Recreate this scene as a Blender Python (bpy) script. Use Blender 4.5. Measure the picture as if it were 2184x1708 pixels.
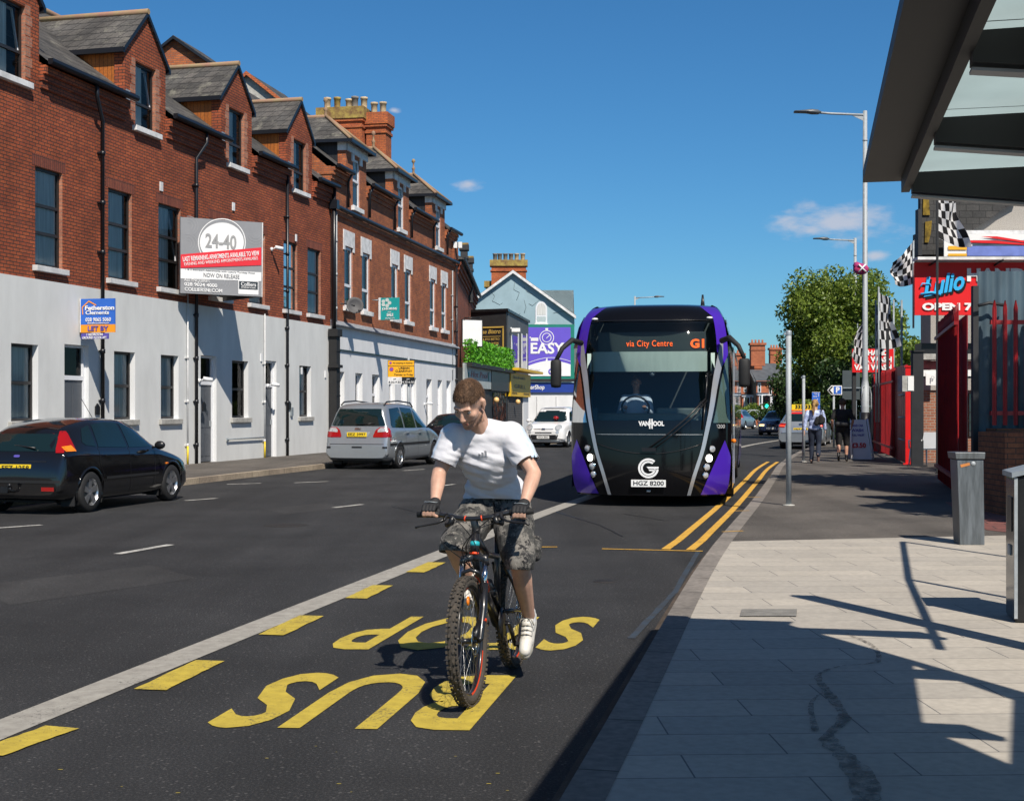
import bpy, bmesh, math, random
from mathutils import Vector, Matrix
from mathutils.bvhtree import BVHTree
R=math.radians
for o in list(bpy.data.objects): bpy.data.objects.remove(o)
SC=bpy.context.scene; COL=SC.collection
# ---------- camera, eye 1.6 m above the road ----------
cam=bpy.data.cameras.new('camera'); co=bpy.data.objects.new('camera',cam); COL.objects.link(co)
co.location=(0,0,1.6); co.rotation_euler=(R(90),0,0)
cam.sensor_width=36; cam.lens=36*2850/2184; cam.shift_y=16/2184; cam.clip_start=.1; cam.clip_end=4000
SC.camera=co
# ---------- sun and sky ----------
KS=Vector((-.32,.80,-1.0))
sl=bpy.data.lights.new('sun','SUN'); so=bpy.data.objects.new('sun',sl); COL.objects.link(so)
sl.energy=5.0; sl.angle=R(.53); sl.color=(1,.925,.82)
so.rotation_euler=KS.to_track_quat('-Z','Y').to_euler()
W=bpy.data.worlds.new('World'); SC.world=W; W.use_nodes=True
nt=W.node_tree; nt.nodes.clear()
def _n(t,k,**kw):
    n=t.nodes.new(k)
    for a,b in kw.items():
        if hasattr(n,a): setattr(n,a,b)
        else: n.inputs[a].default_value=b
    return n
sky=_n(nt,'ShaderNodeTexSky',sky_type='NISHITA',sun_disc=False,sun_elevation=R(49.2),sun_rotation=math.atan2(.32,-.80),altitude=100,air_density=1.0,dust_density=.35,ozone_density=2.6)
hs=_n(nt,'ShaderNodeHueSaturation'); hs.inputs['Saturation'].default_value=1.06; hs.inputs['Value'].default_value=.97
bg=_n(nt,'ShaderNodeBackground'); bg.inputs['Strength'].default_value=.069
wo=_n(nt,'ShaderNodeOutputWorld')
vm=_n(nt,'ShaderNodeVectorMath',operation='MULTIPLY'); vm.inputs[1].default_value=(.57,.98,1.27)
_tc0=_n(nt,'ShaderNodeTexCoord'); _sp=_n(nt,'ShaderNodeSeparateXYZ'); nt.links.new(_tc0.outputs['Generated'],_sp.inputs[0])
_el=_n(nt,'ShaderNodeMapRange'); _el.inputs['From Min'].default_value=.30; _el.inputs['From Max'].default_value=.60; nt.links.new(_sp.outputs[2],_el.inputs['Value'])
_tm=_n(nt,'ShaderNodeMix',data_type='RGBA'); _tm.inputs[6].default_value=(.57,.98,1.27,1); _tm.inputs[7].default_value=(.72,.74,.78,1); nt.links.new(_el.outputs[0],_tm.inputs[0]); nt.links.new(_tm.outputs[2],vm.inputs[1])
nt.links.new(sky.outputs[0],vm.inputs[0]); nt.links.new(vm.outputs[0],hs.inputs['Color'])
# a few small fair-weather clouds low in the sky
tc=_n(nt,'ShaderNodeTexCoord'); mp=_n(nt,'ShaderNodeMapping'); mp.inputs['Scale'].default_value=(1,1,2.6)
nz=_n(nt,'ShaderNodeTexNoise'); nz.inputs['Scale'].default_value=17; nz.inputs['Detail'].default_value=7; nz.inputs['Roughness'].default_value=.58
nt.links.new(tc.outputs['Generated'],mp.inputs[0]); nt.links.new(mp.outputs[0],nz.inputs['Vector'])
def spot(d,r,sq):
    d=Vector(d).normalized()
    m=_n(nt,'ShaderNodeMapping',vector_type='POINT'); m.inputs['Location'].default_value=(-d.x,-d.y,-d.z*sq); m.inputs['Scale'].default_value=(1,1,sq)
    nt.links.new(tc.outputs['Generated'],m.inputs[0])
    l=_n(nt,'ShaderNodeVectorMath',operation='LENGTH'); nt.links.new(m.outputs[0],l.inputs[0])
    q=_n(nt,'ShaderNodeMapRange'); q.inputs['From Min'].default_value=0; q.inputs['From Max'].default_value=r; q.inputs['To Min'].default_value=.38; q.inputs['To Max'].default_value=0
    nt.links.new(l.outputs['Value'],q.inputs['Value']); return q.outputs[0]
acc=None
for px,py,r,sq in ((1800,478,.066,2.6),(1865,547,.018,2.4),(1000,392,.022,2.6),(842,236,.01,2.2),(1730,492,.035,3.4)):
    o=spot(((px-1092)/2850,1,(870-py)/2850),r,sq)
    if acc is None: acc=o
    else:
        a=_n(nt,'ShaderNodeMath',operation='MAXIMUM'); nt.links.new(acc,a.inputs[0]); nt.links.new(o,a.inputs[1]); acc=a.outputs[0]
ad=_n(nt,'ShaderNodeMath',operation='ADD'); nt.links.new(acc,ad.inputs[0]); nt.links.new(nz.outputs['Fac'],ad.inputs[1])
cr=_n(nt,'ShaderNodeMapRange',interpolation_type='SMOOTHSTEP'); cr.inputs['From Min'].default_value=.66; cr.inputs['From Max'].default_value=.92; cr.inputs['To Max'].default_value=.8
nt.links.new(ad.outputs[0],cr.inputs['Value'])
gt=_n(nt,'ShaderNodeMath',operation='GREATER_THAN'); gt.inputs[1].default_value=.002; nt.links.new(acc,gt.inputs[0])
mu=_n(nt,'ShaderNodeMath',operation='MULTIPLY'); nt.links.new(cr.outputs[0],mu.inputs[0]); nt.links.new(gt.outputs[0],mu.inputs[1])
mxs=_n(nt,'ShaderNodeMix',data_type='RGBA'); mxs.inputs[7].default_value=(7,7.2,8.2,1)
nt.links.new(mu.outputs[0],mxs.inputs[0]); nt.links.new(hs.outputs[0],mxs.inputs[6])
nt.links.new(mxs.outputs[2],bg.inputs[0]); nt.links.new(bg.outputs[0],wo.inputs[0])
SC.view_settings.view_transform='Standard'; SC.view_settings.look='None'; SC.view_settings.gamma=1; SC.view_settings.exposure=.24
SC.view_settings.use_curve_mapping=False
SC.render.engine='CYCLES'
rnd=random.Random(7)
# ---------- pixel helpers: positions taken from image pixels, along sight lines from the eye point ----------
def P(x,y,Y): return Vector(((x-1092)/2850*Y,Y,1.6-(y-870)/2850*Y))
def G(x,y,z=0.): return P(x,y,(1.6-z)*2850/(y-870))
# ---------- mesh builder ----------
class MB:
    def __init__(s): s.v=[];s.f=[];s.mi=[];s.sm=[];s.mats=[];s.cur=0;s.M=None
    def mat(s,m):
        if m not in s.mats: s.mats.append(m)
        s.cur=s.mats.index(m); return s
    def add(s,vs,fs,smooth=False):
        b=len(s.v)
        for v in vs:
            v=Vector(v); s.v.append(s.M@v if s.M else v)
        for f in fs: s.f.append([b+i for i in f]); s.mi.append(s.cur); s.sm.append(smooth)
        return s
    def box(s,x0,x1,y0,y1,z0,z1):
        return s.add([(x0,y0,z0),(x1,y0,z0),(x1,y1,z0),(x0,y1,z0),(x0,y0,z1),(x1,y0,z1),(x1,y1,z1),(x0,y1,z1)],
          [(0,3,2,1),(4,5,6,7),(0,1,5,4),(1,2,6,5),(2,3,7,6),(3,0,4,7)])
    def obox(s,c,sz,rot=(0,0,0)):
        from mathutils import Euler
        m=Euler(rot).to_matrix(); c=Vector(c); h=Vector(sz)/2
        vs=[c+m@Vector((a*h.x,b*h.y,d*h.z)) for d in(-1,1) for a,b in((-1,-1),(1,-1),(1,1),(-1,1))]
        return s.add(vs,[(0,3,2,1),(4,5,6,7),(0,1,5,4),(1,2,6,5),(2,3,7,6),(3,0,4,7)])
    def prism(s,poly,ax,a,b):
        # poly of 2-d points extruded along axis ax (0,1,2) from a to b
        n=len(poly)
        def q(p,t): return [(t,p[0],p[1]),(p[0],t,p[1]),(p[0],p[1],t)][ax]
        vs=[q(p,a) for p in poly]+[q(p,b) for p in poly]
        return s.add(vs,[tuple(range(n))[::-1],tuple(range(n,2*n))]+[(i,(i+1)%n,n+(i+1)%n,n+i) for i in range(n)])
    def tube(s,pts,r,n=8,caps=True,smooth=True):
        pts=[Vector(p) for p in pts]; rs=r if isinstance(r,(list,tuple)) else [r]*len(pts)
        vs=[];fs=[];up=None
        for i,p in enumerate(pts):
            t=(pts[min(i+1,len(pts)-1)]-pts[max(i-1,0)])
            if t.length<1e-9: t=Vector((0,0,1))
            t.normalize()
            if up is None: up=Vector((0,0,1)) if abs(t.z)<.9 else Vector((1,0,0))
            a=t.cross(up)
            if a.length<1e-4: up=Vector((1,0,0)) if abs(t.x)<.9 else Vector((0,1,0)); a=t.cross(up)
            a.normalize(); b=a.cross(t).normalized(); up=b
            for k in range(n):
                w=2*math.pi*k/n; vs.append(p+(a*math.cos(w)+b*math.sin(w))*rs[i])
        for i in range(len(pts)-1):
            for k in range(n): fs.append((i*n+k,i*n+(k+1)%n,(i+1)*n+(k+1)%n,(i+1)*n+k))
        s.add(vs,fs,smooth)
        if caps: 
            m=len(pts)-1; s.add([vs[k] for k in range(n)]+[vs[m*n+k] for k in range(n)],[tuple(range(n))[::-1],tuple(range(n,2*n))])
        return s
    def lathe(s,prof,n=24,c=(0,0,0),ax='z',smooth=True):
        vs=[];fs=[];c=Vector(c)
        for r,h in prof:
            for k in range(n):
                w=2*math.pi*k/n; x,y=r*math.cos(w),r*math.sin(w)
                vs.append(c+Vector({'z':(x,y,h),'y':(x,h,-y),'x':(h,x,y)}[ax]))
        for i in range(len(prof)-1):
            for k in range(n): fs.append((i*n+k,i*n+(k+1)%n,(i+1)*n+(k+1)%n,(i+1)*n+k))
        return s.add(vs,fs,smooth)
    def disc(s,c,r,ax='y',n=20):
        c=Vector(c); vs=[]
        for k in range(n):
            w=2*math.pi*k/n; x,y=r*math.cos(w),r*math.sin(w); vs.append(c+Vector({'z':(x,y,0),'y':(x,0,y),'x':(0,x,y)}[ax]))
        return s.add(vs,[tuple(range(n))])
    def ball(s,c,r,n=10,sc=(1,1,1)):
        vs=[];fs=[];c=Vector(c);m=n//2
        for i in range(m+1):
            a=math.pi*i/m
            for k in range(n):
                w=2*math.pi*k/n; vs.append(c+Vector((r*sc[0]*math.sin(a)*math.cos(w),r*sc[1]*math.sin(a)*math.sin(w),r*sc[2]*math.cos(a))))
        for i in range(m):
            for k in range(n): fs.append((i*n+k,(i+1)*n+k,(i+1)*n+(k+1)%n,i*n+(k+1)%n))
        return s.add(vs,fs,True)
    def quad(s,*p): return s.add(p,[tuple(range(len(p)))])
    def grid(s,rows,smooth=True,close=False):
        m=len(rows[0]); vs=[p for r in rows for p in r]; fs=[]
        for i in range(len(rows)-1):
            for k in range(m if close else m-1): fs.append((i*m+k,i*m+(k+1)%m,(i+1)*m+(k+1)%m,(i+1)*m+k))
        return s.add(vs,fs,smooth)
    def build(s,name,m=None,parent=None,loc=None,bevel=0,fix=True):
        me=bpy.data.meshes.new(name); me.from_pydata([tuple(v) for v in s.v],[],s.f)
        ms=s.mats if s.mats else [m]
        if s.mats and m: pass
        for x in ms: me.materials.append(x)
        me.polygons.foreach_set('material_index',s.mi); me.polygons.foreach_set('use_smooth',s.sm); me.update()
        if fix:
            bm=bmesh.new(); bm.from_mesh(me); bmesh.ops.remove_doubles(bm,verts=bm.verts,dist=1e-5)
            bmesh.ops.recalc_face_normals(bm,faces=bm.faces); bm.to_mesh(me); bm.free()
        o=bpy.data.objects.new(name,me); COL.objects.link(o)
        if parent: o.parent=parent
        if loc: o.location=loc
        if bevel:
            b=o.modifiers.new('bevel','BEVEL'); b.width=bevel; b.segments=2; b.limit_method='ANGLE'; b.angle_limit=R(40)
        return o
def tag(o,label,cat,group=None,kind=None):
    if label: o['label']=label
    if cat: o['category']=cat
    if group: o['group']=group
    if kind: o['kind']=kind
    return o
def T(name,label,cat,loc=(0,0,0),rz=0,group=None):
    o=bpy.data.objects.new(name,None); COL.objects.link(o); o.location=loc; o.rotation_euler=(0,0,rz); o.empty_display_size=.2
    return tag(o,label,cat,group)
def kids(o): return [c for c in bpy.data.objects if c.parent==o]
def copy_tree(o,parent=None):
    c=o.copy(); COL.objects.link(c)
    if parent: c.parent=parent
    for ch in kids(o): copy_tree(ch,c)
    return c
# ---------- materials ----------
def srgb(r,g,b): return tuple(((x/255)/12.92 if x<=10 else ((x/255+.055)/1.055)**2.4) for x in (r,g,b))+(1,)
_M={}
def mat(name,col,rough=.6,metal=0,var=.12,vs=3.,bump=0,bs=60.,spec=.5,coat=0,dark=None,emit=0,det=4,rough_var=0,stretch=None):
    if name in _M: return _M[name]
    m=bpy.data.materials.new(name); _M[name]=m; m.use_nodes=True; t=m.node_tree; b=t.nodes['Principled BSDF']
    c=tuple(col)[:3]+(1,)
    b.inputs['Roughness'].default_value=rough; b.inputs['Metallic'].default_value=metal
    b.inputs['Specular IOR Level'].default_value=spec; b.inputs['Coat Weight'].default_value=coat; b.inputs['Coat Roughness'].default_value=.05
    tx=_n(t,'ShaderNodeTexCoord'); src=tx.outputs['Object']
    if stretch:
        mp=_n(t,'ShaderNodeMapping'); mp.inputs['Scale'].default_value=stretch; t.links.new(src,mp.inputs[0]); src=mp.outputs[0]
    if var or rough_var:
        n=_n(t,'ShaderNodeTexNoise'); n.inputs['Scale'].default_value=vs; n.inputs['Detail'].default_value=det; n.inputs['Roughness'].default_value=.65
        t.links.new(src,n.inputs['Vector'])
        r=_n(t,'ShaderNodeMapRange'); r.inputs['From Min'].default_value=.3; r.inputs['From Max'].default_value=.7
        t.links.new(n.outputs['Fac'],r.inputs['Value'])
        if var:
            x=_n(t,'ShaderNodeMix',data_type='RGBA'); x.inputs[6].default_value=dark if dark else tuple(v*(1-var*1.6) for v in c[:3])+(1,); x.inputs[7].default_value=tuple(min(1,v*(1+var*.6)) for v in c[:3])+(1,)
            t.links.new(r.outputs[0],x.inputs[0]); t.links.new(x.outputs[2],b.inputs['Base Color'])
        else: b.inputs['Base Color'].default_value=c
        if rough_var:
            q=_n(t,'ShaderNodeMapRange'); q.inputs['To Min'].default_value=max(.02,rough-rough_var); q.inputs['To Max'].default_value=min(1,rough+rough_var)
            t.links.new(r.outputs[0],q.inputs['Value']); t.links.new(q.outputs[0],b.inputs['Roughness'])
    else: b.inputs['Base Color'].default_value=c
    if bump:
        n2=_n(t,'ShaderNodeTexNoise'); n2.inputs['Scale'].default_value=bs; n2.inputs['Detail'].default_value=5
        t.links.new(src,n2.inputs['Vector'])
        u=_n(t,'ShaderNodeBump'); u.inputs['Strength'].default_value=bump; u.inputs['Distance'].default_value=.02
        t.links.new(n2.outputs['Fac'],u.inputs['Height']); t.links.new(u.outputs[0],b.inputs['Normal'])
    if emit: b.inputs['Emission Color'].default_value=c; b.inputs['Emission Strength'].default_value=emit
    return m
def bricks(name,c1,c2,mort,bw=.225,rh=.075,ms=.007,rot=0,flat=False,bump=.35,blotch=.35,off=.5,rough=.85,tint=None,tintamt=.0,hue=.0,fine=.22):
    m=bpy.data.materials.new(name); m.use_nodes=True; t=m.node_tree; b=t.nodes['Principled BSDF']; b.inputs['Roughness'].default_value=rough
    tx=_n(t,'ShaderNodeTexCoord'); sp=_n(t,'ShaderNodeSeparateXYZ'); cb=_n(t,'ShaderNodeCombineXYZ')
    t.links.new(tx.outputs['Object'],sp.inputs[0])
    if flat:
        t.links.new(sp.outputs[0],cb.inputs[0]); t.links.new(sp.outputs[1],cb.inputs[1])
    else:
        a=_n(t,'ShaderNodeMath',operation='ADD'); t.links.new(sp.outputs[0],a.inputs[0]); t.links.new(sp.outputs[1],a.inputs[1])
        t.links.new(a.outputs[0],cb.inputs[0]); t.links.new(sp.outputs[2],cb.inputs[1])
    mp=_n(t,'ShaderNodeMapping'); mp.inputs['Rotation'].default_value=(0,0,rot); t.links.new(cb.outputs[0],mp.inputs[0])
    k=_n(t,'ShaderNodeTexBrick',offset=off); k.inputs['Scale'].default_value=1; k.inputs['Brick Width'].default_value=bw; k.inputs['Row Height'].default_value=rh
    k.inputs['Mortar Size'].default_value=ms; k.inputs['Color1'].default_value=c1; k.inputs['Color2'].default_value=c2; k.inputs['Mortar'].default_value=mort; k.inputs['Mortar Smooth'].default_value=.1
    t.links.new(mp.outputs[0],k.inputs['Vector'])
    n=_n(t,'ShaderNodeTexNoise'); n.inputs['Scale'].default_value=1.1; n.inputs['Detail'].default_value=6; n.inputs['Roughness'].default_value=.7; t.links.new(tx.outputs['Object'],n.inputs['Vector'])
    r=_n(t,'ShaderNodeMapRange'); r.inputs['From Min'].default_value=.3; r.inputs['From Max'].default_value=.7; r.inputs['To Min'].default_value=1-blotch; r.inputs['To Max'].default_value=1+blotch*.5; t.links.new(n.outputs['Fac'],r.inputs['Value'])
    n3=_n(t,'ShaderNodeTexNoise'); n3.inputs['Scale'].default_value=22; n3.inputs['Detail'].default_value=3; t.links.new(tx.outputs['Object'],n3.inputs['Vector'])
    r3=_n(t,'ShaderNodeMapRange'); r3.inputs['From Min'].default_value=.3; r3.inputs['From Max'].default_value=.7; r3.inputs['To Min'].default_value=1-fine; r3.inputs['To Max'].default_value=1+fine*.9; t.links.new(n3.outputs['Fac'],r3.inputs['Value'])
    mm=_n(t,'ShaderNodeMath',operation='MULTIPLY'); t.links.new(r.outputs[0],mm.inputs[0]); t.links.new(r3.outputs[0],mm.inputs[1])
    hv=_n(t,'ShaderNodeHueSaturation'); t.links.new(k.outputs['Color'],hv.inputs['Color']); t.links.new(mm.outputs[0],hv.inputs['Value'])
    out=hv.outputs[0]
    if tint:
        n4=_n(t,'ShaderNodeTexNoise'); n4.inputs['Scale'].default_value=2.3; n4.inputs['Detail'].default_value=8; n4.inputs['Roughness'].default_value=.75; t.links.new(tx.outputs['Object'],n4.inputs['Vector'])
        r4=_n(t,'ShaderNodeMapRange'); r4.inputs['From Min'].default_value=.55; r4.inputs['From Max'].default_value=.72; r4.inputs['To Max'].default_value=tintamt; t.links.new(n4.outputs['Fac'],r4.inputs['Value'])
        x=_n(t,'ShaderNodeMix',data_type='RGBA'); x.inputs[7].default_value=tint; t.links.new(out,x.inputs[6]); t.links.new(r4.outputs[0],x.inputs[0]); out=x.outputs[2]
    t.links.new(out,b.inputs['Base Color'])
    if bump:
        u=_n(t,'ShaderNodeBump'); u.inputs['Strength'].default_value=bump; u.inputs['Distance'].default_value=.01; u.invert=True
        t.links.new(k.outputs['Fac'],u.inputs['Height']); t.links.new(u.outputs[0],b.inputs['Normal'])
    return m
def glassmat(name,tint=(.02,.03,.03),clear=.0,rough=.03,wob=0,ior=1.5):
    m=bpy.data.materials.new(name); m.use_nodes=True; t=m.node_tree; b=t.nodes['Principled BSDF']
    b.inputs['Base Color'].default_value=tint+(1,); b.inputs['Roughness'].default_value=rough; b.inputs['Specular IOR Level'].default_value=.9
    if wob:
        tx=_n(t,'ShaderNodeTexCoord'); n=_n(t,'ShaderNodeTexNoise'); n.inputs['Scale'].default_value=1.3; t.links.new(tx.outputs['Object'],n.inputs['Vector'])
        u=_n(t,'ShaderNodeBump'); u.inputs['Strength'].default_value=wob; u.inputs['Distance'].default_value=.05; t.links.new(n.outputs['Fac'],u.inputs['Height']); t.links.new(u.outputs[0],b.inputs['Normal'])
    if clear:
        tr=_n(t,'ShaderNodeBsdfTransparent'); tr.inputs[0].default_value=(.86,.92,.91,1)
        fr=_n(t,'ShaderNodeFresnel'); fr.inputs[0].default_value=ior
        gl=_n(t,'ShaderNodeBsdfGlossy'); gl.inputs['Roughness'].default_value=rough
        mx=_n(t,'ShaderNodeMixShader'); mx.inputs[0].default_value=1-clear; t.links.new(tr.outputs[0],mx.inputs[1]); t.links.new(b.outputs[0],mx.inputs[2])
        m2=_n(t,'ShaderNodeMixShader'); t.links.new(fr.outputs[0],m2.inputs[0]); t.links.new(mx.outputs[0],m2.inputs[1]); t.links.new(gl.outputs[0],m2.inputs[2])
        t.links.new(m2.outputs[0],t.nodes['Material Output'].inputs[0])
    return m
# ---------- lettering and projected patches ----------
def lettering(txt,size,m,parent=None,loc=(0,0,0),rot=(R(90),0,0),align='CENTER',wx=1.,bold=0.,ext=.004,name='lettering',shear=0,spacing=1,fit=None,valign='CENTER'):
    c=bpy.data.curves.new('t','FONT'); c.body=txt; c.size=size; c.align_x=align; c.align_y=valign; c.offset=bold*size; c.extrude=ext; c.shear=shear; c.space_character=spacing; c.resolution_u=3
    o=bpy.data.objects.new('t',c); COL.objects.link(o); bpy.context.view_layer.update()
    me=bpy.data.meshes.new_from_object(o.evaluated_get(bpy.context.evaluated_depsgraph_get())); bpy.data.objects.remove(o); bpy.data.curves.remove(c)
    if fit:
        xs=[v.co.x for v in me.vertices]; wx=fit/(max(xs)-min(xs))
    for v in me.vertices: v.co.x*=wx
    me.name=name; me.materials.clear(); me.materials.append(m)
    q=bpy.data.objects.new(name,me); COL.objects.link(q); q.parent=parent; q.location=loc; q.rotation_euler=rot
    return q
def bvh_of(o):
    bm=bmesh.new(); bm.from_mesh(o.data); bmesh.ops.triangulate(bm,faces=bm.faces); t=BVHTree.FromBMesh(bm); bm.free(); return t
def decal(bvh,poly,fr,d,off,m,name,parent,cuts=3,smooth=True,dist=6):
    """poly: 2-d points; fr(a,b)->3-d start point; rays cast along d land on the surface"""
    d=Vector(d).normalized(); bm=bmesh.new()
    vs=[bm.verts.new((p[0],p[1],0)) for p in poly]; f=bm.faces.new(vs)
    bmesh.ops.triangulate(bm,faces=[f])
    for _ in range(cuts): 
        bmesh.ops.subdivide_edges(bm,edges=[e for e in bm.edges if e.calc_length()>.05],cuts=1); bmesh.ops.triangulate(bm,faces=bm.faces)
    for v in bm.verts:
        s=Vector(fr(v.co.x,v.co.y)); h=bvh.ray_cast(s,d,dist)
        if h[0] is None: h=bvh.find_nearest(s+d*.0)
        v.co=h[0]-d*off
    for f in bm.faces:
        f.normal_update(); f.smooth=smooth
        if f.normal.dot(d)>0: f.normal_flip()
    me=bpy.data.meshes.new(name); bm.to_mesh(me); bm.free(); me.materials.append(m)
    o=bpy.data.objects.new(name,me); COL.objects.link(o); o.parent=parent; return o
def catmull(pts,n):
    out=[]; P_=[Vector(p) for p in pts]
    for i in range(len(P_)-1):
        a=P_[max(i-1,0)];b=P_[i];c=P_[i+1];d=P_[min(i+2,len(P_)-1)]
        for k in range(n):
            t=k/n; out.append(.5*((2*b)+(c-a)*t+(2*a-5*b+4*c-d)*t*t+(-a+3*b-3*c+d)*t**3))
    out.append(P_[-1]); return out
# ---------- palette ----------
m_white=mat('white paint',(.78,.79,.80),.5,var=.05); m_black=mat('black metal',(.012,.012,.014),.35,var=.2); m_blackmatt=mat('black matt',(.012,.012,.013),.7,var=.2)
m_steel=mat('galvanised steel',(.36,.39,.41),.62,.2,var=.12,vs=14,rough_var=.08); m_steelpaint=mat('grey steel',(.30,.34,.37),.5,.3,var=.15,vs=9)
m_yellow=mat('yellow paint',(.74,.49,.015),.7,var=.3,vs=9,dark=(.45,.29,.02,1),bump=.3,bs=120)
m_yellow2=mat('yellow line paint',(.72,.40,.05),.7,var=.22,vs=7,bump=.3,bs=120)
m_linewhite=mat('road line white',(.62,.62,.60),.75,var=.3,vs=11,dark=(.36,.36,.35,1),bump=.3,bs=120)
m_lettwhite=mat('letter white',(.8,.8,.8),.5,var=0); m_red=mat('sign red',(.72,.008,.012),.45,var=.06,vs=1)
m_glass=glassmat('window glass',(.012,.016,.02),wob=.25); m_carglass=glassmat('car glass',(.006,.016,.017),rough=.02)
m_rubber=mat('rubber',(.014,.014,.015),.75,var=.2,vs=8); m_alloy=mat('alloy',(.62,.63,.65),.28,.9,var=.1)
m_plate_y=mat('plate yellow',(.85,.60,.02),.4,var=0); m_plate_w=mat('plate white',(.8,.8,.78),.4,var=0)
def asphalt(name,c,sp,bump=.5,patch=.25):
    m=bpy.data.materials.new(name); m.use_nodes=True; t=m.node_tree; b=t.nodes['Principled BSDF']; b.inputs['Roughness'].default_value=.82; b.inputs['Specular IOR Level'].default_value=.35
    tx=_n(t,'ShaderNodeTexCoord')
    def noise(s,d=4,r=.6,st=None):
        n=_n(t,'ShaderNodeTexNoise'); n.inputs['Scale'].default_value=s; n.inputs['Detail'].default_value=d; n.inputs['Roughness'].default_value=r
        if st:
            mp=_n(t,'ShaderNodeMapping'); mp.inputs['Rotation'].default_value=(0,0,R(12.6)); mp.inputs['Scale'].default_value=st; t.links.new(tx.outputs['Object'],mp.inputs[0]); t.links.new(mp.outputs[0],n.inputs['Vector'])
        else: t.links.new(tx.outputs['Object'],n.inputs['Vector'])
        return n.outputs['Fac']
    def rng(o,a,b_,c_,d_):
        r=_n(t,'ShaderNodeMapRange'); r.inputs['From Min'].default_value=a; r.inputs['From Max'].default_value=b_; r.inputs['To Min'].default_value=c_; r.inputs['To Max'].default_value=d_; t.links.new(o,r.inputs['Value']); return r.outputs[0]
    fine=noise(70,4,.85); big=noise(.55,5,.6); trk=noise(1,3,.5,(1.6,.06,1))
    m1=_n(t,'ShaderNodeMath',operation='MULTIPLY'); t.links.new(rng(big,.3,.7,1-patch,1+patch),m1.inputs[0]); t.links.new(rng(trk,.3,.7,.8,1.2),m1.inputs[1])
    x=_n(t,'ShaderNodeMix',data_type='RGBA'); x.inputs[6].default_value=c; x.inputs[7].default_value=sp; t.links.new(rng(fine,.50,.68,0,1),x.inputs[0])
    v=_n(t,'ShaderNodeTexVoronoi'); v.inputs['Scale'].default_value=22; v.inputs['Randomness'].default_value=1; t.links.new(tx.outputs['Object'],v.inputs['Vector'])
    x2=_n(t,'ShaderNodeMix',data_type='RGBA'); x2.inputs[7].default_value=(.16,.155,.15,1); t.links.new(x.outputs[2],x2.inputs[6]); t.links.new(rng(v.outputs['Distance'],.10,.18,.55,0),x2.inputs[0])
    h=_n(t,'ShaderNodeHueSaturation'); t.links.new(x2.outputs[2],h.inputs['Color']); t.links.new(m1.outputs[0],h.inputs['Value'])
    t.links.new(h.outputs[0],b.inputs['Base Color'])
    u=_n(t,'ShaderNodeBump'); u.inputs['Strength'].default_value=bump; u.inputs['Distance'].default_value=.012; t.links.new(fine,u.inputs['Height']); t.links.new(u.outputs[0],b.inputs['Normal'])
    return m
m_road=asphalt('road asphalt',(.020,.0205,.022,1),(.085,.083,.082,1),.8,.3); m_pave=asphalt('pavement tarmac',(.075,.066,.058,1),(.19,.175,.155,1),.4,.3)
m_earth=asphalt('yard ground',(.05,.05,.048,1),(.1,.1,.095,1))
m_slab=bricks('concrete slabs',(.44,.40,.34,1),(.37,.34,.295,1),(.13,.125,.12,1),bw=.92,rh=.355,ms=.004,rot=R(-2),flat=True,bump=.35,blotch=.10,rough=.72,tint=(.30,.27,.23,1),tintamt=.2,fine=.10)
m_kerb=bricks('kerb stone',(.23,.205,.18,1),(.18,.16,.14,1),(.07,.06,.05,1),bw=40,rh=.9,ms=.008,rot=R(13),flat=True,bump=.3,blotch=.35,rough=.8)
m_redtile=bricks('red pavers',(.20,.07,.055,1),(.16,.06,.05,1),(.05,.03,.03,1),bw=.4,rh=.4,ms=.01,rot=R(12),flat=True,blotch=.2)
# ---------- ground, road, kerbs, pavements ----------
def S(o,kind='structure'): o['kind']=kind; return o
S(MB().quad((-900,-60,-.02),(900,-60,-.02),(900,2200,-.02),(-900,2200,-.02)).build('ground',m_earth))
RK=catmull([(-2.2,-6),(-.93,0),(.17,5.0),(1.89,13.2),(3.89,21.6),(5.6,29),(7.3,36.3),(10.2,47),(14.5,61),(20.5,78),(28,97),(38,120)],6)
LK=catmull([(-15.4,-6),(-13.9,0),(-10.9,10),(-6.8,27.6),(-4.94,35.2),(-2.7,44),(.0,53),(3.3,64),(8,78),(15,95),(24,120)],6)
def nrm2(pl,i):
    t=pl[min(i+1,len(pl)-1)]-pl[max(i-1,0)]; t.normalize(); return Vector((t.y,-t.x))
def ribbon(mb,pl,o0,o1,z0,z1,lo=0,hi=999):
    pr=None
    for i,p in enumerate(pl):
        if not lo<=p.y<=hi: pr=None; continue
        n=nrm2(pl,i); a=p+n*o0; b=p+n*o1; q=((a.x,a.y,z0),(b.x,b.y,z1))
        if pr: mb.quad(pr[0],pr[1],q[1],q[0])
        pr=q
    return mb
def band(A,B,z,name,m):
    mb=MB(); vs=[(p.x,p.y,z) for p in A]+[(p.x,p.y,z) for p in B[::-1]]
    mb.add(vs,[tuple(range(len(vs)))]); o=mb.build(name,m,fix=False); 
    bm=bmesh.new(); bm.from_mesh(o.data); bmesh.ops.triangulate(bm,faces=bm.faces,ngon_method='EAR_CLIP')
    for f in bm.faces:
        f.normal_update()
        if f.normal.z<0: f.normal_flip()
    bm.to_mesh(o.data); bm.free(); return S(o)
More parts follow.
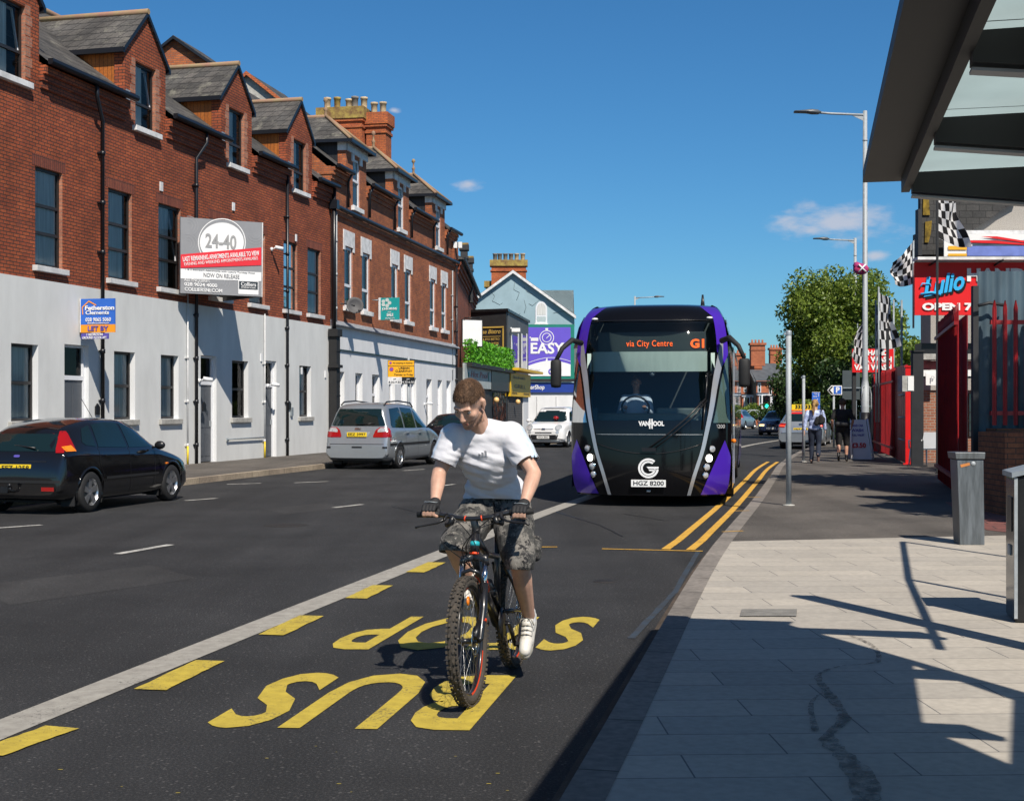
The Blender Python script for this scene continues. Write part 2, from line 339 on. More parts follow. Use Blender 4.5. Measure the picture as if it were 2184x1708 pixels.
def wornpaint(name,c,c2,wear=.60):
    m=mat(name,c,.75,var=.2,vs=9,dark=c2,bump=.3,bs=120); t=m.node_tree; b=t.nodes['Principled BSDF']; src=b.inputs['Base Color'].links[0].from_socket
    tx=_n(t,'ShaderNodeTexCoord'); n=_n(t,'ShaderNodeTexNoise'); n.inputs['Scale'].default_value=48; n.inputs['Detail'].default_value=8; n.inputs['Roughness'].default_value=.75; t.links.new(tx.outputs['Object'],n.inputs['Vector'])
    n2=_n(t,'ShaderNodeTexNoise'); n2.inputs['Scale'].default_value=3.5; n2.inputs['Detail'].default_value=5; t.links.new(tx.outputs['Object'],n2.inputs['Vector'])
    a=_n(t,'ShaderNodeMath',operation='MULTIPLY_ADD'); a.inputs[1].default_value=.45; t.links.new(n2.outputs['Fac'],a.inputs[0]); t.links.new(n.outputs['Fac'],a.inputs[2])
    r=_n(t,'ShaderNodeMapRange'); r.inputs['From Min'].default_value=wear+.16; r.inputs['From Max'].default_value=wear+.24; r.inputs['To Max'].default_value=.8; t.links.new(a.outputs[0],r.inputs['Value'])
    x=_n(t,'ShaderNodeMix',data_type='RGBA'); x.inputs[7].default_value=(.05,.049,.047,1); t.links.new(src,x.inputs[6]); t.links.new(r.outputs[0],x.inputs[0]); t.links.new(x.outputs[2],b.inputs['Base Color']); return m
m_yellow=wornpaint('worn yellow',(.48,.365,.045),(.37,.275,.035,1),.645); m_yellow2=wornpaint('worn yellow line',(.66,.38,.05),(.48,.26,.035,1),.64); m_linewhite=wornpaint('worn white line',(.50,.49,.46),(.33,.32,.30,1),.60)
m_busline=wornpaint('worn beige bus line',(.33,.315,.28),(.24,.225,.20,1),.66)
V2=lambda a,b:Vector((a,b))
band([V2(p.x-.02,p.y) for p in LK],[V2(p.x+.02,p.y) for p in RK],0,'road',m_road)
lp=band([V2(p.x-26,p.y) for p in LK],[V2(p.x-.13,p.y) for p in LK],.12,'left_pavement',m_pave)
CUT=14.85
near=[p for p in RK if p.y<CUT]; t_=near[-1]; far=[p for p in RK if p.y>CUT]
k_=(CUT-t_.y)/(far[0].y-t_.y); cp=t_.lerp(far[0],k_)
kw=.17
band([V2(p.x+kw,p.y) for p in near+[cp]],[V2(p.x+30,p.y) for p in near]+[V2(6.1,15.6),V2(6.02,15.6)],.12,'slab_pavement',m_slab)
band([V2(p.x+kw,p.y) for p in [cp]+far],[V2(6.02,15.6),V2(6.1,15.6)]+[V2(p.x+32,p.y) for p in far if p.y>20],.12,'right_pavement',m_pave)
band([V2(6.02,15.6),V2(5.75,16.2),V2(6.8,21)],[V2(9,15.6),V2(9,21)],.124,'red_paving',m_redtile)
kb=MB()
for a,b,z0,z1 in ((0,0,0,.12),(0,kw,.122,.122)): ribbon(kb,RK,a,b,z0,z1)
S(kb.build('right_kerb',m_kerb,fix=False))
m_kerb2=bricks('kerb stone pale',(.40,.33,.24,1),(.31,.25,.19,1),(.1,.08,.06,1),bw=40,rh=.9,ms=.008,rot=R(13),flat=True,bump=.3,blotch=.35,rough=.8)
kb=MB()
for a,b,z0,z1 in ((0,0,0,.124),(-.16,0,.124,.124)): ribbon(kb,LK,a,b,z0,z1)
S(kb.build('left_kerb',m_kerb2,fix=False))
# gutter channel stains along the right kerb
m_gut=mat('gutter dirt',(.075,.055,.04),.9,var=.4,vs=2.5,bump=.4)
gb=MB(); ribbon(gb,RK,-.10,-.0,.004,.004,0,60); S(gb.build('gutter_channel',m_gut,fix=False))
# inspection cover in the slabs, drain grate by the kerb
m_cover=mat('cast cover',(.22,.21,.19),.7,var=.2,vs=9,bump=.4)
def flatq(name,m,pts,z=.004,kind=True):
    mb=MB(); vs=[G(x,y,z) for x,y in pts]; mb.add([(v.x,v.y,z) for v in vs],[tuple(range(len(vs)))]); o=mb.build(name,m,fix=False)
    f=o.data.polygons[0]
    if f.normal.z<0: o.data.flip_normals()
    return S(o)
flatq('inspection_cover',m_cover,[(1578,1313),(1582,1298),(1700,1298),(1699,1313)],.127)
# ---------- painted markings ----------
UD=Vector((math.sin(R(12.6)),math.cos(R(12.6)))); VD=Vector((UD.y,-UD.x))
wl=catmull([(-4.6,-3),(-2.53,6.6),(-1.7,10.4),(-.72,14.8),(.96,22.2),(4.95,38),(9.5,55),(13.9,68),(22,90)],6)
S(ribbon(MB(),wl,-.15,.10,.004,.004,-2,95).build('bus_lane_line',m_busline,fix=False))
def rough_edge(o,amp=.01):
    return o
def dash(name,m,pairs,w,z=.007):
    mb=MB()
    for (a,b) in pairs:
        A=G(*a);B=G(*b);d=(B-A).normalized();n=Vector((d.y,-d.x,0))*w/2; k=10; top=[];bot=[]
        for i in range(k+1):
            p=A.lerp(B,i/k); j=lambda:rnd.uniform(-.006,.006)
            top.append((p.x+n.x+j(),p.y+n.y,z)); bot.append((p.x-n.x+j(),p.y-n.y,z))
        mb.grid([top,bot],False)
    o=mb.build(name,m,fix=False)
    return S(o)
dash('yellow_bay_dashes',m_yellow,[((-30,1610),(133,1552)),((320,1472),(448,1410)),((578,1355),(665,1314)),((758,1277),(817,1249)),((885,1221),(932,1200))],.19)
dash('lane_dashes',m_linewhite,[((250,1182),(365,1162)),((712,1083),(773,1076)),((945,1036),(968,1033)),((-40,1129),(88,1120)),((1126,997),(1140,995)),((395,1068),(463,1063)),((628,1030),(700,1027)),((484,1033),(556,1031)),((860,1004),(905,1001))],.11)
dash('bay_end_line',m_yellow2,[((1284,1171),(1498,1176)),((1145,1167),(1188,1167))],.06)
RKy=lambda off,lo,hi:ribbon(MB(),RK,off-.055,off+.055,.006,.006,lo,hi)
dy=MB()
for off in (-.27,-.55):
    pts=[p for p in RK if 14.9<p.y<40.5]
    st=cp.lerp(cp,0)
    pl=[V2(RK[0].x,0)]
    full=[V2(2.27,14.98)]+[p for p in RK if 15.4<p.y<39.5]
    pr=None
    for i,p in enumerate(full):
        n=nrm2(full,i); a=p+n*(off-.05); b=p+n*(off+.05); q=((a.x,a.y,.006),(b.x,b.y,.006))
        if pr: dy.quad(pr[0],pr[1],q[1],q[0])
        pr=q
S(dy.build('double_yellow_lines',m_yellow2,fix=False))
dash('kerb_blips',m_yellow2,[((1540,1156),(1585,1154)),((1562,1108),(1598,1107)),((1588,1076),(1622,1076))],.05,.1265)
m_blue=mat('faded blue paint',(.022,.038,.06),.8,var=.5,vs=6,dark=(.028,.03,.034,1))
dash('faded_blue_mark',m_blue,[((1490,1175),(1440,1262)),((1440,1262),(1345,1362))],.05,.0045)
# word painted on the road, read by drivers coming towards us
def roadtext(word,x0,x1,y0,y1,nm):
    # x0..x1 along the far (foot) edge; rotated half a turn
    A=G(*x0);B=G(*x1)   # near-left, near-right corners (letter tops)
    C_=G(*y0)           # far-right (letter feet)
    o=lettering(word,1,m_yellow,None,(0,0,0),(0,0,0),'LEFT',bold=.022,ext=0,name=nm,spacing=1.06,valign='BOTTOM_BASELINE')
    me=o.data; xs=[v.co.x for v in me.vertices]; ys=[v.co.y for v in me.vertices]; a,b,c,d=min(xs),max(xs),min(ys),max(ys)
    for v in me.vertices:
        u=(v.co.x-a)/(b-a); w=(v.co.y-c)/(d-c)
        top=B.lerp(A,u); foot=top+(C_-B); p=foot.lerp(top,w); v.co=(p.x,p.y,.0045)
    return S(o)
roadtext('BUS',(415,1552),(1000,1560),(1103,1440),0,'road_word_bus')
roadtext('STOP',(680,1386),(1225,1388),(1285,1316),0,'road_word_stop')
# cracks in the tarmac
m_crack=mat('crack sealant',(.012,.012,.013),.5,var=.1)
def crack(pts,w=.012,z=.0035):
    mb=MB(); pp=[]
    for i in range(len(pts)-1):
        a=G(*pts[i],z);b=G(*pts[i+1],z)
        for k in range(5): p=a.lerp(b,k/5); p+=Vector((rnd.uniform(-.02,.02),rnd.uniform(-.02,.02),0)); pp.append(p)
    l=[(p.x-w,p.y,z) for p in pp]; r=[(p.x+w,p.y,z) for p in pp]; mb.grid([l,r],False); return S(mb.build('tarmac_crack',m_crack,fix=False))
for c in ([(1170,1085),(1280,1120),(1340,1150)],[(1330,1095),(1420,1110),(1480,1108)],[(1000,1110),(900,1095),(820,1075)]): crack(c)
# dried spill running over the slabs
m_spill=mat('dried spill',(.17,.15,.125),.75,var=.3,vs=9); _t=m_spill.node_tree; _b=_t.nodes['Principled BSDF']
_n0=_n(_t,'ShaderNodeTexNoise'); _n0.inputs['Scale'].default_value=16; _n0.inputs['Detail'].default_value=8; _n0.inputs['Roughness'].default_value=.7; _tc=_n(_t,'ShaderNodeTexCoord'); _t.links.new(_tc.outputs['Object'],_n0.inputs['Vector']); _r=_n(_t,'ShaderNodeMapRange'); _r.inputs['From Min'].default_value=.42; _r.inputs['From Max'].default_value=.60; _r.inputs['To Max'].default_value=.85; _t.links.new(_n0.outputs['Fac'],_r.inputs['Value']); _t.links.new(_r.outputs[0],_b.inputs['Alpha'])
def spill(c,ws,z):
    mb=MB();l=[];r=[]
    pts=[G(x,y,z) for x,y in c]; pts=catmull(pts,6); 
    for i,p in enumerate(pts):
        w=ws[min(len(ws)-1,int(i/6))]*rnd.uniform(.7,1.3); l.append((p.x-w,p.y,z)); r.append((p.x+w,p.y,z))
    mb.grid([l,r],False); return S(mb.build('dried_spill',m_spill,fix=False))
spill([(1805,1350),(1860,1375),(1870,1410),(1790,1420),(1745,1440),(1770,1480),(1800,1530),(1765,1570),(1800,1610),(1840,1660),(1850,1720)],[.015,.015,.02,.012,.02,.025,.03,.04,.05,.05],.1262)
spill([(1760,1470),(1730,1500),(1740,1560)],[.01,.015,.01],.1264)
# ================= left side: terraces =================
c_=lambda h:h+(1,)
m_brA=bricks('red brick',(.40,.092,.03,1),(.29,.06,.023,1),(.06,.03,.022,1),ms=.010,blotch=.45,tint=(.13,.045,.03,1),tintamt=.75)
m_brB=bricks('orange brick',(.46,.13,.036,1),(.30,.078,.028,1),(.16,.10,.075,1),ms=.008,blotch=.4,tint=(.13,.05,.035,1),tintamt=.6)
m_brJ=bricks('pale jamb brick',(.46,.19,.11,1),(.36,.13,.08,1),(.25,.18,.14,1),ms=.008,blotch=.3)
m_brC=bricks('chimney brick',(.52,.135,.035,1),(.38,.09,.03,1),(.13,.07,.05,1),blotch=.35)
m_brS=bricks('soldier brick',(.27,.075,.04,1),(.20,.05,.03,1),(.05,.025,.02,1),bw=.075,rh=.26,ms=.008,off=0,blotch=.25)
m_slate=bricks('slate',(.10,.092,.085,1),(.062,.06,.058,1),(.02,.02,.02,1),bw=.32,rh=.2,ms=.012,blotch=.6,bump=.8,rough=.7,tint=(.26,.25,.20,1),tintamt=.75)
m_ridge=mat('ridge tile',(.24,.12,.09),.85,var=.5,vs=3,dark=(.30,.24,.12,1))
m_render=mat('grey white render',(.66,.67,.66),.8,var=.07,vs=1.6,bump=.12,bs=18,stretch=(1,1,.35))
m_renderW=mat('white render',(.74,.75,.76),.8,var=.07,vs=1.5,bump=.1,bs=14,stretch=(1,1,.4))
m_sill=mat('painted sill',(.62,.62,.62),.7,var=.15,vs=4)
m_sill2=mat('white stone sill',(.74,.74,.74),.7,var=.2,vs=4)
m_wood=bricks('cedar boards',(.42,.13,.02,1),(.33,.095,.014,1),(.10,.03,.006,1),bw=.11,rh=9,ms=.006,off=0,blotch=.3,bump=.3,rough=.55)
m_bboard=bricks('black boards',(.016,.018,.022,1),(.012,.013,.017,1),(.004,.004,.005,1),bw=.14,rh=9,ms=.01,off=0,blotch=.2,bump=.5,rough=.5)
m_gut2=mat('gutter black',(.010,.011,.015),.35,var=.1); m_dframe=mat('dark window frame',(.022,.02,.02),.45,var=.1)
m_wframe=mat('white window frame',(.74,.75,.78),.4,var=.04); m_pane=glassmat('pane',(.02,.026,.028),clear=.92,wob=.15,ior=1.22)
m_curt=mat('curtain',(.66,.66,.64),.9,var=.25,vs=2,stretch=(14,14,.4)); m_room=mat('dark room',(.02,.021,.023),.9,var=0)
m_door=mat('grey door',(.085,.095,.11),.45,var=.08); m_moss=mat('mossy stone',(.33,.25,.06),.95,var=.55,vs=4,dark=(.16,.08,.04,1),bump=.8,bs=20)
m_pot=mat('chimney pot',(.55,.43,.27),.85,var=.35,vs=5,dark=(.30,.22,.14,1)); m_potg=mat('grey pot',(.23,.21,.19),.9,var=.3)
m_conc=mat('concrete',(.42,.41,.38),.85,var=.25,vs=5,bump=.2)
m_lead=mat('lead flashing',(.33,.35,.38),.55,.2,var=.3,vs=8)
m_shadowgap=mat('dark brick band',(.09,.03,.022),.9,var=.2)
def wall(mb,s0,s1,z0,z1,holes=(),y=0,dep=.16,jm=None,wm=None):
    ss=sorted({s0,s1}|{h[0] for h in holes}|{h[1] for h in holes}); zz=sorted({z0,z1}|{h[2] for h in holes}|{h[3] for h in holes})
    ss=[s for s in ss if s0<=s<=s1]; zz=[z for z in zz if z0<=z<=z1]
    if wm: mb.mat(wm)
    for i in range(len(ss)-1):
        for k in range(len(zz)-1):
            a=(ss[i]+ss[i+1])/2;b=(zz[k]+zz[k+1])/2
            if any(h[0]<a<h[1] and h[2]<b<h[3] for h in holes): continue
            mb.quad((ss[i],y,zz[k]),(ss[i+1],y,zz[k]),(ss[i+1],y,zz[k+1]),(ss[i],y,zz[k+1]))
    if jm: mb.mat(jm)
    for h in holes:
        a,b,c,d=h; c=max(c,z0); d=min(d,z1)
        mb.quad((a,y,c),(a,y+dep,c),(a,y+dep,d),(a,y,d)); mb.quad((b,y,c),(b,y,d),(b,y+dep,d),(b,y+dep,c))
        if h[2]>=z0: mb.quad((a,y,c),(b,y,c),(b,y+dep,c),(a,y+dep,c))
        if h[3]<=z1: mb.quad((a,y,d),(a,y+dep,d),(b,y+dep,d),(b,y,d))
def window(par,s0,s1,z0,z1,fm,y=.12,bars=(.5,),sill=None,curt=0,fw=.06,sw=.1,opened=False,backing=True,slh=.1):
    mb=MB(); e=.002; f=fw
    a,b,c,d=s0+e,s1-e,z0+e,z1-e
    mb.box(a,a+f,y,y+.06,c,d); mb.box(b-f,b,y,y+.06,c,d); mb.box(a+f,b-f,y,y+.06,c,c+f); mb.box(a+f,b-f,y,y+.06,d-f,d)
    for t in bars:
        zc=c+(d-c)*t; mb.box(a+f,b-f,y-.006,y+.054,zc-f*.55,zc+f*.55)
    w=mb.build('window',fm,par)
    if opened:
        q=MB(); q.mat(m_wframe); L=(d-c)*.62; n=8
        q.M=Matrix.Translation((0,y+.03,c+(d-c)*.36))@Matrix.Rotation(R(-9),4,'X')
        q.box(a+f+.01,a+f+.05,-.02,.02,0,L); q.box(b-f-.05,b-f-.01,-.02,.02,0,L); q.box(a+f+.05,b-f-.05,-.02,.02,L-.05,L); q.M=None
        q.build('tilted_sash',None,w)
    p=MB().quad((a+f,y+.03,c+f),(b-f,y+.03,c+f),(b-f,y+.03,d-f),(a+f,y+.03,d-f)).build('pane',m_pane,w)
    if curt:
        q=MB(); n=14; lo=c+.05; rows=[]
        sa,sb=(a+f,a+f+(b-a)*curt) if curt>0 else (b-f+(b-a)*curt,b-f)
        for z in (lo,d-.04): rows.append([(sa+(sb-sa)*i/n,y+.055+.012*math.sin(i*2.4),z) for i in range(n+1)])
        q.grid(rows); q.build('curtain',m_curt,w,fix=False)
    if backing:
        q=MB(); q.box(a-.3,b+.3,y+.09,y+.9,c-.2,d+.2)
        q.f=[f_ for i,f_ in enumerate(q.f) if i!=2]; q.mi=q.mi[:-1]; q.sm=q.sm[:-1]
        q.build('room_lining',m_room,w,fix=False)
    if sill:
        MB().box(s0-sw,s1+sw,-.12,y-.002,z0-slh-.004,z0-.004).build('sill',sill,w,bevel=.008)
    return w
def door(par,s0,s1,z0,z1,tr,y=.2,m=m_door,fan=True,fw=.06):
    mb=MB(); mb.mat(m_wframe); a,b=s0+.002,s1-.002
    mb.box(a,a+fw,y-.03,y+.05,z0,z1-.002); mb.box(b-fw,b,y-.03,y+.05,z0,z1-.002); mb.box(a+fw,b-fw,y-.03,y+.05,z1-fw,z1-.002); mb.box(a+fw,b-fw,y-.03,y+.05,tr-.05,tr+.05)
    f=mb.build('door',None,par)
    q=MB(); q.box(a+fw,b-fw,y,y+.04,z0+.02,tr-.05)
    w=b-a-2*fw
    for k in range(2):
        for (u,v) in ((.08,.46),(.56,.92)):
            for (zz0,zz1) in ((.08,.38),(.46,.93)):
                pass
    for (u,v) in ((.1,.45),(.55,.9)):
        for (p0,p1) in ((.08,.36),(.44,.92)):
            q.box(a+fw+w*u,a+fw+w*v,y-.012,y,z0+(tr-z0)*p0,z0+(tr-z0)*p1)
    q.build('door_leaf',m,f); MB().box(b-fw-.12,b-fw-.07,y-.05,y-.013,1.1,1.25).build('handle',m_steel,f)
    if fan:
        MB().quad((a+fw,y+.02,tr+.05),(b-fw,y+.02,tr+.05),(b-fw,y+.02,z1-fw),(a+fw,y+.02,z1-fw)).build('fanlight',m_pane,f)
        q=MB(); q.box(a-.1,b+.1,y+.08,y+.8,tr,z1+.1); q.f=[f_ for i,f_ in enumerate(q.f) if i!=2]; q.mi=q.mi[:-1]; q.sm=q.sm[:-1]; q.build('room_lining',m_room,f,fix=False)
    return f
def drainpipe(par,s,z1,z0=.12,y=-.1,r=.045,jog=None,m=None,name='drainpipe'):
    mb=MB(); pts=[(s,y,z0)]
    if jog: pts+=[(s,y,z1-.75),(s+jog,y-.16,z1-.3),(s+jog,y-.16,z1)]
    else: pts+=[(s,y,z1)]
    mb.tube(pts,r,8)
    z=z0+.5
    while z<z1-.8: mb.tube([(s,y,z-.05),(s,y,z+.05)],r*1.35,8); mb.box(s-.09,s+.09,y+.02,-.002,z-.02,z+.02); z+=1.15
    return mb.build(name,m or m_gut2,par)
def hfrom(p): return 12+p
# ---- terrace A ----
TA=T('terrace_building','dark red brick terrace with cedar cheeked dormers above a pale grey rendered ground floor','terrace',(-10.52,27.46,0),math.atan2(.9706,.2407))
yA=lambda px:17.33/(.248+(1092-px)/2850)
sA=lambda px:(yA(px)-27.46)*1.0303
zA=lambda px,py:1.6+(870-py)/2850*yA(px)
DA=[.37,5.9,11.03,15.6]
uw=[(sA(75),sA(133)),(sA(231),sA(281)),(sA(338),sA(385)),(sA(448),sA(487)),(sA(531),sA(565)),(sA(605),sA(634)),(sA(656),sA(684))]
gw=[(sA(20),sA(78)),(sA(240),sA(285)),(sA(340),sA(378)),(sA(492),sA(527)),(sA(636),sA(661))]
dr=[(sA(134),sA(186)),(sA(425),sA(459)),(sA(562),sA(587))]
uw.insert(0,(uw[0][0]-2.9,uw[0][0]-1.85))
S0,S1=-6,18.2
h_up=[(a,b,4.66,6.8) for a,b in uw]; h_d=[(c-.5,c+.5,8.5,10.1) for c in DA]
mb=MB(); wall(mb,S0,S1,4.36,9.05,h_up+h_d,0,.12,m_brJ,m_brA)
mb.mat(m_brA); mb.quad((S1,0,.1),(S1,8,.1),(S1,8,9.05),(S1,0,9.05)); mb.quad((S0,0,.1),(S0,0,9.05),(S0,8,9.05),(S0,8,.1))
mb.quad((S0,8,.1),(S0,8,9.05),(S1,8,9.05),(S1,8,.1))
# corbelled brick course below the eaves
edges=[S0]+[v for c in DA for v in (c-1.0,c+1.0)]+[S1]
for i in range(0,len(edges),2):
    a,b=edges[i],edges[i+1]
    if b-a<.2: continue
    mb.box(a+.02,b-.02,-.06,-.001,8.5,8.66); mb.box(a,b,-.1,-.001,8.66,8.8); mb.box(a,b,-.16,-.001,8.8,8.98)
# soldier arches over windows
for a,b in uw: mb.mat(m_brS); mb.box(a-.12,b+.12,-.004,-.001,6.8,7.06)
mb.build('wall',None,TA)
holes=[(a,b,1.32,2.95) for a,b in gw]+[(a,b,.1,3.02) for a,b in dr]
mb=MB(); wall(mb,S0,S1,.1,4.36,holes,-.04,.2,m_renderW,m_render); mb.mat(m_render); mb.quad((S0,-.04,4.36),(S1,-.04,4.36),(S1,0,4.36),(S0,0,4.36))
mb.quad((S1,-.04,.1),(S1,0,.1),(S1,0,4.36),(S1,-.04,4.36))
mb.build('ground_floor_render',None,TA)
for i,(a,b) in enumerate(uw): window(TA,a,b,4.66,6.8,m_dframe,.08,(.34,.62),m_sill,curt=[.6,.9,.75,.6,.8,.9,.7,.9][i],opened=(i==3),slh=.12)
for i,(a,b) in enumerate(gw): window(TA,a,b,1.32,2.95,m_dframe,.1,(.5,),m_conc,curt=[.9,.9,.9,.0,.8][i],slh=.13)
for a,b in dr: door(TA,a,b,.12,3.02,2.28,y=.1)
# main roof
mb=MB(); yb=4.2; zb=9.06+.74*4.4
ymA=(10.38-9.06)/.74-.25
for i in range(len(edges)-1):
    a,b=edges[i],edges[i+1]; y0=-.22 if i%2==0 else .3
    mb.quad((a,y0,9.06+.74*(y0+.22)),(b,y0,9.06+.74*(y0+.22)),(b,yb,zb),(a,yb,zb))
    if i%2==0: mb.quad((a,-.22,9.0),(b,-.22,9.0),(b,-.22,9.06),(a,-.22,9.06))
mb.quad((S0,yb,zb),(S1,yb,zb),(S1,8.5,9.06),(S0,8.5,9.06))
mb.quad((S0,.2,9.0),(S0,8.5,9.0),(S1,8.5,9.0),(S1,.2,9.0)); mb.quad((S1,-.22,9.0),(S1,8.5,9.0),(S1,yb,zb)); mb.quad((S0,-.22,9.0),(S0,yb,zb),(S0,8.5,9.0))
ro=mb.build('roof',m_slate,TA)
MB().tube([(S0,yb,zb+.03),(S1,yb,zb+.03)],.1,6).build('ridge',m_ridge,ro)
def gutter(par,a,b,y,z):
    mb=MB(); prof=[(-.07,.05),(-.08,-.02),(-.05,-.07),(0.03,-.08),(.05,-.05),(.05,.05)]
    mb.prism([(y+p[0],z+p[1]) for p in prof],0,a,b); return mb.build('gutter',m_gut2,par)
for i in range(0,len(edges),2):
    a,b=edges[i],edges[i+1]
    if b-a>.2: gutter(TA,a-.05,b+.05,-.3,9.05)
zr=lambda y:9.06+.74*(y+.2)
for c in DA:
    W_=1.0; ze=10.38; za=11.38
    mb=MB(); mb.mat(m_brA)
    # brick gable with window opening
    wall(mb,c-W_,c+W_,9.05,10.1,[(c-.5,c+.5,8.5,10.1)],-.001,.12,m_brJ,m_brA); mb.mat(m_brA)
    mb.quad((c-W_,-.001,10.1),(c+W_,-.001,10.1),(c+W_,-.001,ze),(c,-.001,za),(c-W_,-.001,ze))
    for x in (c-W_,c+W_): mb.quad((x,-.001,9.05),(x,.28,9.05),(x,.28,ze),(x,-.001,ze))
    mb.mat(m_brJ); 
    for k in range(7):
        q=.06 if k%2 else 0; z0=8.62+k*.22
        mb.box(c+.5,c+.68+q,-.006,-.002,z0,z0+.2)
        mb.box(c-.68-q,c-.5,-.006,-.002,z0,z0+.2)
    d=mb.build('dormer',None,TA)
    # cheeks
    ymeet=(ze-9.06)/.74-.2
    for x in (c-W_+.02,c+W_-.02): MB().quad((x,.28,zr(.28)-.3),(x,.28,ze),(x,ymeet+.1,ze),(x,ymeet+.1,ze-.25)).build('cedar_cheek',m_wood,d)
    q=MB(); ov=1.13; zo=ze-.13
    q.mat(m_slate); yr=(za-9.06)/.74
    for s_ in (-1,1):
        q.quad((c+s_*ov,-.06,zo),(c,-.06,za+.02),(c,yr+.3,za+.02),(c+s_*ov,ymeet+.3,zo))
        q.quad((c+s_*ov,-.06,zo-.05),(c,-.06,za-.04),(c,yr+.3,za-.04),(c+s_*ov,ymeet+.3,zo-.05))
    q.mat(m_ridge); q.tube([(c,-.09,za+.05),(c,yr+.2,za+.05)],.075,6)
    q.mat(m_gut2)
    for s_ in (-1,1):
        q.box(c+s_*ov-.05,c+s_*ov+.05,-.06,ymeet,zo-.11,zo+.01)
        q.quad((c+s_*ov,-.075,zo-.1),(c+s_*ov,-.075,zo+.03),(c,-.075,za+.06),(c,-.075,za-.07))
    q.build('dormer_roof',None,d)
    w=window(d,c-.5,c+.5,8.5,10.1,m_dframe,.09,(.38,),m_sill2,curt=.5,opened=(c<6),slh=.13,sw=.14)
    MB().box(c-.95,c-.75,-.012,-.003,9.06,9.3).build('lead_flashing',m_lead,d)
for px,z,j in ((211,9.0,-.5),(412,9.0,.28),(607,9.0,.0)): drainpipe(TA,sA(px),z,jog=j if j else None)
drainpipe(TA,sA(394),4.6,.12,-.09,.02,m=m_sill,name='cable_conduit'); drainpipe(TA,sA(559),4.4,.12,-.09,.02,m=m_sill,name='cable_conduit')
m_yel=mat('yellow sleeve',(.75,.55,.02),.5,var=.1)
for px in (394,559): MB().tube([(sA(px),-.09,.12),(sA(px),-.09,.6)],.028,8).build('conduit_sleeve',m_yel,TA)
mb=MB(); zz=zA(510,935); mb.tube([(sA(478),-.1,zz),(sA(556),-.1,zz)],.022,6); mb.box(sA(480),sA(480)+.05,-.1,-.041,zz-.06,zz+.03); mb.build('wall_rail',m_steelpaint,TA)
for px,py in ((343,397),(497,440)): MB().box(sA(px)-.07,sA(px)+.07,-.03,-.001,zA(px,py)-.13,zA(px,py)+.1).build('air_vent',m_sill2,TA)
for px,py in ((554,762),(640,790),(691,798),(628,507)): MB().box(sA(px)-.05,sA(px)+.05,-.07,-.042,zA(px,py)-.12,zA(px,py)+.1).build('wall_vent',m_white,TA)
def cctv(par,s,z,y=-.04):
    mb=MB(); mb.mat(m_white); mb.lathe([(0,-.05),(.06,-.05),(.06,0),(0,0)],12,(s,y,z),'y'); mb.tube([(s,y-.05,z),(s,y-.16,z+.05)],.02,6); mb.tube([(s-.02,y-.14,z+.06),(s+.12,y-.34,z+.02)],.055,10)
    mb.mat(m_black); mb.tube([(s+.12,y-.34,z+.02),(s+.125,y-.348,z+.019)],.045,10); return mb.build('security_camera',None,par)
cctv(TA,sA(421),zA(421,812)); cctv(TA,sA(567),zA(567,823)); cctv(TA,sA(578),zA(578,532),0)
for px,py in ((203,873),(431,868),(614,865)): 
    s,z=sA(px),zA(px,py); MB().prism([(s-.09,z-.12),(s+.09,z-.12),(s+.09,z+.06),(s,z+.14),(s-.09,z+.06)],1,-.075,-.042).build('number_plaque',m_black,TA)
MB().box(sA(616),sA(616)+.14,-.1,-.042,1.35,1.62).build('intercom',m_steelpaint,TA)
# ---- terrace B ----
TB=T('terrace_building','orange brick terrace with white sash windows, black cheeked hipped dormers and white rendered shopfront level','terrace',(-6.13,45.15,0),math.atan2(.98206,.18855))
yB=lambda px:14.80/(.192+(1092-px)/2850)
sB=lambda px:(yB(px)-45.15)*1.0183
zB=lambda px,py:1.6+(870-py)/2850*yB(px)
E1=18.4
DB=[2.87,8.8,15.0]
uwb=[1.5,3.55,7.4,9.4,13.5,15.6]
hu=[(a,a+.95,5.15,7.26) for a in uwb]; hd=[(c-.42,c+.42,8.78,10.5) for c in DB]
mb=MB(); wall(mb,0,E1,4.4,9.78,hu+hd,0,.1,m_brJ,m_brB)
mb.mat(m_brB); mb.quad((E1,0,.1),(E1,8,.1),(E1,8,9.78),(E1,0,9.78)); mb.quad((0,0,9.0),(0,8,9.0),(0,8,9.78),(0,0,9.78)); mb.quad((0,8,.1),(0,8,9.78),(E1,8,9.78),(E1,8,.1))
ed=[0]+[v for c in DB for v in (c-1.2,c+1.2)]+[E1]
for i in range(0,len(ed),2):
    a,b=ed[i],ed[i+1]; mb.box(a,b,-.05,-.001,9.35,9.5); mb.box(a,b,-.1,-.001,9.5,9.64); mb.box(a,b,-.15,-.001,9.64,9.76)
mb.box(E1-.8,E1,-.12,-.001,8.56,9.3)
mb.build('wall',None,TB)
gpx=[(715,724,0),(755,765,0),(791,799,1),(827,832,0),(853,859,0),(874,880,0),(907,913,1),(931,935,0),(950,954,0)]
gh=[]
for a,b,d in gpx:
    s=sB(a); gh.append((s,s+(.95 if d else .85),.1 if d else 1.1,2.85))
mb=MB(); wall(mb,0,E1,.1,4.4,gh,-.05,.22,m_renderW,m_renderW); mb.mat(m_renderW); mb.quad((0,-.05,.1),(0,-.05,4.4),(0,0,4.4),(0,0,.1)); mb.quad((E1,-.05,.1),(E1,0,.1),(E1,0,4.4),(E1,-.05,4.4))
mb.mat(m_lead); mb.prism([(-.2,4.38),(-.22,4.42),(0,4.6),(0,4.38)],0,0,E1); mb.mat(m_black); mb.box(0,E1,-.09,-.052,3.56,3.62); mb.build('ground_floor_render',None,TB)
for h in hu: window(TB,h[0],h[1],h[2],h[3],m_wframe,.05,(.36,),m_sill2,curt=.5,fw=.09,slh=.16,sw=.16)
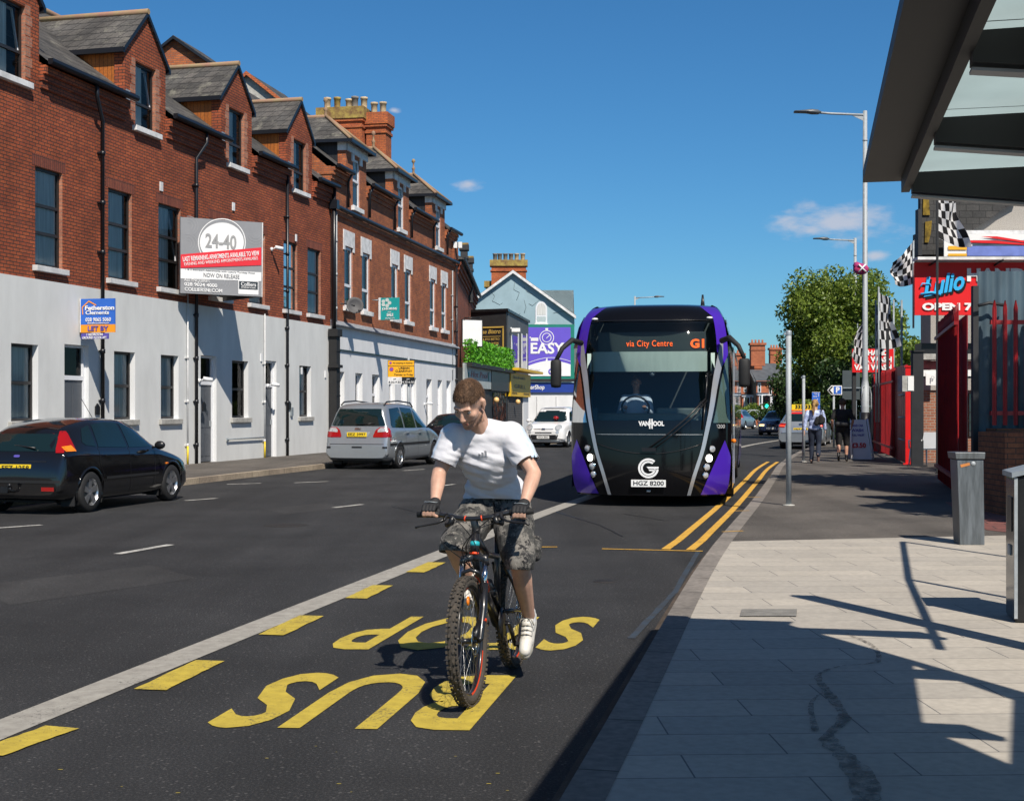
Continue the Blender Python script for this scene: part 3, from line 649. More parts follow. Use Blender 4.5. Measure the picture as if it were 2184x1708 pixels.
for h in hu:
    a,b=h[0],h[1]; mb=MB(); mb.box(a-.16,a+.02,-.03,-.002,7.12,7.82); mb.box(b-.02,b+.16,-.03,-.002,7.12,7.82); mb.box(a+.02,b-.02,-.03,-.002,7.27,7.82); mb.build('lintel',m_sill2,TB)
for h,g in zip(gh,gpx):
    if g[2]: door(TB,h[0],h[1],.12,2.85,2.1,m=m_black,y=.14)
    else: window(TB,h[0],h[1],h[2],h[3],m_wframe,.12,(.4,),None,curt=.4,fw=.09)
mb=MB(); yb=3.9; zb=9.8+.78*4.1
for i in range(len(ed)-1):
    a,b=ed[i],ed[i+1]; y0=-.2 if i%2==0 else .32
    mb.quad((a,y0,9.8+.78*(y0+.2)),(b,y0,9.8+.78*(y0+.2)),(b,yb,zb),(a,yb,zb))
mb.quad((-.02,yb,zb),(E1+.1,yb,zb),(E1+.1,8.2,9.8),(-.02,8.2,9.8)); mb.quad((E1+.1,-.2,9.8),(E1+.1,8.2,9.8),(E1+.1,yb,zb))
ro=mb.build('roof',m_slate,TB)
MB().quad((-.03,-.2,9.5),(-.03,8.2,9.5),(-.03,yb,zb)).build('party_wall',m_brB,TB)
mb=MB(); 
for k in range(9): mb.box(-.06,-.035,.1+k*.3,.42+k*.3,9.15+k*.22,9.32+k*.22)
mb.build('lead_flashing',m_lead,TB)
for i in range(0,len(ed),2): gutter(TB,ed[i]-.03,ed[i+1]+.03,-.28,9.8)
gutter(TB,-.05,E1+.05,-.12,8.45)
MB().box(0,E1,-.06,-.001,8.2,8.36).build('string_course',m_brB,TB)
zrb=lambda y:9.8+.78*(y+.2)
for c in DB:
    w=1.2; ze=10.95; mb=MB()
    wall(mb,c-w,c+w,9.78,10.62,[(c-.42,c+.42,8.78,10.5)],-.002,.1,m_brJ,m_brB); mb.mat(m_brB)
    for x in (c-w,c+w): mb.quad((x,-.002,9.78),(x,.3,9.78),(x,.3,10.62),(x,-.002,10.62))
    d=mb.build('dormer',None,TB)
    ym=(ze-9.8)/.78-.2
    for x in (c-w+.02,c+w-.02): MB().quad((x,.3,zrb(.3)-.3),(x,.3,ze),(x,ym+.2,ze),(x,ym+.2,ze-.3)).build('black_cheek',m_bboard,d)
    q=MB(); q.box(c-w-.03,c+w+.03,-.06,-.003,10.62,10.95); q.box(c-.6,c-.35,-.05,-.004,10.35,10.62); q.box(c+.35,c+.6,-.05,-.004,10.35,10.62); q.box(c-w-.03,c-w+.02,-.06,.3,10.62,10.95); q.build('fascia',m_sill2,d)
    q=MB(); q.mat(m_slate); o_=.22; A=(c,1.15,12.1); B=(c,(12.1-9.8)/.78,12.1)
    q.quad((c-w-o_,-.25,ze),(c+w+o_,-.25,ze),A); q.quad((c-w-o_,-.25,ze),A,B,(c-w-o_,ym+.3,ze)); q.quad((c+w+o_,-.25,ze),(c+w+o_,ym+.3,ze),B,A)
    q.quad((c-w-o_,-.25,ze-.01),(c-w-o_,ym+.2,ze-.01),(c+w+o_,ym+.2,ze-.01),(c+w+o_,-.25,ze-.01))
    q.mat(m_gut2); q.box(c-w-o_-.04,c+w+o_+.04,-.31,-.25,ze-.08,ze+.03); q.box(c-w-o_-.05,c-w-o_,-.25,ym,ze-.08,ze+.03); q.box(c+w+o_,c+w+o_+.05,-.25,ym,ze-.08,ze+.03)
    q.mat(m_ridge); 
    for p in ((c-w-o_,-.25,ze+.03),(c+w+o_,-.25,ze+.03)): q.tube([p,(A[0],A[1],A[2]+.03)],.06,6)
    q.tube([A,B],.07,6); q.lathe([(.07,12.1),(.05,12.3),(.09,12.36),(.04,12.42),(.035,12.6),(.09,12.66),(.07,12.76),(0,12.8)],8,(c,1.15,0))
    q.build('dormer_roof',None,d)
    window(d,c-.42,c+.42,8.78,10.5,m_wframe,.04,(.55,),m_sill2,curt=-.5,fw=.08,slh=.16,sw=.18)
    for s_ in (-1.28,1.28): MB().tube([(c+s_,-.12,8.6),(c+s_,-.12,9.5),(c+s_*1.03,-.26,9.75)],.045,8).build('drainpipe',m_gut2,TB)
# boundary pilaster and soil pipe between the terraces
mb=MB(); mb.mat(m_blackmatt); s_=.02; mb.box(-.32,.05,-.32,-.052,.1,4.0); mb.box(-.4,.1,-.38,-.052,4.0,4.25); mb.box(-.4,.1,-.4,-.052,2.95,3.05)
for k in range(7): mb.box(-.34,.07,-.335,-.32,.5+k*.5,.53+k*.5)
mb.mat(m_gut2); mb.tube([(-.1,-.16,4.2),(-.1,-.16,9.0)],.07,8); mb.box(-.22,.04,-.3,-.04,8.3,8.6); mb.build('black_pilaster',None,TB)
drainpipe(TB,E1-.3,8.3,.12,-.12); drainpipe(TB,.45,8.3,4.5,-.06,.03,m=m_steel,name='cable_conduit'); drainpipe(TB,E1-.9,8.0,2.9,-.06,.03,m=m_steel,name='cable_conduit')
MB().box(sB(768)+4.6,sB(768)+4.72,-.03,-.002,6.9,7.1).build('air_vent',m_sill2,TB)
cctv(TB,sB(902),zB(902,862),-.05)
# chimney with pots
ch=MB(); ch.mat(m_brC)
def stack(s0,s1,y0,y1,zt,mossy):
    ch.mat(m_brC); ch.box(s0,s1,y0,y1,10.5,zt-.9); ch.box(s0-.05,s1+.05,y0-.05,y1+.05,zt-.9,zt-.78); ch.box(s0,s1,y0,y1,zt-.78,zt-.62); ch.box(s0-.08,s1+.08,y0-.08,y1+.08,zt-.62,zt-.5)
    ch.mat(m_moss if mossy else m_brC); ch.box(s0-.12,s1+.12,y0-.12,y1+.12,zt-.5,zt)
stack(12.2,13.1,2.7,4.62,14.6,1); stack(12.6,13.5,1.75,2.62,14.4,0)
chimney=ch.build('chimney',None,TB)
def pots(par,lst,h=.5,r=.15):
    for (s,y,z,m_) in lst: MB().lathe([(r*.85,z),(r*.9,z+h*.2),(r*.95,z+h*.8),(r*1.1,z+h*.82),(r*1.1,z+h),(r*.85,z+h),(r*.8,z+h*.3)],12,(s,y,0)).build('chimney_pot',m_,par)
pots(chimney,[(12.5,4.35,14.6,m_pot),(12.5,3.9,14.6,m_moss),(12.5,3.1,14.6,m_potg),(12.7,2.75,14.6,m_pot),(12.9,2.35,14.4,m_pot),(12.9,1.95,14.4,m_pot),(12.9,3.5,14.6,m_pot)])
# rear gables behind the first terrace
def gable_block(name,label,pts,Y,depth,wm,rm,cm,cw=.12,dirv=(.22,.975)):
    t=T(name,label,'house',(0,0,0))
    poly=[P(x,y,Y) for x,y in pts]; zmin=.0
    a,b=poly[0],poly[-1]; base=[Vector((a.x,Y,zmin))]+poly+[Vector((b.x,Y,zmin))]
    D_=Vector((dirv[0]*depth,dirv[1]*depth,0)); n=len(base)
    mb=MB(); vs=base+[p+D_ for p in base]; mb.add(vs,[tuple(range(n)),tuple(range(n,2*n))]+[(i,(i+1)%n,n+(i+1)%n,n+i) for i in (0,n-2,n-1)]); mb.build('wall',wm,t)
    mb=MB(); e=Vector((0,-.15,.0))
    for i in range(len(poly)-1):
        p,q=poly[i],poly[i+1]; up=Vector((0,0,.1)); mb.add([p+e,q+e,q+D_,p+D_,p+e+up,q+e+up,q+D_+up,p+D_+up],[(0,1,2,3),(4,5,6,7),(0,1,5,4),(3,2,6,7),(0,3,7,4),(1,2,6,5)])
    r=mb.build('roof',rm,t)
    if cm:
        mb=MB()
        for i in range(len(poly)-1):
            p,q=poly[i]+e,poly[i+1]+e; up=Vector((0,0,cw)); o2=Vector((0,-.06,0)); mb.add([p+o2-up*.4,q+o2-up*.4,q+o2+up,p+o2+up,p-o2-up*.4,q-o2-up*.4,q-o2+up,p-o2+up],[(0,1,2,3),(4,5,6,7),(0,1,5,4),(3,2,6,7),(0,3,7,4),(1,2,6,5)])
        mb.build('verge',cm,t)
    return t
gable_block('rear_house','brick gable with black verge rising behind the nearest dormers of the dark red terrace',[(325,122),(372,84),(462,146)],47,2.2,m_brB,m_slate,m_gut2,.08)
gable_block('rear_house','pale stone gable with orange coping behind the third cedar dormer',[(505,182),(527,160),(618,232),(640,262)],55,4,m_conc,m_slate,m_brC,.12)
# ================= buildings at the far end =================
def world_box(name,pts,z0,z1,m,par,top=True):
    """pts: plan outline in world metres"""
    mb=MB(); n=len(pts); vs=[(p[0],p[1],z0) for p in pts]+[(p[0],p[1],z1) for p in pts]
    mb.add(vs,[(i,(i+1)%n,n+(i+1)%n,n+i) for i in range(n)]+([tuple(range(n,2*n))] if top else [])); return mb.build(name,m,par)
class Face:
    """vertical plane through P(px0,.,Y0) and P(px1,.,Y1); at(px,py) casts an image pixel onto it"""
    def __init__(s,px0,Y0,px1,Y1,off=0):
        s.a=P(px0,870,Y0); s.b=P(px1,870,Y1); s.d=(s.b-s.a).normalized(); s.n=Vector((s.d.y,-s.d.x,0))
        if s.n.y>0: s.n=-s.n
        s.a=s.a+s.n*off; s.ang=math.atan2(s.d.y,s.d.x)
    def at(s,px,py,off=0):
        r=(px-1092)/2850; k=(s.a.x-r*s.a.y)/(r*s.d.y-s.d.x); p=s.a+s.d*k
        return Vector((p.x,p.y,1.6-(py-870)/2850*p.y))+s.n*off
    def s(s_,px): 
        p=s_.at(px,870); return (p-s_.a).dot(s_.d)
    def rect(s,mb,x0,x1,y0,y1,off=0,th=0,flat=True):
        a=s.at(x0,y0,off);b=s.at(x1,y0,off)
        zt=s.at((x0+x1)/2,y0).z; zb=s.at((x0+x1)/2,y1).z
        p=[Vector((a.x,a.y,zb)),Vector((b.x,b.y,zb)),Vector((b.x,b.y,zt)),Vector((a.x,a.y,zt))]
        if th:
            q=[v-s.n*th for v in p]; mb.add(p+q,[(0,1,2,3),(7,6,5,4),(0,4,5,1),(1,5,6,2),(2,6,7,3),(3,7,4,0)])
        else: mb.add(p,[(0,1,2,3)])
    def poly(s,mb,pts,off=0,th=0):
        p=[s.at(x,y,off) for x,y in pts]; n=len(p)
        if th:
            q=[v-s.n*th for v in p]; mb.add(p+q,[tuple(range(n)),tuple(range(2*n-1,n-1,-1))]+[(i,n+i,n+(i+1)%n,(i+1)%n) for i in range(n)])
        else: mb.add(p,[tuple(range(n))])
    def text(s,t,px,py,hpx,m,par,off=.02,fit=None,**k):
        p=s.at(px,py,off); sz=hpx*p.y/2850/.70
        if fit: fit=abs((s.at(px+fit/2,py)-s.at(px-fit/2,py)).length)
        fl=math.atan2(s.n.x,-s.n.y)
        return lettering(t,sz,m,par,p,(R(90),0,fl),fit=fit,**k)
def fr(F,name,m,par,x0,x1,y0,y1,off=0,th=0,**k):
    mb=MB(); F.rect(mb,x0,x1,y0,y1,off,th); return mb.build(name,m,par,**k)
# ---- brick corner house beyond the second terrace ----
t=T('corner_house','narrow red brick end house with black chimneys beyond the orange brick terrace','house')
m_cb=mat('black chimney render',(.035,.036,.04),.8,var=.3)
mb=MB(); A=Vector((-2.62,63.9));B=Vector((-2.35,86)); 
mb.add([(A.x,A.y,.1),(B.x,B.y,.1),(B.x-9,B.y+1,.1),(A.x-9,A.y,.1),(A.x,A.y,8.7),(B.x,B.y,8.7),(B.x-9,B.y+1,8.7),(A.x-9,A.y,8.7)],[(0,1,5,4),(1,2,6,5),(0,4,7,3),(4,5,6,7)])
for k in range(3): mb.add([(A.x+.05+k*.07,A.y,8.0+k*.22),(B.x+.05+k*.07,B.y,8.0+k*.22),(B.x+.05+k*.07,B.y,8.2+k*.22),(A.x+.05+k*.07,A.y,8.2+k*.22),(A.x,A.y,8.0+k*.22),(B.x,B.y,8.0+k*.22)],[(0,1,2,3),(0,3,4),(0,4,5,1)])
mb.build('wall',m_brA,t)
mb=MB(); mb.mat(m_slate); mb.add([(A.x+.35,A.y-.1,8.7),(B.x+.35,B.y,8.7),(B.x-3.6,B.y,11.2),(A.x-3.6,A.y-.1,11.2),(A.x-8,A.y-.1,8.7)],[(0,1,2,3),(0,3,4)]); mb.mat(m_gut2)
for k in range(26): 
    y=A.y+k*.85; mb.box(A.x+.3+k*.01,A.x+.42+k*.01,y,y+.35,8.62,8.8)
mb.build('roof',None,t)
for (x0,x1,y0,y1,Y) in ((982,997,522,548,71),(989,1008,550,600,76)):
    mb=MB(); mb.mat(m_cb); a=P(x0,y0,Y);b=P(x1,y1,Y); mb.box(a.x,b.x,Y,Y+.6,b.z-1.2,a.z-.1); mb.box(a.x-.07,b.x+.07,Y-.07,Y+.67,a.z-.28,a.z); mb.box(a.x-.05,b.x+.05,Y-.05,Y+.65,a.z-.75,a.z-.62)
    mb.mat(m_moss); mb.box(a.x-.05,b.x+.05,Y-.05,Y+.65,a.z,a.z+.1); mb.build('chimney',None,t)
mb=MB(); mb.mat(m_white)
for x in (973,981): 
    p=P(x,523,62.5); mb.box(p.x-.12,p.x+.1,62.4,62.6,p.z-.14,p.z+.14)
mb.build('floodlight',None,t)
# ---- row of shops, single storey ----
m_bist=mat('black cladding',(.022,.023,.025),.6,var=.25,vs=2); m_gold=mat('gold lettering',(.55,.36,.08),.5,var=0); m_gcl=mat('grey cladding',(.10,.11,.115),.6,var=.3,vs=3,stretch=(3,3,.3))
t=T('bistro_building','black clad two storey bistro with gold framed sign and grey upper windows','building')
FS=Face(985,64,1125,85)   # street line of the shop fronts
FU=Face(1080,78,1127,88.8) # upper storey street wall
FL=Face(996,79.2,1080,78)  # upper storey wall facing us
a=FL.at(996,870);b=FL.at(1080,870);c=FU.at(1127,870)
world_box('upper_storey',[(a.x,a.y),(b.x,b.y),(c.x,c.y),(c.x-4,c.y+1)],3.5,FL.at(1080,664).z,m_bist,t)
mb=MB(); z=FL.at(1080,664).z; mb.add([(a.x-.1,a.y-.12,z),(b.x+.1,b.y-.15,z),(c.x+.12,c.y,z),(c.x-4,c.y+1,z),(a.x-.1,a.y-.12,z+.16),(b.x+.1,b.y-.15,z+.16),(c.x+.12,c.y,z+.16),(c.x-4,c.y+1,z+.16)],[(0,1,5,4),(1,2,6,5),(4,5,6,7),(0,3,7,4),(0,1,2,3)]); mb.build('parapet',m_black,t)
s0=FS.at(986,870);s1=FS.at(1126,870)
world_box('shop_front',[(s0.x,s0.y),(s1.x,s1.y),(s1.x-5,s1.y+1),(s0.x-3,s0.y+.4)],.1,3.55,m_bist,t)
fr(FU,'street_cladding',m_gcl,t,1082,1126,676,870,.03,.02)
for x0,x1 in ((1088,1104),(1110,1122)):
    mb=MB(); mb.mat(m_gcl); FU.rect(mb,x0,x1,715,788,.06,.02); mb.mat(m_wframe); FU.rect(mb,x0,x0+2,712,790,.09,.03); FU.rect(mb,x1-1.5,x1,712,790,.09,.03); mb.mat(m_glass); FU.rect(mb,x0+2,x1-1.5,716,786,.07); mb.build('window',None,t)
mb=MB(); mb.mat(m_gold)
for r_ in ((1003,1075,697,700),(1003,1075,748,751),(1003,1005.5,700,748),(1072.5,1075,700,748),(1010,1068,717.5,718.5)): FL.rect(mb,*r_,.05,.02)
gs=mb.build('gilt_frame',None,t)
FL.text('house Bistro',1040,708,9,m_gold,gs,.06,fit=56,shear=.3,bold=.01)
FL.text('CAFE & BYO BISTRO',1041,724,5,m_gold,gs,.06,fit=50); FL.text('7 DAYS A WEEK',1044,733,5,m_gold,gs,.06,fit=42); FL.text('BREAKFAST LUNCH AND DINNER',1042,742,5,m_gold,gs,.06,fit=58)
cctv_w=MB(); cctv_w.mat(m_white)
for px,py in ((1088,704),(1129,724)): p=FU.at(px,py,.35); cctv_w.obox(p,(.5,.25,.22)); cctv_w.obox(FU.at(px-3,py-4,.15),(.08,.3,.08))
cctv_w.build('floodlight',None,t)
m_shopsign=mat('shop sign grey',(.42,.46,.45),.5,var=.12); m_teal=mat('teal letters',(.02,.25,.2),.5,var=0); m_pink=mat('faded red letters',(.42,.12,.11),.5,var=0)
s_=fr(FS,'fascia_sign',m_shopsign,t,986,1043,779,828,.12,.1)
FS.text('Hot Pool',1017,800,13,m_pink,s_,.135,fit=36,shear=.2); FS.text('||',994,802,13,m_teal,s_,.135,bold=.05); FS.text('||',1037,802,13,m_teal,s_,.135,bold=.05)
fr(FS,'dark_fascia',m_black,t,1043,1082,789,834,.15,.12)
m_ysign=mat('yellow shop sign',(.72,.44,.01),.45,var=.08)
ys=fr(FS,'yellow_sign',m_ysign,t,1082,1125,797,846,.2,.15); mb=MB(); FS.rect(mb,1080,1134,789,794,.75,.75); mb.build('yellow_awning',m_ysign,t)
FS.text("Seedrunk's",1100,806,6,m_black,ys,.22,fit=26,shear=.2); FS.text('GRILL',1102,825,8,m_black,ys,.22,fit=24); FS.text('deliveries',1090,838,4,m_black,ys,.22,fit=11); FS.text('takeaways',1116,840,4,m_black,ys,.22,fit=13)
m_shut=bricks('roller shutter',(.10,.10,.105,1),(.09,.09,.095,1),(.02,.02,.02,1),bw=40,rh=.11,ms=.02,bump=.8,blotch=.1)
fr(FS,'roller_shutter',m_shut,t,1083,1113,848,920,.04,.03); fr(FS,'shop_window',m_glass,t,1050,1078,838,920,.04,.03); fr(FS,'white_pier',m_renderW,t,1114,1125,848,930,.06,.05)
mb=MB(); mb.mat(mat('lantern glow',(.8,.5,.2),.4,var=0))
for px,py in ((1047,853),(1094,857)): mb.ball(FS.at(px,py,.3),.16,8)
mb.build('wall_lantern',None,t)
# hedge planter over the shop fronts
hg=T('artificial_hedge','bright green artificial hedge panel along the top of the shop fronts','hedge')
def leaves(mb,n,fn,size,sd,jit=1.,up=0,asp=.6):
    r=random.Random(sd)
    for _ in range(n):
        p=fn(r)
        if p is None: continue
        a=Vector((r.gauss(0,1),r.gauss(0,1),r.gauss(0,1)+up)).normalized(); b=a.cross(Vector((r.gauss(0,1),r.gauss(0,1),r.gauss(0,1)))).normalized()
        s=size*r.uniform(.6,1.3); a=a*s; b=b*s*asp; p=Vector(p)
        i=len(mb.v); mb.v+= [p-a,p+b*.9-a*.1,p+a,p-b*.9-a*.1]; mb.f.append([i,i+1,i+2,i+3]); mb.mi.append(mb.cur); mb.sm.append(False)
def leafmat(name,c1,c2,rough=.5,trans=.25,pos=.6):
    m=bpy.data.materials.new(name); m.use_nodes=True; t=m.node_tree; b=t.nodes['Principled BSDF']; b.inputs['Roughness'].default_value=rough; b.inputs['Specular IOR Level'].default_value=.4
    g=_n(t,'ShaderNodeNewGeometry'); n=_n(t,'ShaderNodeTexNoise'); n.inputs['Scale'].default_value=pos; tx=_n(t,'ShaderNodeTexCoord'); t.links.new(tx.outputs['Object'],n.inputs['Vector'])
    a=_n(t,'ShaderNodeMath',operation='ADD'); t.links.new(g.outputs['Random Per Island'],a.inputs[0]); t.links.new(n.outputs['Fac'],a.inputs[1])
    r=_n(t,'ShaderNodeMapRange'); r.inputs['From Min'].default_value=.4; r.inputs['From Max'].default_value=1.6; t.links.new(a.outputs[0],r.inputs['Value'])
    x=_n(t,'ShaderNodeMix',data_type='RGBA'); x.inputs[6].default_value=c1; x.inputs[7].default_value=c2; t.links.new(r.outputs[0],x.inputs[0]); t.links.new(x.outputs[2],b.inputs['Base Color'])
    tr=_n(t,'ShaderNodeBsdfTranslucent'); t.links.new(x.outputs[2],tr.inputs[0]); ms=_n(t,'ShaderNodeMixShader'); ms.inputs[0].default_value=trans
    t.links.new(b.outputs[0],ms.inputs[1]); t.links.new(tr.outputs[0],ms.inputs[2]); t.links.new(ms.outputs[0],t.nodes['Material Output'].inputs[0]); return m
m_hedge=leafmat('bright hedge leaf',(.03,.17,.01,1),(.17,.50,.03,1)); m_leaf=leafmat('tree leaf',(.045,.095,.010,1),(.26,.34,.05,1),.45,.3,.9); m_leafd=leafmat('dark leaf',(.014,.038,.009,1),(.05,.095,.02,1),.5,.2)
m_bark=mat('bark',(.07,.055,.04),.95,var=.4,vs=6,bump=.6,bs=20)
mb=MB(); mb.mat(mat('planter',(.02,.02,.02),.6,var=.2)); FS.rect(mb,990,1084,781,789,.4,.5); mb.build('planter',None,hg)
ha=FS.at(994,870,.3);hb=FS.at(1086,870,.3)
mb=MB(); leaves(mb,5200,lambda r:ha.lerp(hb,r.random())+FS.n*r.uniform(-.45,.08)+Vector((0,0,r.uniform(2.05,3.38))),.085,3)
o=mb.build('foliage',m_hedge,hg,fix=False)
# plain lit-from-front hanging light box sign
lb=T('hanging_sign','blank white box sign hanging above the bright green hedge','sign')
Fb=Face(985,66,1029,66.4); fr(Fb,'panel',m_white,lb,987,1028,683,738,0,.12); fr(Fb,'sign_frame',m_black,lb,985.5,1029.5,681,740,-.02,.08)
mb=MB(); p=Fb.at(990,678); q=Fb.at(1024,678); mb.tube([p,q],.03,6); mb.tube([q,Fb.at(1024,683)],.02,6); mb.tube([p,Fb.at(990,683)],.02,6); mb.build('bracket',m_black,lb)
# ---- pale blue gabled house ----
m_bluer=mat('pale blue render',(.30,.42,.47),.85,var=.10,vs=.8,bump=.1); 
t=T('gable_house','pale blue rendered gable house with white verge, arched window and tall brick chimney','house')
YG=96; FG=Face(1000,YG,1225,YG)
poly=[(1225,905),(1225,674),(1094,579),(958,675),(958,905)]
mb=MB(); FG.poly(mb,poly,0,9); mb.build('wall',m_bluer,t)
mb=MB(); mb.mat(m_sill2)
for a,b in (((1094,577),(1228,674)),((1094,577),(958,676))):
    p=FG.at(*a,.35);q=FG.at(*b,.35); up=Vector((0,0,.22)); n=Vector((0,.5,0)); mb.add([p,q,q-up,p-up,p+n,q+n,q-up+n,p-up+n],[(0,1,2,3),(4,5,6,7),(0,1,5,4),(3,2,6,7),(1,2,6,5)])
mb.build('verge',None,t)
mb=MB()
for a,b in (((1094,576.5),(1228,673)),((1094,576.5),(958,675))):
    p=FG.at(*a,.3);q=FG.at(*b,.3); mb.add([p,q,q+Vector((0,9.4,0)),p+Vector((0,9.4,0))],[(0,1,2,3)])
mb.build('roof',m_slate,t)
# cracks in render
mb=MB()
for pts in ([(1048,622),(1055,632),(1050,642),(1066,650),(1072,646)],[(1098,600),(1096,618),(1108,624),(1102,640)],[(1118,612),(1124,622),(1136,628)],[(1060,670),(1085,666),(1100,674),(1110,668)],[(1150,640),(1136,652),(1128,648)],[(1180,668),(1200,664),(1212,668)],[(1118,640),(1122,655),(1118,668)]):
    mb.tube([FG.at(x,y,.01) for x,y in pts],.018,4)
mb.build('render_crack',mat('hairline crack',(.15,.2,.22),.9,var=0),t)
w=MB(); w.mat(m_wframe); arc=[(1142,690),(1142,660)]+[(1154.5-12.5*math.cos(R(a)),660-17*math.sin(R(a))) for a in range(20,180,20)]+[(1167,660),(1167,690)]
FG.poly(w,arc,.06,.05); w.mat(m_sill2); FG.rect(w,1140,1169,690,694,.15,.15); wn=w.build('window',None,t)
ins=[(1145,672)]+[(1154.5-9.5*math.cos(R(a)),660-13.5*math.sin(R(a))) for a in range(10,180,20)]+[(1164,672)]
w=MB(); FG.poly(w,ins,.07); w.build('pane',m_curt,wn); w=MB(); FG.rect(w,1145,1164,675,687,.07); w.build('pane',m_pane,wn)
mb=MB(); c0=FG.at(1050,600); mb.mat(m_brC)
def chim(mb,x0,x1,y0,y1,Y,d,brick,top,cap=True):
    a=P(x0,y0,Y);b=P(x1,y1,Y); mb.mat(brick); mb.box(a.x,b.x,Y,Y+d,b.z,a.z-.5)
    if cap: mb.box(a.x-.08,b.x+.08,Y-.08,Y+d+.08,a.z-.9,a.z-.8)
    mb.mat(top); mb.box(a.x-.12,b.x+.12,Y-.12,Y+d+.12,a.z-.5,a.z-.05)
chim(mb,1048,1122,553,628,99,.9,m_brC,m_moss); chim(mb,1036,1050,598,640,99.5,.8,m_moss,m_moss,False); ch=mb.build('chimney',None,t)
for x in (1056,1066,1078,1090,1102,1115): 
    a=P(x,553,99.3); MB().lathe([(.14,a.z-.1),(.16,a.z+.33),(.19,a.z+.35),(.19,a.z+.42),(.1,a.z+.42)],10,(a.x,a.y,0)).build('chimney_pot',m_pot if x in(1102,1115) else m_potg,ch)
t=T('slate_roofed_block','rear block with plain dark slate roof just right of the pale blue gable','building')
a=P(1158,619,104);b=P(1223,619,104); z0=P(1158,700,104).z
mb=MB(); mb.mat(m_slate); mb.quad((a.x-1,102,z0),(b.x,102,z0),(b.x,104,a.z),(a.x-1,104,a.z)); mb.quad((a.x-1,106,z0),(b.x,106,z0),(b.x,104,a.z),(a.x-1,104,a.z)); mb.build('roof',None,t)
mb=MB(); mb.prism([(102,z0),(104,a.z),(106,z0),(106,0),(102,0)],0,a.x-1,b.x-.05); mb.build('wall',m_bluer,t)
# ---- billboard on the gable ----
m_green=mat('green frame',(.012,.21,.15),.45,var=.08); m_purp=mat('poster purple',(.13,.085,.56),.5,var=.07,vs=1)
bb=T('billboard','purple billboard with a stopwatch and the word EASY in a green frame','billboard')
FBd=Face(1120,YG-.7,1223,YG-.7)
fr(FBd,'billboard_frame',m_green,bb,1119,1225,692,808,0,.3); ps=fr(FBd,'poster',m_purp,bb,1124,1217,698,802,.05,.03)
FBd.text('EASY',1166,744,22,m_lettwhite,ps,.07,fit=72,bold=.03)
mb=MB()
def ring(mb,F,cx,cy,ro,ri,off,a0=0,a1=360,n=32):
    for k in range(n):
        u,v=R(a0+(a1-a0)*k/n),R(a0+(a1-a0)*(k+1)/n)
        mb.add([F.at(cx+ro*math.cos(u),cy-ro*math.sin(u),off),F.at(cx+ro*math.cos(v),cy-ro*math.sin(v),off),F.at(cx+ri*math.cos(v),cy-ri*math.sin(v),off),F.at(cx+ri*math.cos(u),cy-ri*math.sin(u),off)],[(0,1,2,3)])
ring(mb,FBd,1166,720,15.5,14,.06); ring(mb,FBd,1166,720,10,8.6,.06); FBd.rect(mb,1163,1169,700,704,.06); FBd.poly(mb,[(1165,721),(1173,713),(1174,714),(1166,722)],.061); mb.build('stopwatch',m_lettwhite,ps,fix=False)
mb=MB(); top=[(1124,781)]+[(1124+93*k/10,781-12*math.sin(R(18*k*.9))) for k in range(1,11)]
FBd.poly(mb,top+[(1217,802),(1124,802)],.052,.0); mb.build('poster_foot',m_lettwhite,ps,fix=False)
mb=MB(); FBd.poly(mb,[(1124,775)]+[(1124+93*k/10,775-12*math.sin(R(18*k*.9))) for k in range(1,11)]+[(1124+93*k/10,774-12*math.sin(R(18*k*.9))) for k in range(10,-1,-1)],.053); FBd.poly(mb,[(1164,768),(1167,762),(1168,768),(1162,801),(1158,801)],.054); mb.build('swoosh',m_lettwhite,ps,fix=False)
FBd.text('Go',1180,793,12,m_purp,ps,.075,bold=.03); FBd.text('Glider',1141,789,5,m_curt,ps,.075,fit=22)
# ---- corner supermarket ----
t=T('corner_shop','white single storey shop with blue fascia reading SuperShop under the billboard','shop')
FSh=Face(1110,94.2,1228,94.2); mb=MB(); FSh.rect(mb,1108,1228,822,925,0,1.6); mb.build('wall',m_renderW,t); m_navy=mat('navy fascia',(.018,.05,.30),.4,var=.05)
s_=fr(FSh,'fascia_sign',m_navy,t,1118,1226,816,837,.15,.2); FSh.text('SuperShop',1138,826,9,m_lettwhite,s_,.17,fit=46,shear=.15,bold=.02)
fr(FSh,'ledge',m_bist,t,1118,1226,808,814,.3,.5)
mb=MB(); FSh.rect(mb,1145,1146,845,900,.06,.05); FSh.rect(mb,1186,1187,845,900,.06,.05); mb.build('panel_joint',m_sill,t)
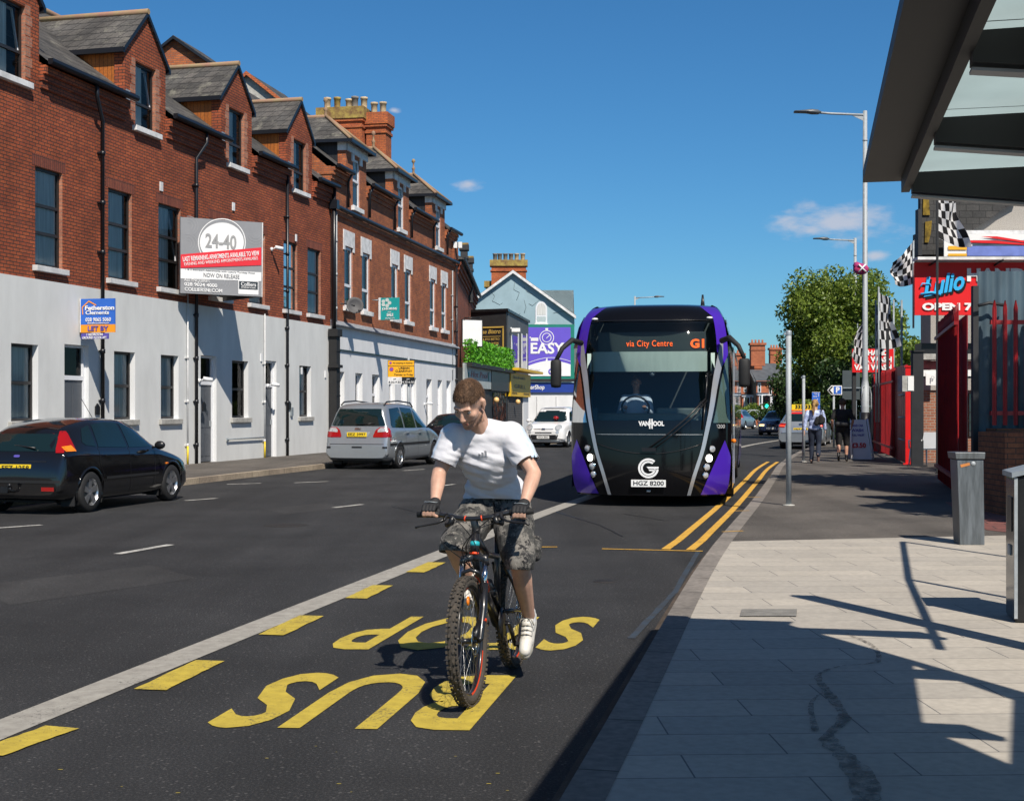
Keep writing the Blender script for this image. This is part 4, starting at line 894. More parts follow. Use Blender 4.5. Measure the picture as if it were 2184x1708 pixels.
# ---- for-sale boards and signs on the left ----
m_orange=mat('orange band',(.85,.30,.01),.5,var=0); m_sblue=mat('sign blue',(.025,.13,.55),.5,var=.04); m_indigo=mat('sign indigo',(.09,.07,.35),.5,var=0); m_teals=mat('sign teal',(.01,.33,.33),.5,var=.04)
t=T('letting_board','blue and orange letting board fixed above the first door of the grey rendered wall','sign')
F1=Face(166,30.2,245,29.98)
fr(F1,'board',m_sblue,t,172,245,637,692,0,.03); mb=MB(); F1.rect(mb,172,245,692.3,709,0,.03); mb.build('orange_band',m_orange,t); mb=MB(); F1.rect(mb,173,231,711,723,0,.03); mb.build('lower_strip',m_indigo,t)
a=F1.at(172,637);b=F1.at(166,637); mb=MB(); n_=F1.n; zb_=F1.at(168,712).z; mb.add([a-n_*.03,a-n_*.03+Vector((-.05,.25,0)),Vector((a.x-.05,a.y+.28,zb_)),Vector((a.x,a.y+.03,zb_)),a-n_*.03+Vector((-.03,0,0)),a-n_*.03+Vector((-.08,.25,0)),Vector((a.x-.08,a.y+.28,zb_)),Vector((a.x-.03,a.y+.03,zb_))],[(0,1,2,3),(4,5,6,7),(0,1,5,4),(2,3,7,6),(0,3,7,4),(1,2,6,5)]); mb.build('timber_back',mat('timber',(.3,.2,.13),.8,var=.3),t)
mb=MB(); F1.rect(mb,170,172,637,709,.0,.04); mb.build('white_edge',m_sill2,t)
m_orl=m_orange
F1.text('Fetherston',213,657,9,m_lettwhite,t,.012,fit=62,bold=.03); F1.text('Clements',208,667,8,m_lettwhite,t,.012,fit=50,bold=.02); F1.text('028 9065 5060',210,682,8,m_lettwhite,t,.012,fit=54,bold=.01); F1.text('www.fetherstonclements.com',210,689,3.5,m_lettwhite,t,.012,fit=46)
F1.text('LET BY',209,701,10,m_indigo,t,.012,fit=44,bold=.02); F1.text('1 BEDROOM',202,714,5,m_lettwhite,t,.012,fit=34,bold=.01); F1.text('GROUND FLOOR APT',202,720.5,5,m_lettwhite,t,.012,fit=52,bold=.01)
mb=MB(); F1.poly(mb,[(175,655),(190,641),(206,650),(205,652),(190,644),(177,656),(178,671),(176,671)],.01); mb.build('roof_mark',m_orange,t,fix=False)
# large projecting billboard 24-40
m_bgrey=mat('poster grey',(.27,.275,.29),.5,var=.05,vs=3)
t=T('apartments_hoarding','large grey projecting 24-40 apartments hoarding with a slanted red banner','sign')
F2=Face(385,34.4,560,35.7)
def board(F,name,m,par,x0,x1,yt0,yb0,yt1,yb1,off=0,th=.05):
    mb=MB(); F.poly(mb,[(x0,yb0),(x1,yb1),(x1,yt1),(x0,yt0)],off,th); return mb.build(name,m,par)
bp=board(F2,'board',m_bgrey,t,385,559,463,625,475,633,0,.06)
mb=MB(); F2.poly(mb,[(559,475),(561,475),(559.5,634),(558,633)],.005,.07); mb.build('white_edge',m_sill2,t)
# back leaf of the V and its frame
q0=F2.at(559,470,-.06); q1=Vector((-8.1,37.2,0)); mb=MB(); zt,zb=F2.at(470,470).z,F2.at(470,629).z
mb.add([(q0.x,q0.y,zb),(q1.x,q1.y,zb),(q1.x,q1.y,zt),(q0.x,q0.y,zt),(q0.x-.04,q0.y-.04,zb),(q1.x-.04,q1.y-.04,zb),(q1.x-.04,q1.y-.04,zt),(q0.x-.04,q0.y-.04,zt)],[(0,1,2,3),(4,5,6,7),(0,1,5,4),(2,3,7,6)]); mb.build('rear_board',m_bist,t)
mb=MB(); disc=[(473+47*math.cos(R(a)),517+42*math.sin(R(a))) for a in range(0,360,8)]; F2.poly(mb,disc,.006); mb.build('white_disc',m_lettwhite,t,fix=False)
mb=MB(); ring(mb,F2,473,517,51,49,.006,n=48); mb.build('disc_ring',m_lettwhite,t,fix=False)
mb=MB()
for cx,cy in ((402,482),(545,500),(540,600),(400,520),(470,600)):
    for r_ in (9,15,21): ring(mb,F2,cx,cy,r_,r_-1.2,.0045,200 if cx>500 else -60,340 if cx>500 else 100,16)
mb.build('ripple_pattern',mat('poster ripple',(.31,.315,.33),.5,var=0),t,fix=False)
F2.text('24-40',471,517,29,mat('grey letters',(.33,.33,.33),.5,var=0),t,.012,fit=66,bold=.02)
mb=MB(); F2.poly(mb,[(385,543),(557,528),(557,566),(385,572)],.014); bn=mb.build('red_banner',mat('banner red',(.72,.03,.045),.5,var=.03),t,fix=False)
def slant(F,txt,px,py,h,m,par,off,fit,ang,**k):
    o=F.text(txt,px,py,h,m,par,off,fit=fit,**k); o.rotation_euler.rotate_axis('Z',ang); return o
slant(F2,'LAST REMAINING APARTMENTS AVAILABLE TO VIEW',472,547,10,m_lettwhite,bn,.02,164,R(8),bold=.015); slant(F2,'EVENING AND WEEKEND APPOINTMENTS AVAILABLE',472,557.5,6.5,m_lettwhite,bn,.02,158,R(8))
board(F2,'white_band',m_lettwhite,t,385,557,573,594,581,600,.007,.002)
slant(F2,'NOW ON RELEASE',472,589,8.5,mat('mid grey letters',(.2,.2,.21),.5,var=0),t,.014,76,0); slant(F2,'1 & 2 Bedroom Apartments with Luxury Turnkey Finish',470,578.5,3.2,m_bgrey,t,.014,148,0)
slant(F2,'ALL ENQUIRIES',420,599,6,m_lettwhite,t,.012,55,0); slant(F2,'028 9024 4000',428,608,7.5,m_lettwhite,t,.012,70,0,bold=.02); slant(F2,'COLLIERSNI.COM',434,619,7.5,m_lettwhite,t,.012,80,0,bold=.015)
board(F2,'logo_plate',m_lettwhite,t,508,551,598,627,600,629,.008,.003); lg=board(F2,'logo_field',mat('logo slate',(.035,.045,.055),.5,var=0),t,509.5,549.5,599.5,616.5,601.5,618.5,.011,.002); slant(F2,'Colliers',529.5,607,8,m_lettwhite,lg,.015,32,0,bold=.01); slant(F2,'INTERNATIONAL',529.5,614,3,m_lettwhite,lg,.015,31,0)
# teal sale board
t=T('sale_board','small teal SALE board on the orange brick terrace beside the satellite dish','sign')
F3=Face(808,49.2,851,48.9); 
Yb=yB(808)
fr(F3,'board',m_teals,t,812,851,635,682,0,.05); mb=MB(); F3.rect(mb,807,812,635,682,-.01,.05); mb.build('white_edge',m_sill2,t)
mb=MB(); mb.mat(mat('pale petals',(.55,.62,.6),.5,var=0))
for cx,cy in ((818,643),(826,640),(831,646),(826,652),(818,650)): F3.poly(mb,[(cx+4*math.cos(R(a)),cy+4*math.sin(R(a))) for a in range(0,360,30)],.01)
mb.build('petal_mark',None,t,fix=False); F3.text('JOHN MINNIS',831,659,5,m_lettwhite,t,.012,fit=32,bold=.02); F3.text('FOR',831,666,3,m_lettwhite,t,.012); F3.text('SALE',832,672,6,m_lettwhite,t,.012,fit=14,bold=.03); F3.text('028 9065 5555',832,679,2.5,m_lettwhite,t,.012,fit=20)
w0=F3.at(808,640); mb=MB(); mb.tube([Vector((w0.x,w0.y,w0.z)),w0+Vector((-.25,.05,0))],.02,6); mb.build('bracket',m_steelpaint,t)
# satellite dish
t=T('satellite_dish','dark grey satellite dish bolted between the first two white sash windows of the orange terrace','dish')
c=P(757,652,46.3); mb=MB(); ax_=Vector((.25,-.93,.25)).normalized()
Mx=Matrix.Translation(c)@ax_.to_track_quat('Z','Y').to_matrix().to_4x4(); mb.M=Mx; mb.lathe([(0,-.04),(.12,-.03),(.22,0),(.29,.04),(.3,.045),(.29,.05),(.2,.02),(0,-.02)],24); mb.M=None; mb.build('reflector',mat('dish grey',(.05,.05,.055),.6,var=.3),t)
mb=MB(); w0=P(733,645,45.9); mb.tube([c,w0+Vector((-.25,.3,0)),w0+Vector((-.45,.3,0))],.02,6); mb.tube([c-Vector((0,0,.25)),c+Vector((.2,-.35,-.22))],.012,6); mb.ball(c+Vector((.2,-.37,-.2)),.05,8); mb.build('mast_arm',m_black,t)
# urban clearway sign
m_amber=mat('sign amber',(.85,.42,.01),.45,var=.03)
t=T('clearway_sign','amber Urban Clearway sign on a grey post behind the silver people carrier','road sign')
F4=Face(827,41,884,41)
mb=MB(); p=F4.at(871,768,-.05); mb.tube([(p.x,p.y+.05,.12),(p.x,p.y+.05,p.z+.1)],.038,10); mb.build('post',m_steel,t)
fr(F4,'plate',m_amber,t,827,884,768,804,.0,.01); mb=MB(); mb.mat(m_black)
for r_ in ((827,884,780,781),(827,827.8,768,804),(883.2,884,768,804),(827,884,768,768.8)): F4.rect(mb,*r_,.004)
mb.build('border_lines',None,t,fix=False)
mb=MB(); F4.rect(mb,827,857,804,819,.0,.01); mb.build('am_panel',m_sill2,t); mb=MB(); F4.rect(mb,857,884,804,819,.0,.01); mb.build('pm_panel',m_black,t)
for cx,cy,r_ in ((833,774,2.8),(835,787.5,4.6)):
    mb=MB(); mb.mat(m_sblue); F4.poly(mb,[(cx+r_*math.cos(R(a)),cy+r_*math.sin(R(a))) for a in range(0,360,24)],.005); mb.mat(m_red); ring(mb,F4,cx,cy,r_,r_*.78,.006,n=16); F4.poly(mb,[(cx-r_*.6,cy-r_*.7),(cx-r_*.4,cy-r_*.8),(cx+r_*.7,cy+r_*.6),(cx+r_*.5,cy+r_*.75)],.007); mb.build('clearway_roundel',None,t,fix=False)
F4.text('No stopping on footway',859,774,3,m_black,t,.006,fit=42); F4.text('URBAN',862,785,4.5,m_black,t,.006,fit=23,bold=.01); F4.text('CLEARWAY',861,791.5,4.5,m_black,t,.006,fit=36,bold=.01); F4.text('Monday to Friday',861,799,4,m_black,t,.006,fit=40)
F4.text('am',842,808,3.5,m_black,t,.006); F4.text('8.00-9.30',842,815,4,m_black,t,.006,fit=26); F4.text('pm',870.5,808,3.5,m_lettwhite,t,.006); F4.text('4.30-6.00',870.5,815,4,m_lettwhite,t,.006,fit=25)
# ================= street lamps, posts, signs =================
def lamp(px,pyb,Y,ytop,xarm,label,grp,name='street_lamp',flip=1,r=.085,slev=True,visible_from=.12):
    b=P(px,870,Y); zt=1.6-(ytop-870)/2850*Y
    t=T(name,label,'street lamp',(b.x,b.y,.12),0,grp)
    mb=MB(); h=zt-.12; mb.tube([(0,0,0),(0,0,2.1)],r*1.35,14); mb.tube([(0,0,2.1),(0,0,2.35),(0,0,h)],[r*1.35,r*.95,r*.72],14); mb.lathe([(r*.75,h-.9),(r*.86,h-.9),(r*.86,h-.86),(r*.75,h-.86)],12)
    mb.build('pole',m_steel,t)
    L=(xarm-px)/2850*Y; s=1 if L>0 else -1
    mb=MB(); mb.tube([(0,0,h-.12),(L*.5,0,h-.08),(L-s*.55,0,h-.04)],.035,8); mb.add([(s*.05,-.01,h-.14),(s*.4,-.01,h-.13),(s*.05,-.01,h-.3),(s*.05,.01,h-.14),(s*.4,.01,h-.13),(s*.05,.01,h-.3)],[(0,1,2),(3,5,4),(0,2,5,3),(1,4,5,2),(0,3,4,1)]); mb.build('arm',m_steel,t)
    mb=MB(); x0=L-s*.75; x1=L+s*.05
    rows=[]
    for k,(u,w,zu,zd) in enumerate(((0,.03,.0,-.05),(.12,.11,.06,-.09),(.35,.15,.08,-.09),(.55,.15,.06,-.05),(1,.13,.03,-.04),(1.02,.05,.01,-.02))):
        x=x0+(x1-x0)*u; hz=h-.02; rows.append([(x,-w,hz+zd*.6),(x,-w,hz+zu*.3),(x,0,hz+zu),(x,w,hz+zu*.3),(x,w,hz+zd*.6),(x,0,hz+zd)])
    mb.grid(rows,True,True); mb.build('lantern_head',mat('lantern grey',(.10,.11,.12),.4,var=.1),t)
    return t
L1=lamp(1845,970,40,237,1698,'tall galvanised street lamp nearest the camera on the right pavement','galvanised street lamps',r=.088)
lamp(1824,0,67.5,508,1737,'second galvanised street lamp, standing just behind the tall near one','galvanised street lamps',r=.10)
lamp(1354,0,104,632,1415,'far street lamp peeping over the bus roof','galvanised street lamps',r=.09)
# black collar + conduit loop at lamp foot
mb=MB(); mb.tube([(0,0,.01),(0,0,1.35)],.152,14); mb.build('dark_base_sleeve',m_black,L1)
mb=MB(); mb.tube([(.17,-.05,.3),(.17,-.05,1.9),(.12,-.05,2.1),(-.1,-.12,2.12),(-.15,-.1,1.7)],.02,6); mb.build('cable_loop',m_steel,L1)
def bare_post(px,Y,ytop,label,r=.042):
    b=P(px,870,Y); h=1.48-(ytop-870)/2850*Y
    t=T('steel_post',label,'post',(b.x,b.y,.12),0,'bare steel posts at the kerb')
    mb=MB(); mb.tube([(0,0,0),(0,0,h)],r,16); mb.build('tube',m_steel,t); mb=MB(); mb.lathe([(r+.004,h-.06),(r+.004,h),(r*.9,h+.015),(0,h+.02)],16); mb.box(-r-.03,-r,-.02,.02,h-.05,h-.02); mb.build('cap',m_steelpaint,t)
    mb=MB(); mb.lathe([(r+.05,0.003),(r+.05,.012),(r,.02)],16); mb.build('base_ring',m_conc,t)
bare_post(1682,20.3,707,'bare steel post standing alone at the kerb, nearest the camera'); bare_post(1714,36.7,802,'bare steel post farther along the kerb beside the walking woman')
# parking sign
t=T('parking_sign','white arrow shaped parking sign with a blue P on a slim pole','road sign')
FP=Face(1762,50,1798,50)
p=FP.at(1779,870); mb=MB(); mb.tube([(p.x,50.06,.12),(p.x,50.06,FP.at(0,840).z)],.04,8); mb.build('post',m_steel,t)
arw=lambda g:[(1763+g*1.3,832),(1772+g*.7,821+g),(1796-g,821+g),(1797-g,823+g),(1797-g,842-g),(1796-g,843-g),(1772+g*.7,843-g)]
mb=MB(); FP.poly(mb,arw(0),0,.03); mb.build('border',m_black,t); mb=MB(); FP.poly(mb,arw(1.1),.01); mb.build('face',m_plate_w,t,fix=False)
mb=MB(); mb.mat(m_black); FP.poly(mb,[(1766,832),(1773,824),(1777,824),(1770,832),(1777,840),(1773,840)],.02); mb.build('chevron',None,t,fix=False)
b_=fr(FP,'blue_panel',m_sblue,t,1778,1794,824,840,.02,.0); FP.text('P',1786,832,11,m_lettwhite,b_,.03,bold=.04)
# blue route sign
t=T('route_sign','tall blue cycle and bus lane sign on a pole above the walking woman','road sign')
FB_=Face(1731,60,1750,60); fr(FB_,'plate',m_sblue,t,1732,1749,836,872,0,.03); mb=MB(); mb.mat(m_lettwhite); FB_.rect(mb,1732,1749,836,836.7,.01); FB_.rect(mb,1734,1743,845,846,.01); FB_.rect(mb,1745.5,1746.3,838,846,.01); FB_.poly(mb,[(1735,858),(1744,850),(1744.6,850.8),(1735.6,858.8)],.01); FB_.rect(mb,1732,1749,862,862.6,.01); mb.build('plate_marks',None,t,fix=False); FB_.text('Taxi',1740,840,3,m_lettwhite,t,.015)
p=FB_.at(1747,870); mb=MB(); mb.tube([(p.x,60.06,.12),(p.x,60.06,FB_.at(0,850).z)],.04,8); mb.build('post',m_steel,t)
t=T('square_sign','small white and blue square sign beside the taxi roof','road sign')
FS2=Face(1702,70,1718,70); fr(FS2,'plate',m_plate_w,t,1702,1718,867,880,0,.03)
mb=MB()
for a,b,c,d in ((1704,1709,869,873),(1711,1716,869,873),(1704,1709,874,878),(1711,1716,874,878)): FS2.rect(mb,a,b,c,d,.01)
mb.build('blue_squares',m_indigo,t,fix=False); p=FS2.at(1710,870); mb=MB(); mb.tube([(p.x,70.06,.12),(p.x,70.06,1.5)],.04,8); mb.build('post',m_steel,t)
# large sign seen from behind
t=T('sign_back','big dark grey road sign seen from behind in front of the trees','road sign')
FD=Face(1798,58,1835,58); fr(FD,'plate',mat('sign back grey',(.05,.065,.07),.6,var=.1),t,1797,1834,790,852,0,.04)
mb=MB(); mb.box(FD.at(1797,0).x,FD.at(1834,0).x,57.9,57.95,FD.at(0,828).z,FD.at(0,826).z)
mb.build('stiffener',m_steelpaint,t)
for x in (1802,1826): p=FD.at(x,870); MB().tube([(p.x,58.08,.12),(p.x,58.08,3.2)],.05,8).build('post',m_steelpaint,t)
t=T('slim_post','plain grey pole between the parking sign and the man in black','post'); p=P(1793,870,54); MB().tube([(p.x,54,.12),(p.x,54,1.85)],.04,8).build('tube',m_steel,t)
# traffic signals
def signal(px,Y,label,back):
    t=T('traffic_light',label,'traffic light',tuple(P(px,870,Y).xy)+(.12,),0,'traffic lights at the crossing')
    z=lambda py:1.48-(py-870)/2850*Y
    h=z(843)-z(870); w=.30; mb=MB(); mb.tube([(0,0.15,0),(0,.15,z(845))],.06,8); mb.build('post',m_steelpaint,t)
    mb=MB(); mb.box(-.23,.23,0.02,.2,z(870),z(843)); mb.build('signal_head',m_black,t,bevel=.03)
    if not back:
        mb=MB()
        for a in((-.34,-.26),(.26,.34)): mb.box(a[0],a[1],-.0,.05,z(872),z(841))
        mb.box(-.26,.26,0,.05,z(841)-.08,z(841)); mb.box(-.26,.26,0,.05,z(872),z(872)+.08); mb.build('backing_border',m_white,t)
        for k,(c,e) in enumerate(((( .12,.01,.01),0),((.10,.06,.01),0),((.02,.75,.45),3.5))):
            zz=z(847+9.5*k); m_=mat('signal lens %d'%k,c,.3,var=0,emit=e); MB().disc((0,-.005,zz),.13,'y',16).build('lens',m_,t)
            q=MB(); q.tube([(0,-.02,zz),(0,-.2,zz+.0)],.15,12,caps=False); q.build('hood',m_black,t)
signal(1635,90,'traffic light showing green at the crossing beyond the bus',False); signal(1656,94,'traffic light turned away, right of the one showing green',True)
# hoop railings
mb=MB(); 
for px in (1602,1610): a=P(px,870,110); mb.tube([(a.x-.6,110,.12)]+[(a.x-.6*math.cos(R(k)),110,.9+.55*math.sin(R(k))) for k in range(0,181,30)]+[(a.x+.6,110,.12)],.035,6)
tag(mb.build('hoop_railing',m_steel),'pair of steel hoop railings in front of the far brick houses','railing')
# ================= trees =================
def crown(par,lumps,n,size,sd,m):
    mb=MB(); r=random.Random(sd); tot=sum(l[3]**2 for l in lumps)
    for (x,y,z,rad) in lumps:
        k=int(n*rad**2/tot)
        def f(r,x=x,y=y,z=z,rad=rad):
            v=Vector((r.gauss(0,1),r.gauss(0,1),r.gauss(0,1))).normalized()*rad*(r.random()**.38)
            v.z*=.85; w=math.sin(v.x*4.1+x*3)*math.sin(v.y*3.7+y)*math.sin(v.z*4.3+z*2)
            if w>.42 and r.random()<.85: return None
            return (x+v.x,y+v.y,z+v.z)
        leaves(mb,k,f,size,r.random(),up=.5)
    return mb.build('crown',m,par,fix=False)
def tree(label,c,h,rx,rz,nl,n,size,sd,m,name='broadleaf_tree',grp=None,trunk=.22,zc=None,ry=None,low=0.):
    t=T(name,label,'tree',c,0,grp); r=random.Random(sd); L=[]; zc=zc or h-rz; ry=ry or rx
    for _ in range(nl):
        v=Vector((r.gauss(0,1),r.gauss(0,1),r.gauss(0,1))).normalized()*r.uniform(.35,.82)
        L.append((v.x*rx,v.y*ry,zc+v.z*rz,r.uniform(.28,.45)*min(rx,rz)))
    crown(t,L,n,size,sd,m)
    mb=MB(); mb.tube([(0,0,0),(.05,.03,h*.2),(0,.06,h*.45),(.05,0,h*.8)],[trunk*1.2,trunk,trunk*.7,trunk*.2],9)
    for l in L[::2]: mb.tube([(0,.03,h*.25+r.random()*h*.25),(l[0]*.45,l[1]*.45,l[2]*.75),(l[0]*.9,l[1]*.9,l[2])],[trunk*.4,trunk*.22,trunk*.06],5)
    mb.build('trunk',m_bark,t); return t
# the big street tree
c=P(1782,870,68); tree('big leafy green tree standing beyond the second street lamp',(c.x,c.y,.12),8.9,3.35,3.6,70,62000,.095,11,m_leaf,zc=5.3)
c=P(1700,870,78); tree('lower dark bushy tree in front of the far houses, left of the big tree',(c.x,c.y,.1),4.3,2.2,2.0,18,9000,.10,12,m_leafd,trunk=.1,zc=2.2)
c=P(1752,870,72); tree('dense dark green bushy tree under the left edge of the big tree',(c.x,c.y,.1),3.9,2.2,1.9,18,9000,.10,13,m_leafd,trunk=.1,zc=2.0)
c=P(1845,870,62); tree('dark tree behind the car wash sign',(c.x,c.y,.1),5.0,2.3,2.3,16,8000,.11,14,m_leafd,trunk=.12,zc=2.7)
c=P(1905,870,66); tree('dark tree right of the big tree, partly behind the flags',(c.x,c.y,.1),6.6,2.4,2.6,16,9000,.11,15,m_leaf,trunk=.14,zc=4.0)
def bush(label,px,Y,w,h,n,sd,m,size=.09,name='garden_bush'):
    c=P(px,870,Y); t=T(name,label,'bush',(c.x,c.y,.05)); r=random.Random(sd)
    L=[(r.uniform(-w,w)*.75,r.uniform(-.5,.5),r.uniform(.3,h*.75),h*.36) for _ in range(10)]; crown(t,L,n,size,sd,m).name='foliage'
    MB().tube([(0,0,0),(.1,0,h*.5)],[.06,.02],6).build('stem',m_bark,t)
bush('round garden bush in front of the far brick houses, behind the silver hatchback',1606,118,1.5,2.0,4500,21,m_leaf); 
bush('low hedge below the hoop railings at the far roadside',1592,113,3.0,1.45,4500,22,leafmat('lime leaf',(.06,.10,.01,1),(.16,.24,.03,1)))
bush('green bush right of the second traffic light',1672,88,1.7,2.2,5000,23,m_leafd); bush('leafy verge bush just right of the parking sign pole',1810,62,1.6,1.9,5000,24,m_leafd)
bush('leafy verge bush behind the blue route sign',1757,66,1.6,2.1,5000,25,m_leaf)
# tree overhanging from behind the wall on the right: casts the dappled shade
t=tree('spreading tree behind the brick wall shading the pavement',(11.2,19.6,.1),11.5,3.9,2.9,34,9500,.19,31,m_leafd,trunk=.2,zc=8.2)
t=tree('second spreading tree behind the red fence',(15.6,25.2,.1),11.5,4.3,3.2,30,9000,.2,32,m_leafd,trunk=.2,zc=7.6)
tree('third spreading tree added out of view to shade the brick wall',(10.0,14.4,.1),9.0,2.6,2.2,24,7000,.17,34,m_leafd,trunk=.15,zc=6.2)  # unseen tree added so that its crown shades the wall
tt=T('wall_shrub','dark shrub growing over the brick wall at the right edge','bush',(8.2,19.4,.1)); crown(tt,[(-.1,0,1.9,.5),(.3,.2,2.3,.6),(.1,-.1,1.4,.4)],2600,.05,33,m_leafd).name='foliage'; MB().tube([(.2,.1,0),(.1,0,1.9)],[.05,.02],6).build('stem',m_bark,tt)
# ================= far brick houses =================
m_brF=bricks('far brick',(.52,.15,.055,1),(.40,.11,.045,1),(.2,.12,.09,1),blotch=.3); m_grr=mat('grey brown render',(.23,.21,.17),.85,var=.15)
m_slF=mat('far slate',(.10,.11,.12),.6,var=.25,vs=1.5)
def house_far(label,x0,Y0,x1,Y1,ye,depth,yridge,wins,bays,gm,chs):
    t=T('brick_house',label,'house'); F=Face(x0,Y0,x1,Y1); a=F.at(x0,870);b=F.at(x1,870); ze=F.at(x0,ye).z; n=-F.n*depth; zr_=F.at(x0,yridge).z
    mb=MB(); mb.mat(m_brF); A=[Vector((a.x,a.y,0)),Vector((b.x,b.y,0)),Vector((b.x,b.y,ze)),Vector((a.x,a.y,ze))]; B=[v+n for v in A]; mb.add(A+B,[(0,1,2,3),(5,4,7,6)])
    ra=Vector((a.x,a.y,zr_))+n/2; rb=Vector((b.x,b.y,zr_))+n/2
    mb.mat(gm); mb.add([A[0],A[3],ra,B[3],B[0]],[(0,1,2,3,4)]); mb.mat(m_brF); mb.add([A[1],A[2],rb,B[2],B[1]],[(4,3,2,1,0)]); mb.build('wall',None,t)
    mb=MB(); o=F.n*.25-Vector((0,0,.18)); e=F.d*.2; mb.add([A[3]+o-e,A[2]+o+e,rb+e,ra-e,B[3]-F.n*.25-e,B[2]-F.n*.25+e],[(0,1,2,3),(3,2,5,4)]); mb.build('roof',m_slF,t)
    mb=MB(); mb.add([A[3]+o*1.1-e,A[2]+o*1.1+e,A[2]+o*1.1+e+Vector((0,0,.14)),A[3]+o*1.1-e+Vector((0,0,.14))],[(0,1,2,3)]); mb.build('gutter',m_gut2,t)
    for (u,v,p,q) in wins:
        w=MB(); F.rect(w,u,v,p,q,.05,.05); wn=w.build('window',m_wframe,t); w=MB(); mid=(p+q)/2; g=(v-u)*.2; F.rect(w,u+g,v-g,p+3,mid-.6,.06); F.rect(w,u+g,v-g,mid+.6,q-1,.06); w.build('pane',m_glass,wn)
    for (u,v,p,q) in bays:
        w=MB(); w.mat(m_brF); F.rect(w,u,v,p,900,.8,.8); w.mat(m_wframe); F.rect(w,u-1,v+1,p-4,p,.95,.95); F.rect(w,u-.5,v+.5,q,q+2.5,.9,.9); bw=w.build('bay_window',None,t)
        for f0,f1 in ((.12,.62),(.76,.94)):
            xx0=u+(v-u)*f0;xx1=u+(v-u)*f1; w=MB(); F.rect(w,xx0,xx1,p,q,.86,.05); f_=w.build('window_frame',m_wframe,bw); w=MB(); g=(xx1-xx0)*.15; F.rect(w,xx0+g,xx1-g,p+2,(p+q)/2-.6,.88); F.rect(w,xx0+g,xx1-g,(p+q)/2+.6,q-1,.88)
            w.build('pane',m_glass,bw)
        w=MB(); F.rect(w,u-1.5,v+1.5,p-5.4,p-4,1.05,1.05); w.build('bay_roof',m_slF,bw)
    for (u,v,p,q,Yc) in chs:
        w=MB(); a_=P(u,p,Yc);b_=P(v,q,Yc); w.mat(m_brF); w.box(a_.x,b_.x,Yc,Yc+1,b_.z,a_.z-.25); w.box(a_.x-.12,b_.x+.12,Yc-.12,Yc+1.12,a_.z-.45,a_.z-.2)
        w.box(a_.x-.05,b_.x+.05,Yc-.06,Yc+1.06,a_.z-1.0,a_.z-.9); k=int((b_.x-a_.x)/.34)
        for i in range(k): w.lathe([(.1,a_.z-.2),(.1,a_.z+.15),(.05,a_.z+.15)],6,(a_.x+.2+i*(b_.x-a_.x-.4)/max(1,k-1),Yc+.5,0))
        w.build('chimney',None,t)
house_far('left part of the far brick row with a white bay window beside the bus mirror',1560,139,1594,139,812,6,802,[(1586,1592,821,836)],[(1580,1607,846,880)],m_brF,[(1571,1588,749,800,141)])
house_far('middle far brick house with a grey rendered gable, white bays and the widest chimney',1613,136,1662,135.9,812,8.5,786,[(1616,1623,816,837),(1640,1646,822,842)],[(1614,1634,843,878),(1641,1662,848,880)],m_grr,[(1602,1632,727,780,143)])
house_far('right far brick house with dark slate roof, partly behind the lower bushy tree',1655,150,1700,151,808,9,772,[],[],m_brF,[(1643,1668,738,775,158),(1609,1625,766,800,146)])
mb=MB(); a=P(1575,893,115.5); mb.box(a.x,a.x+5.2,115.5,115.8,0,.95); mb.box(a.x-.05,a.x+5.25,115.45,115.85,.95,1.05); tag(mb.build('garden_wall',m_brF),'low brick garden wall in front of the far houses','wall')
mb=MB(); a=P(1660,893,92); mb.box(a.x,a.x+3.4,92,92.3,0,1.0); tag(mb.build('garden_wall',m_conc),'low grey garden wall behind the blue car','wall')
# ================= car wash and fences =================
m_redp=mat('red fence paint',(.34,.008,.010),.5,var=.25,vs=2.5,dark=(.18,.008,.010,1)); m_redb=mat('bright red post',(.70,.012,.012),.4,var=.1); m_corr=mat('grey blue corrugated sheet',(.075,.115,.145),.5,.2,var=.35,vs=1.2,stretch=(1,1,.4))
m_dark=mat('dark fence post',(.022,.023,.026),.6,var=.2); m_brW=bricks('yard wall brick',(.34,.13,.07,1),(.25,.09,.05,1),(.30,.25,.2,1),ms=.01,blotch=.25); m_brD=bricks('dark wall brick',(.24,.09,.04,1),(.17,.06,.03,1),(.06,.04,.03,1),blotch=.35)
U=Vector((.235,.972,0)).normalized(); 
def palisade(name,label,A,B,z0,z1,gap,m,back=None,group=None,rails=(.25,.85),pw=.065,posts=True,wall_h=None):
    A=Vector(A+(0,));B=Vector(B+(0,)); d=(B-A); L=d.length; d.normalize(); n=Vector((d.y,-d.x,0)); 
    if n.y>0: n=-n
    t=T(name,label,'fence',tuple(A.xy)+(0,),math.atan2(d.y,d.x))
    sg=1 if (Matrix.Rotation(-math.atan2(d.y,d.x),3,'Z')@n).y>0 else -1
    k=int(L/gap)
    for i in range(k+1):
        s=i*gap; mb=MB(); zt=z1+rnd.uniform(-.01,.01)
        prof=[(s-pw/2,sg*.0),(s-pw/4,sg*.018),(s,sg*.008),(s+pw/4,sg*.018),(s+pw/2,sg*.0)]
        rows=[]
        for z in (z0+.05,zt-.12): rows.append([(x,y,z) for x,y in prof])
        rows.append([(s+(x-s)*.25,y+sg*.0,zt) for x,y in prof]); mb.grid(rows,False)
        mb.build('pale',m,t,fix=False)
    for f in rails: MB().box(-.05,L+.05,-.03-sg*.03,.03-sg*.03,z0+(z1-z0)*f-.03,z0+(z1-z0)*f+.03).build('rail',m,t)
    return t,d,n,L
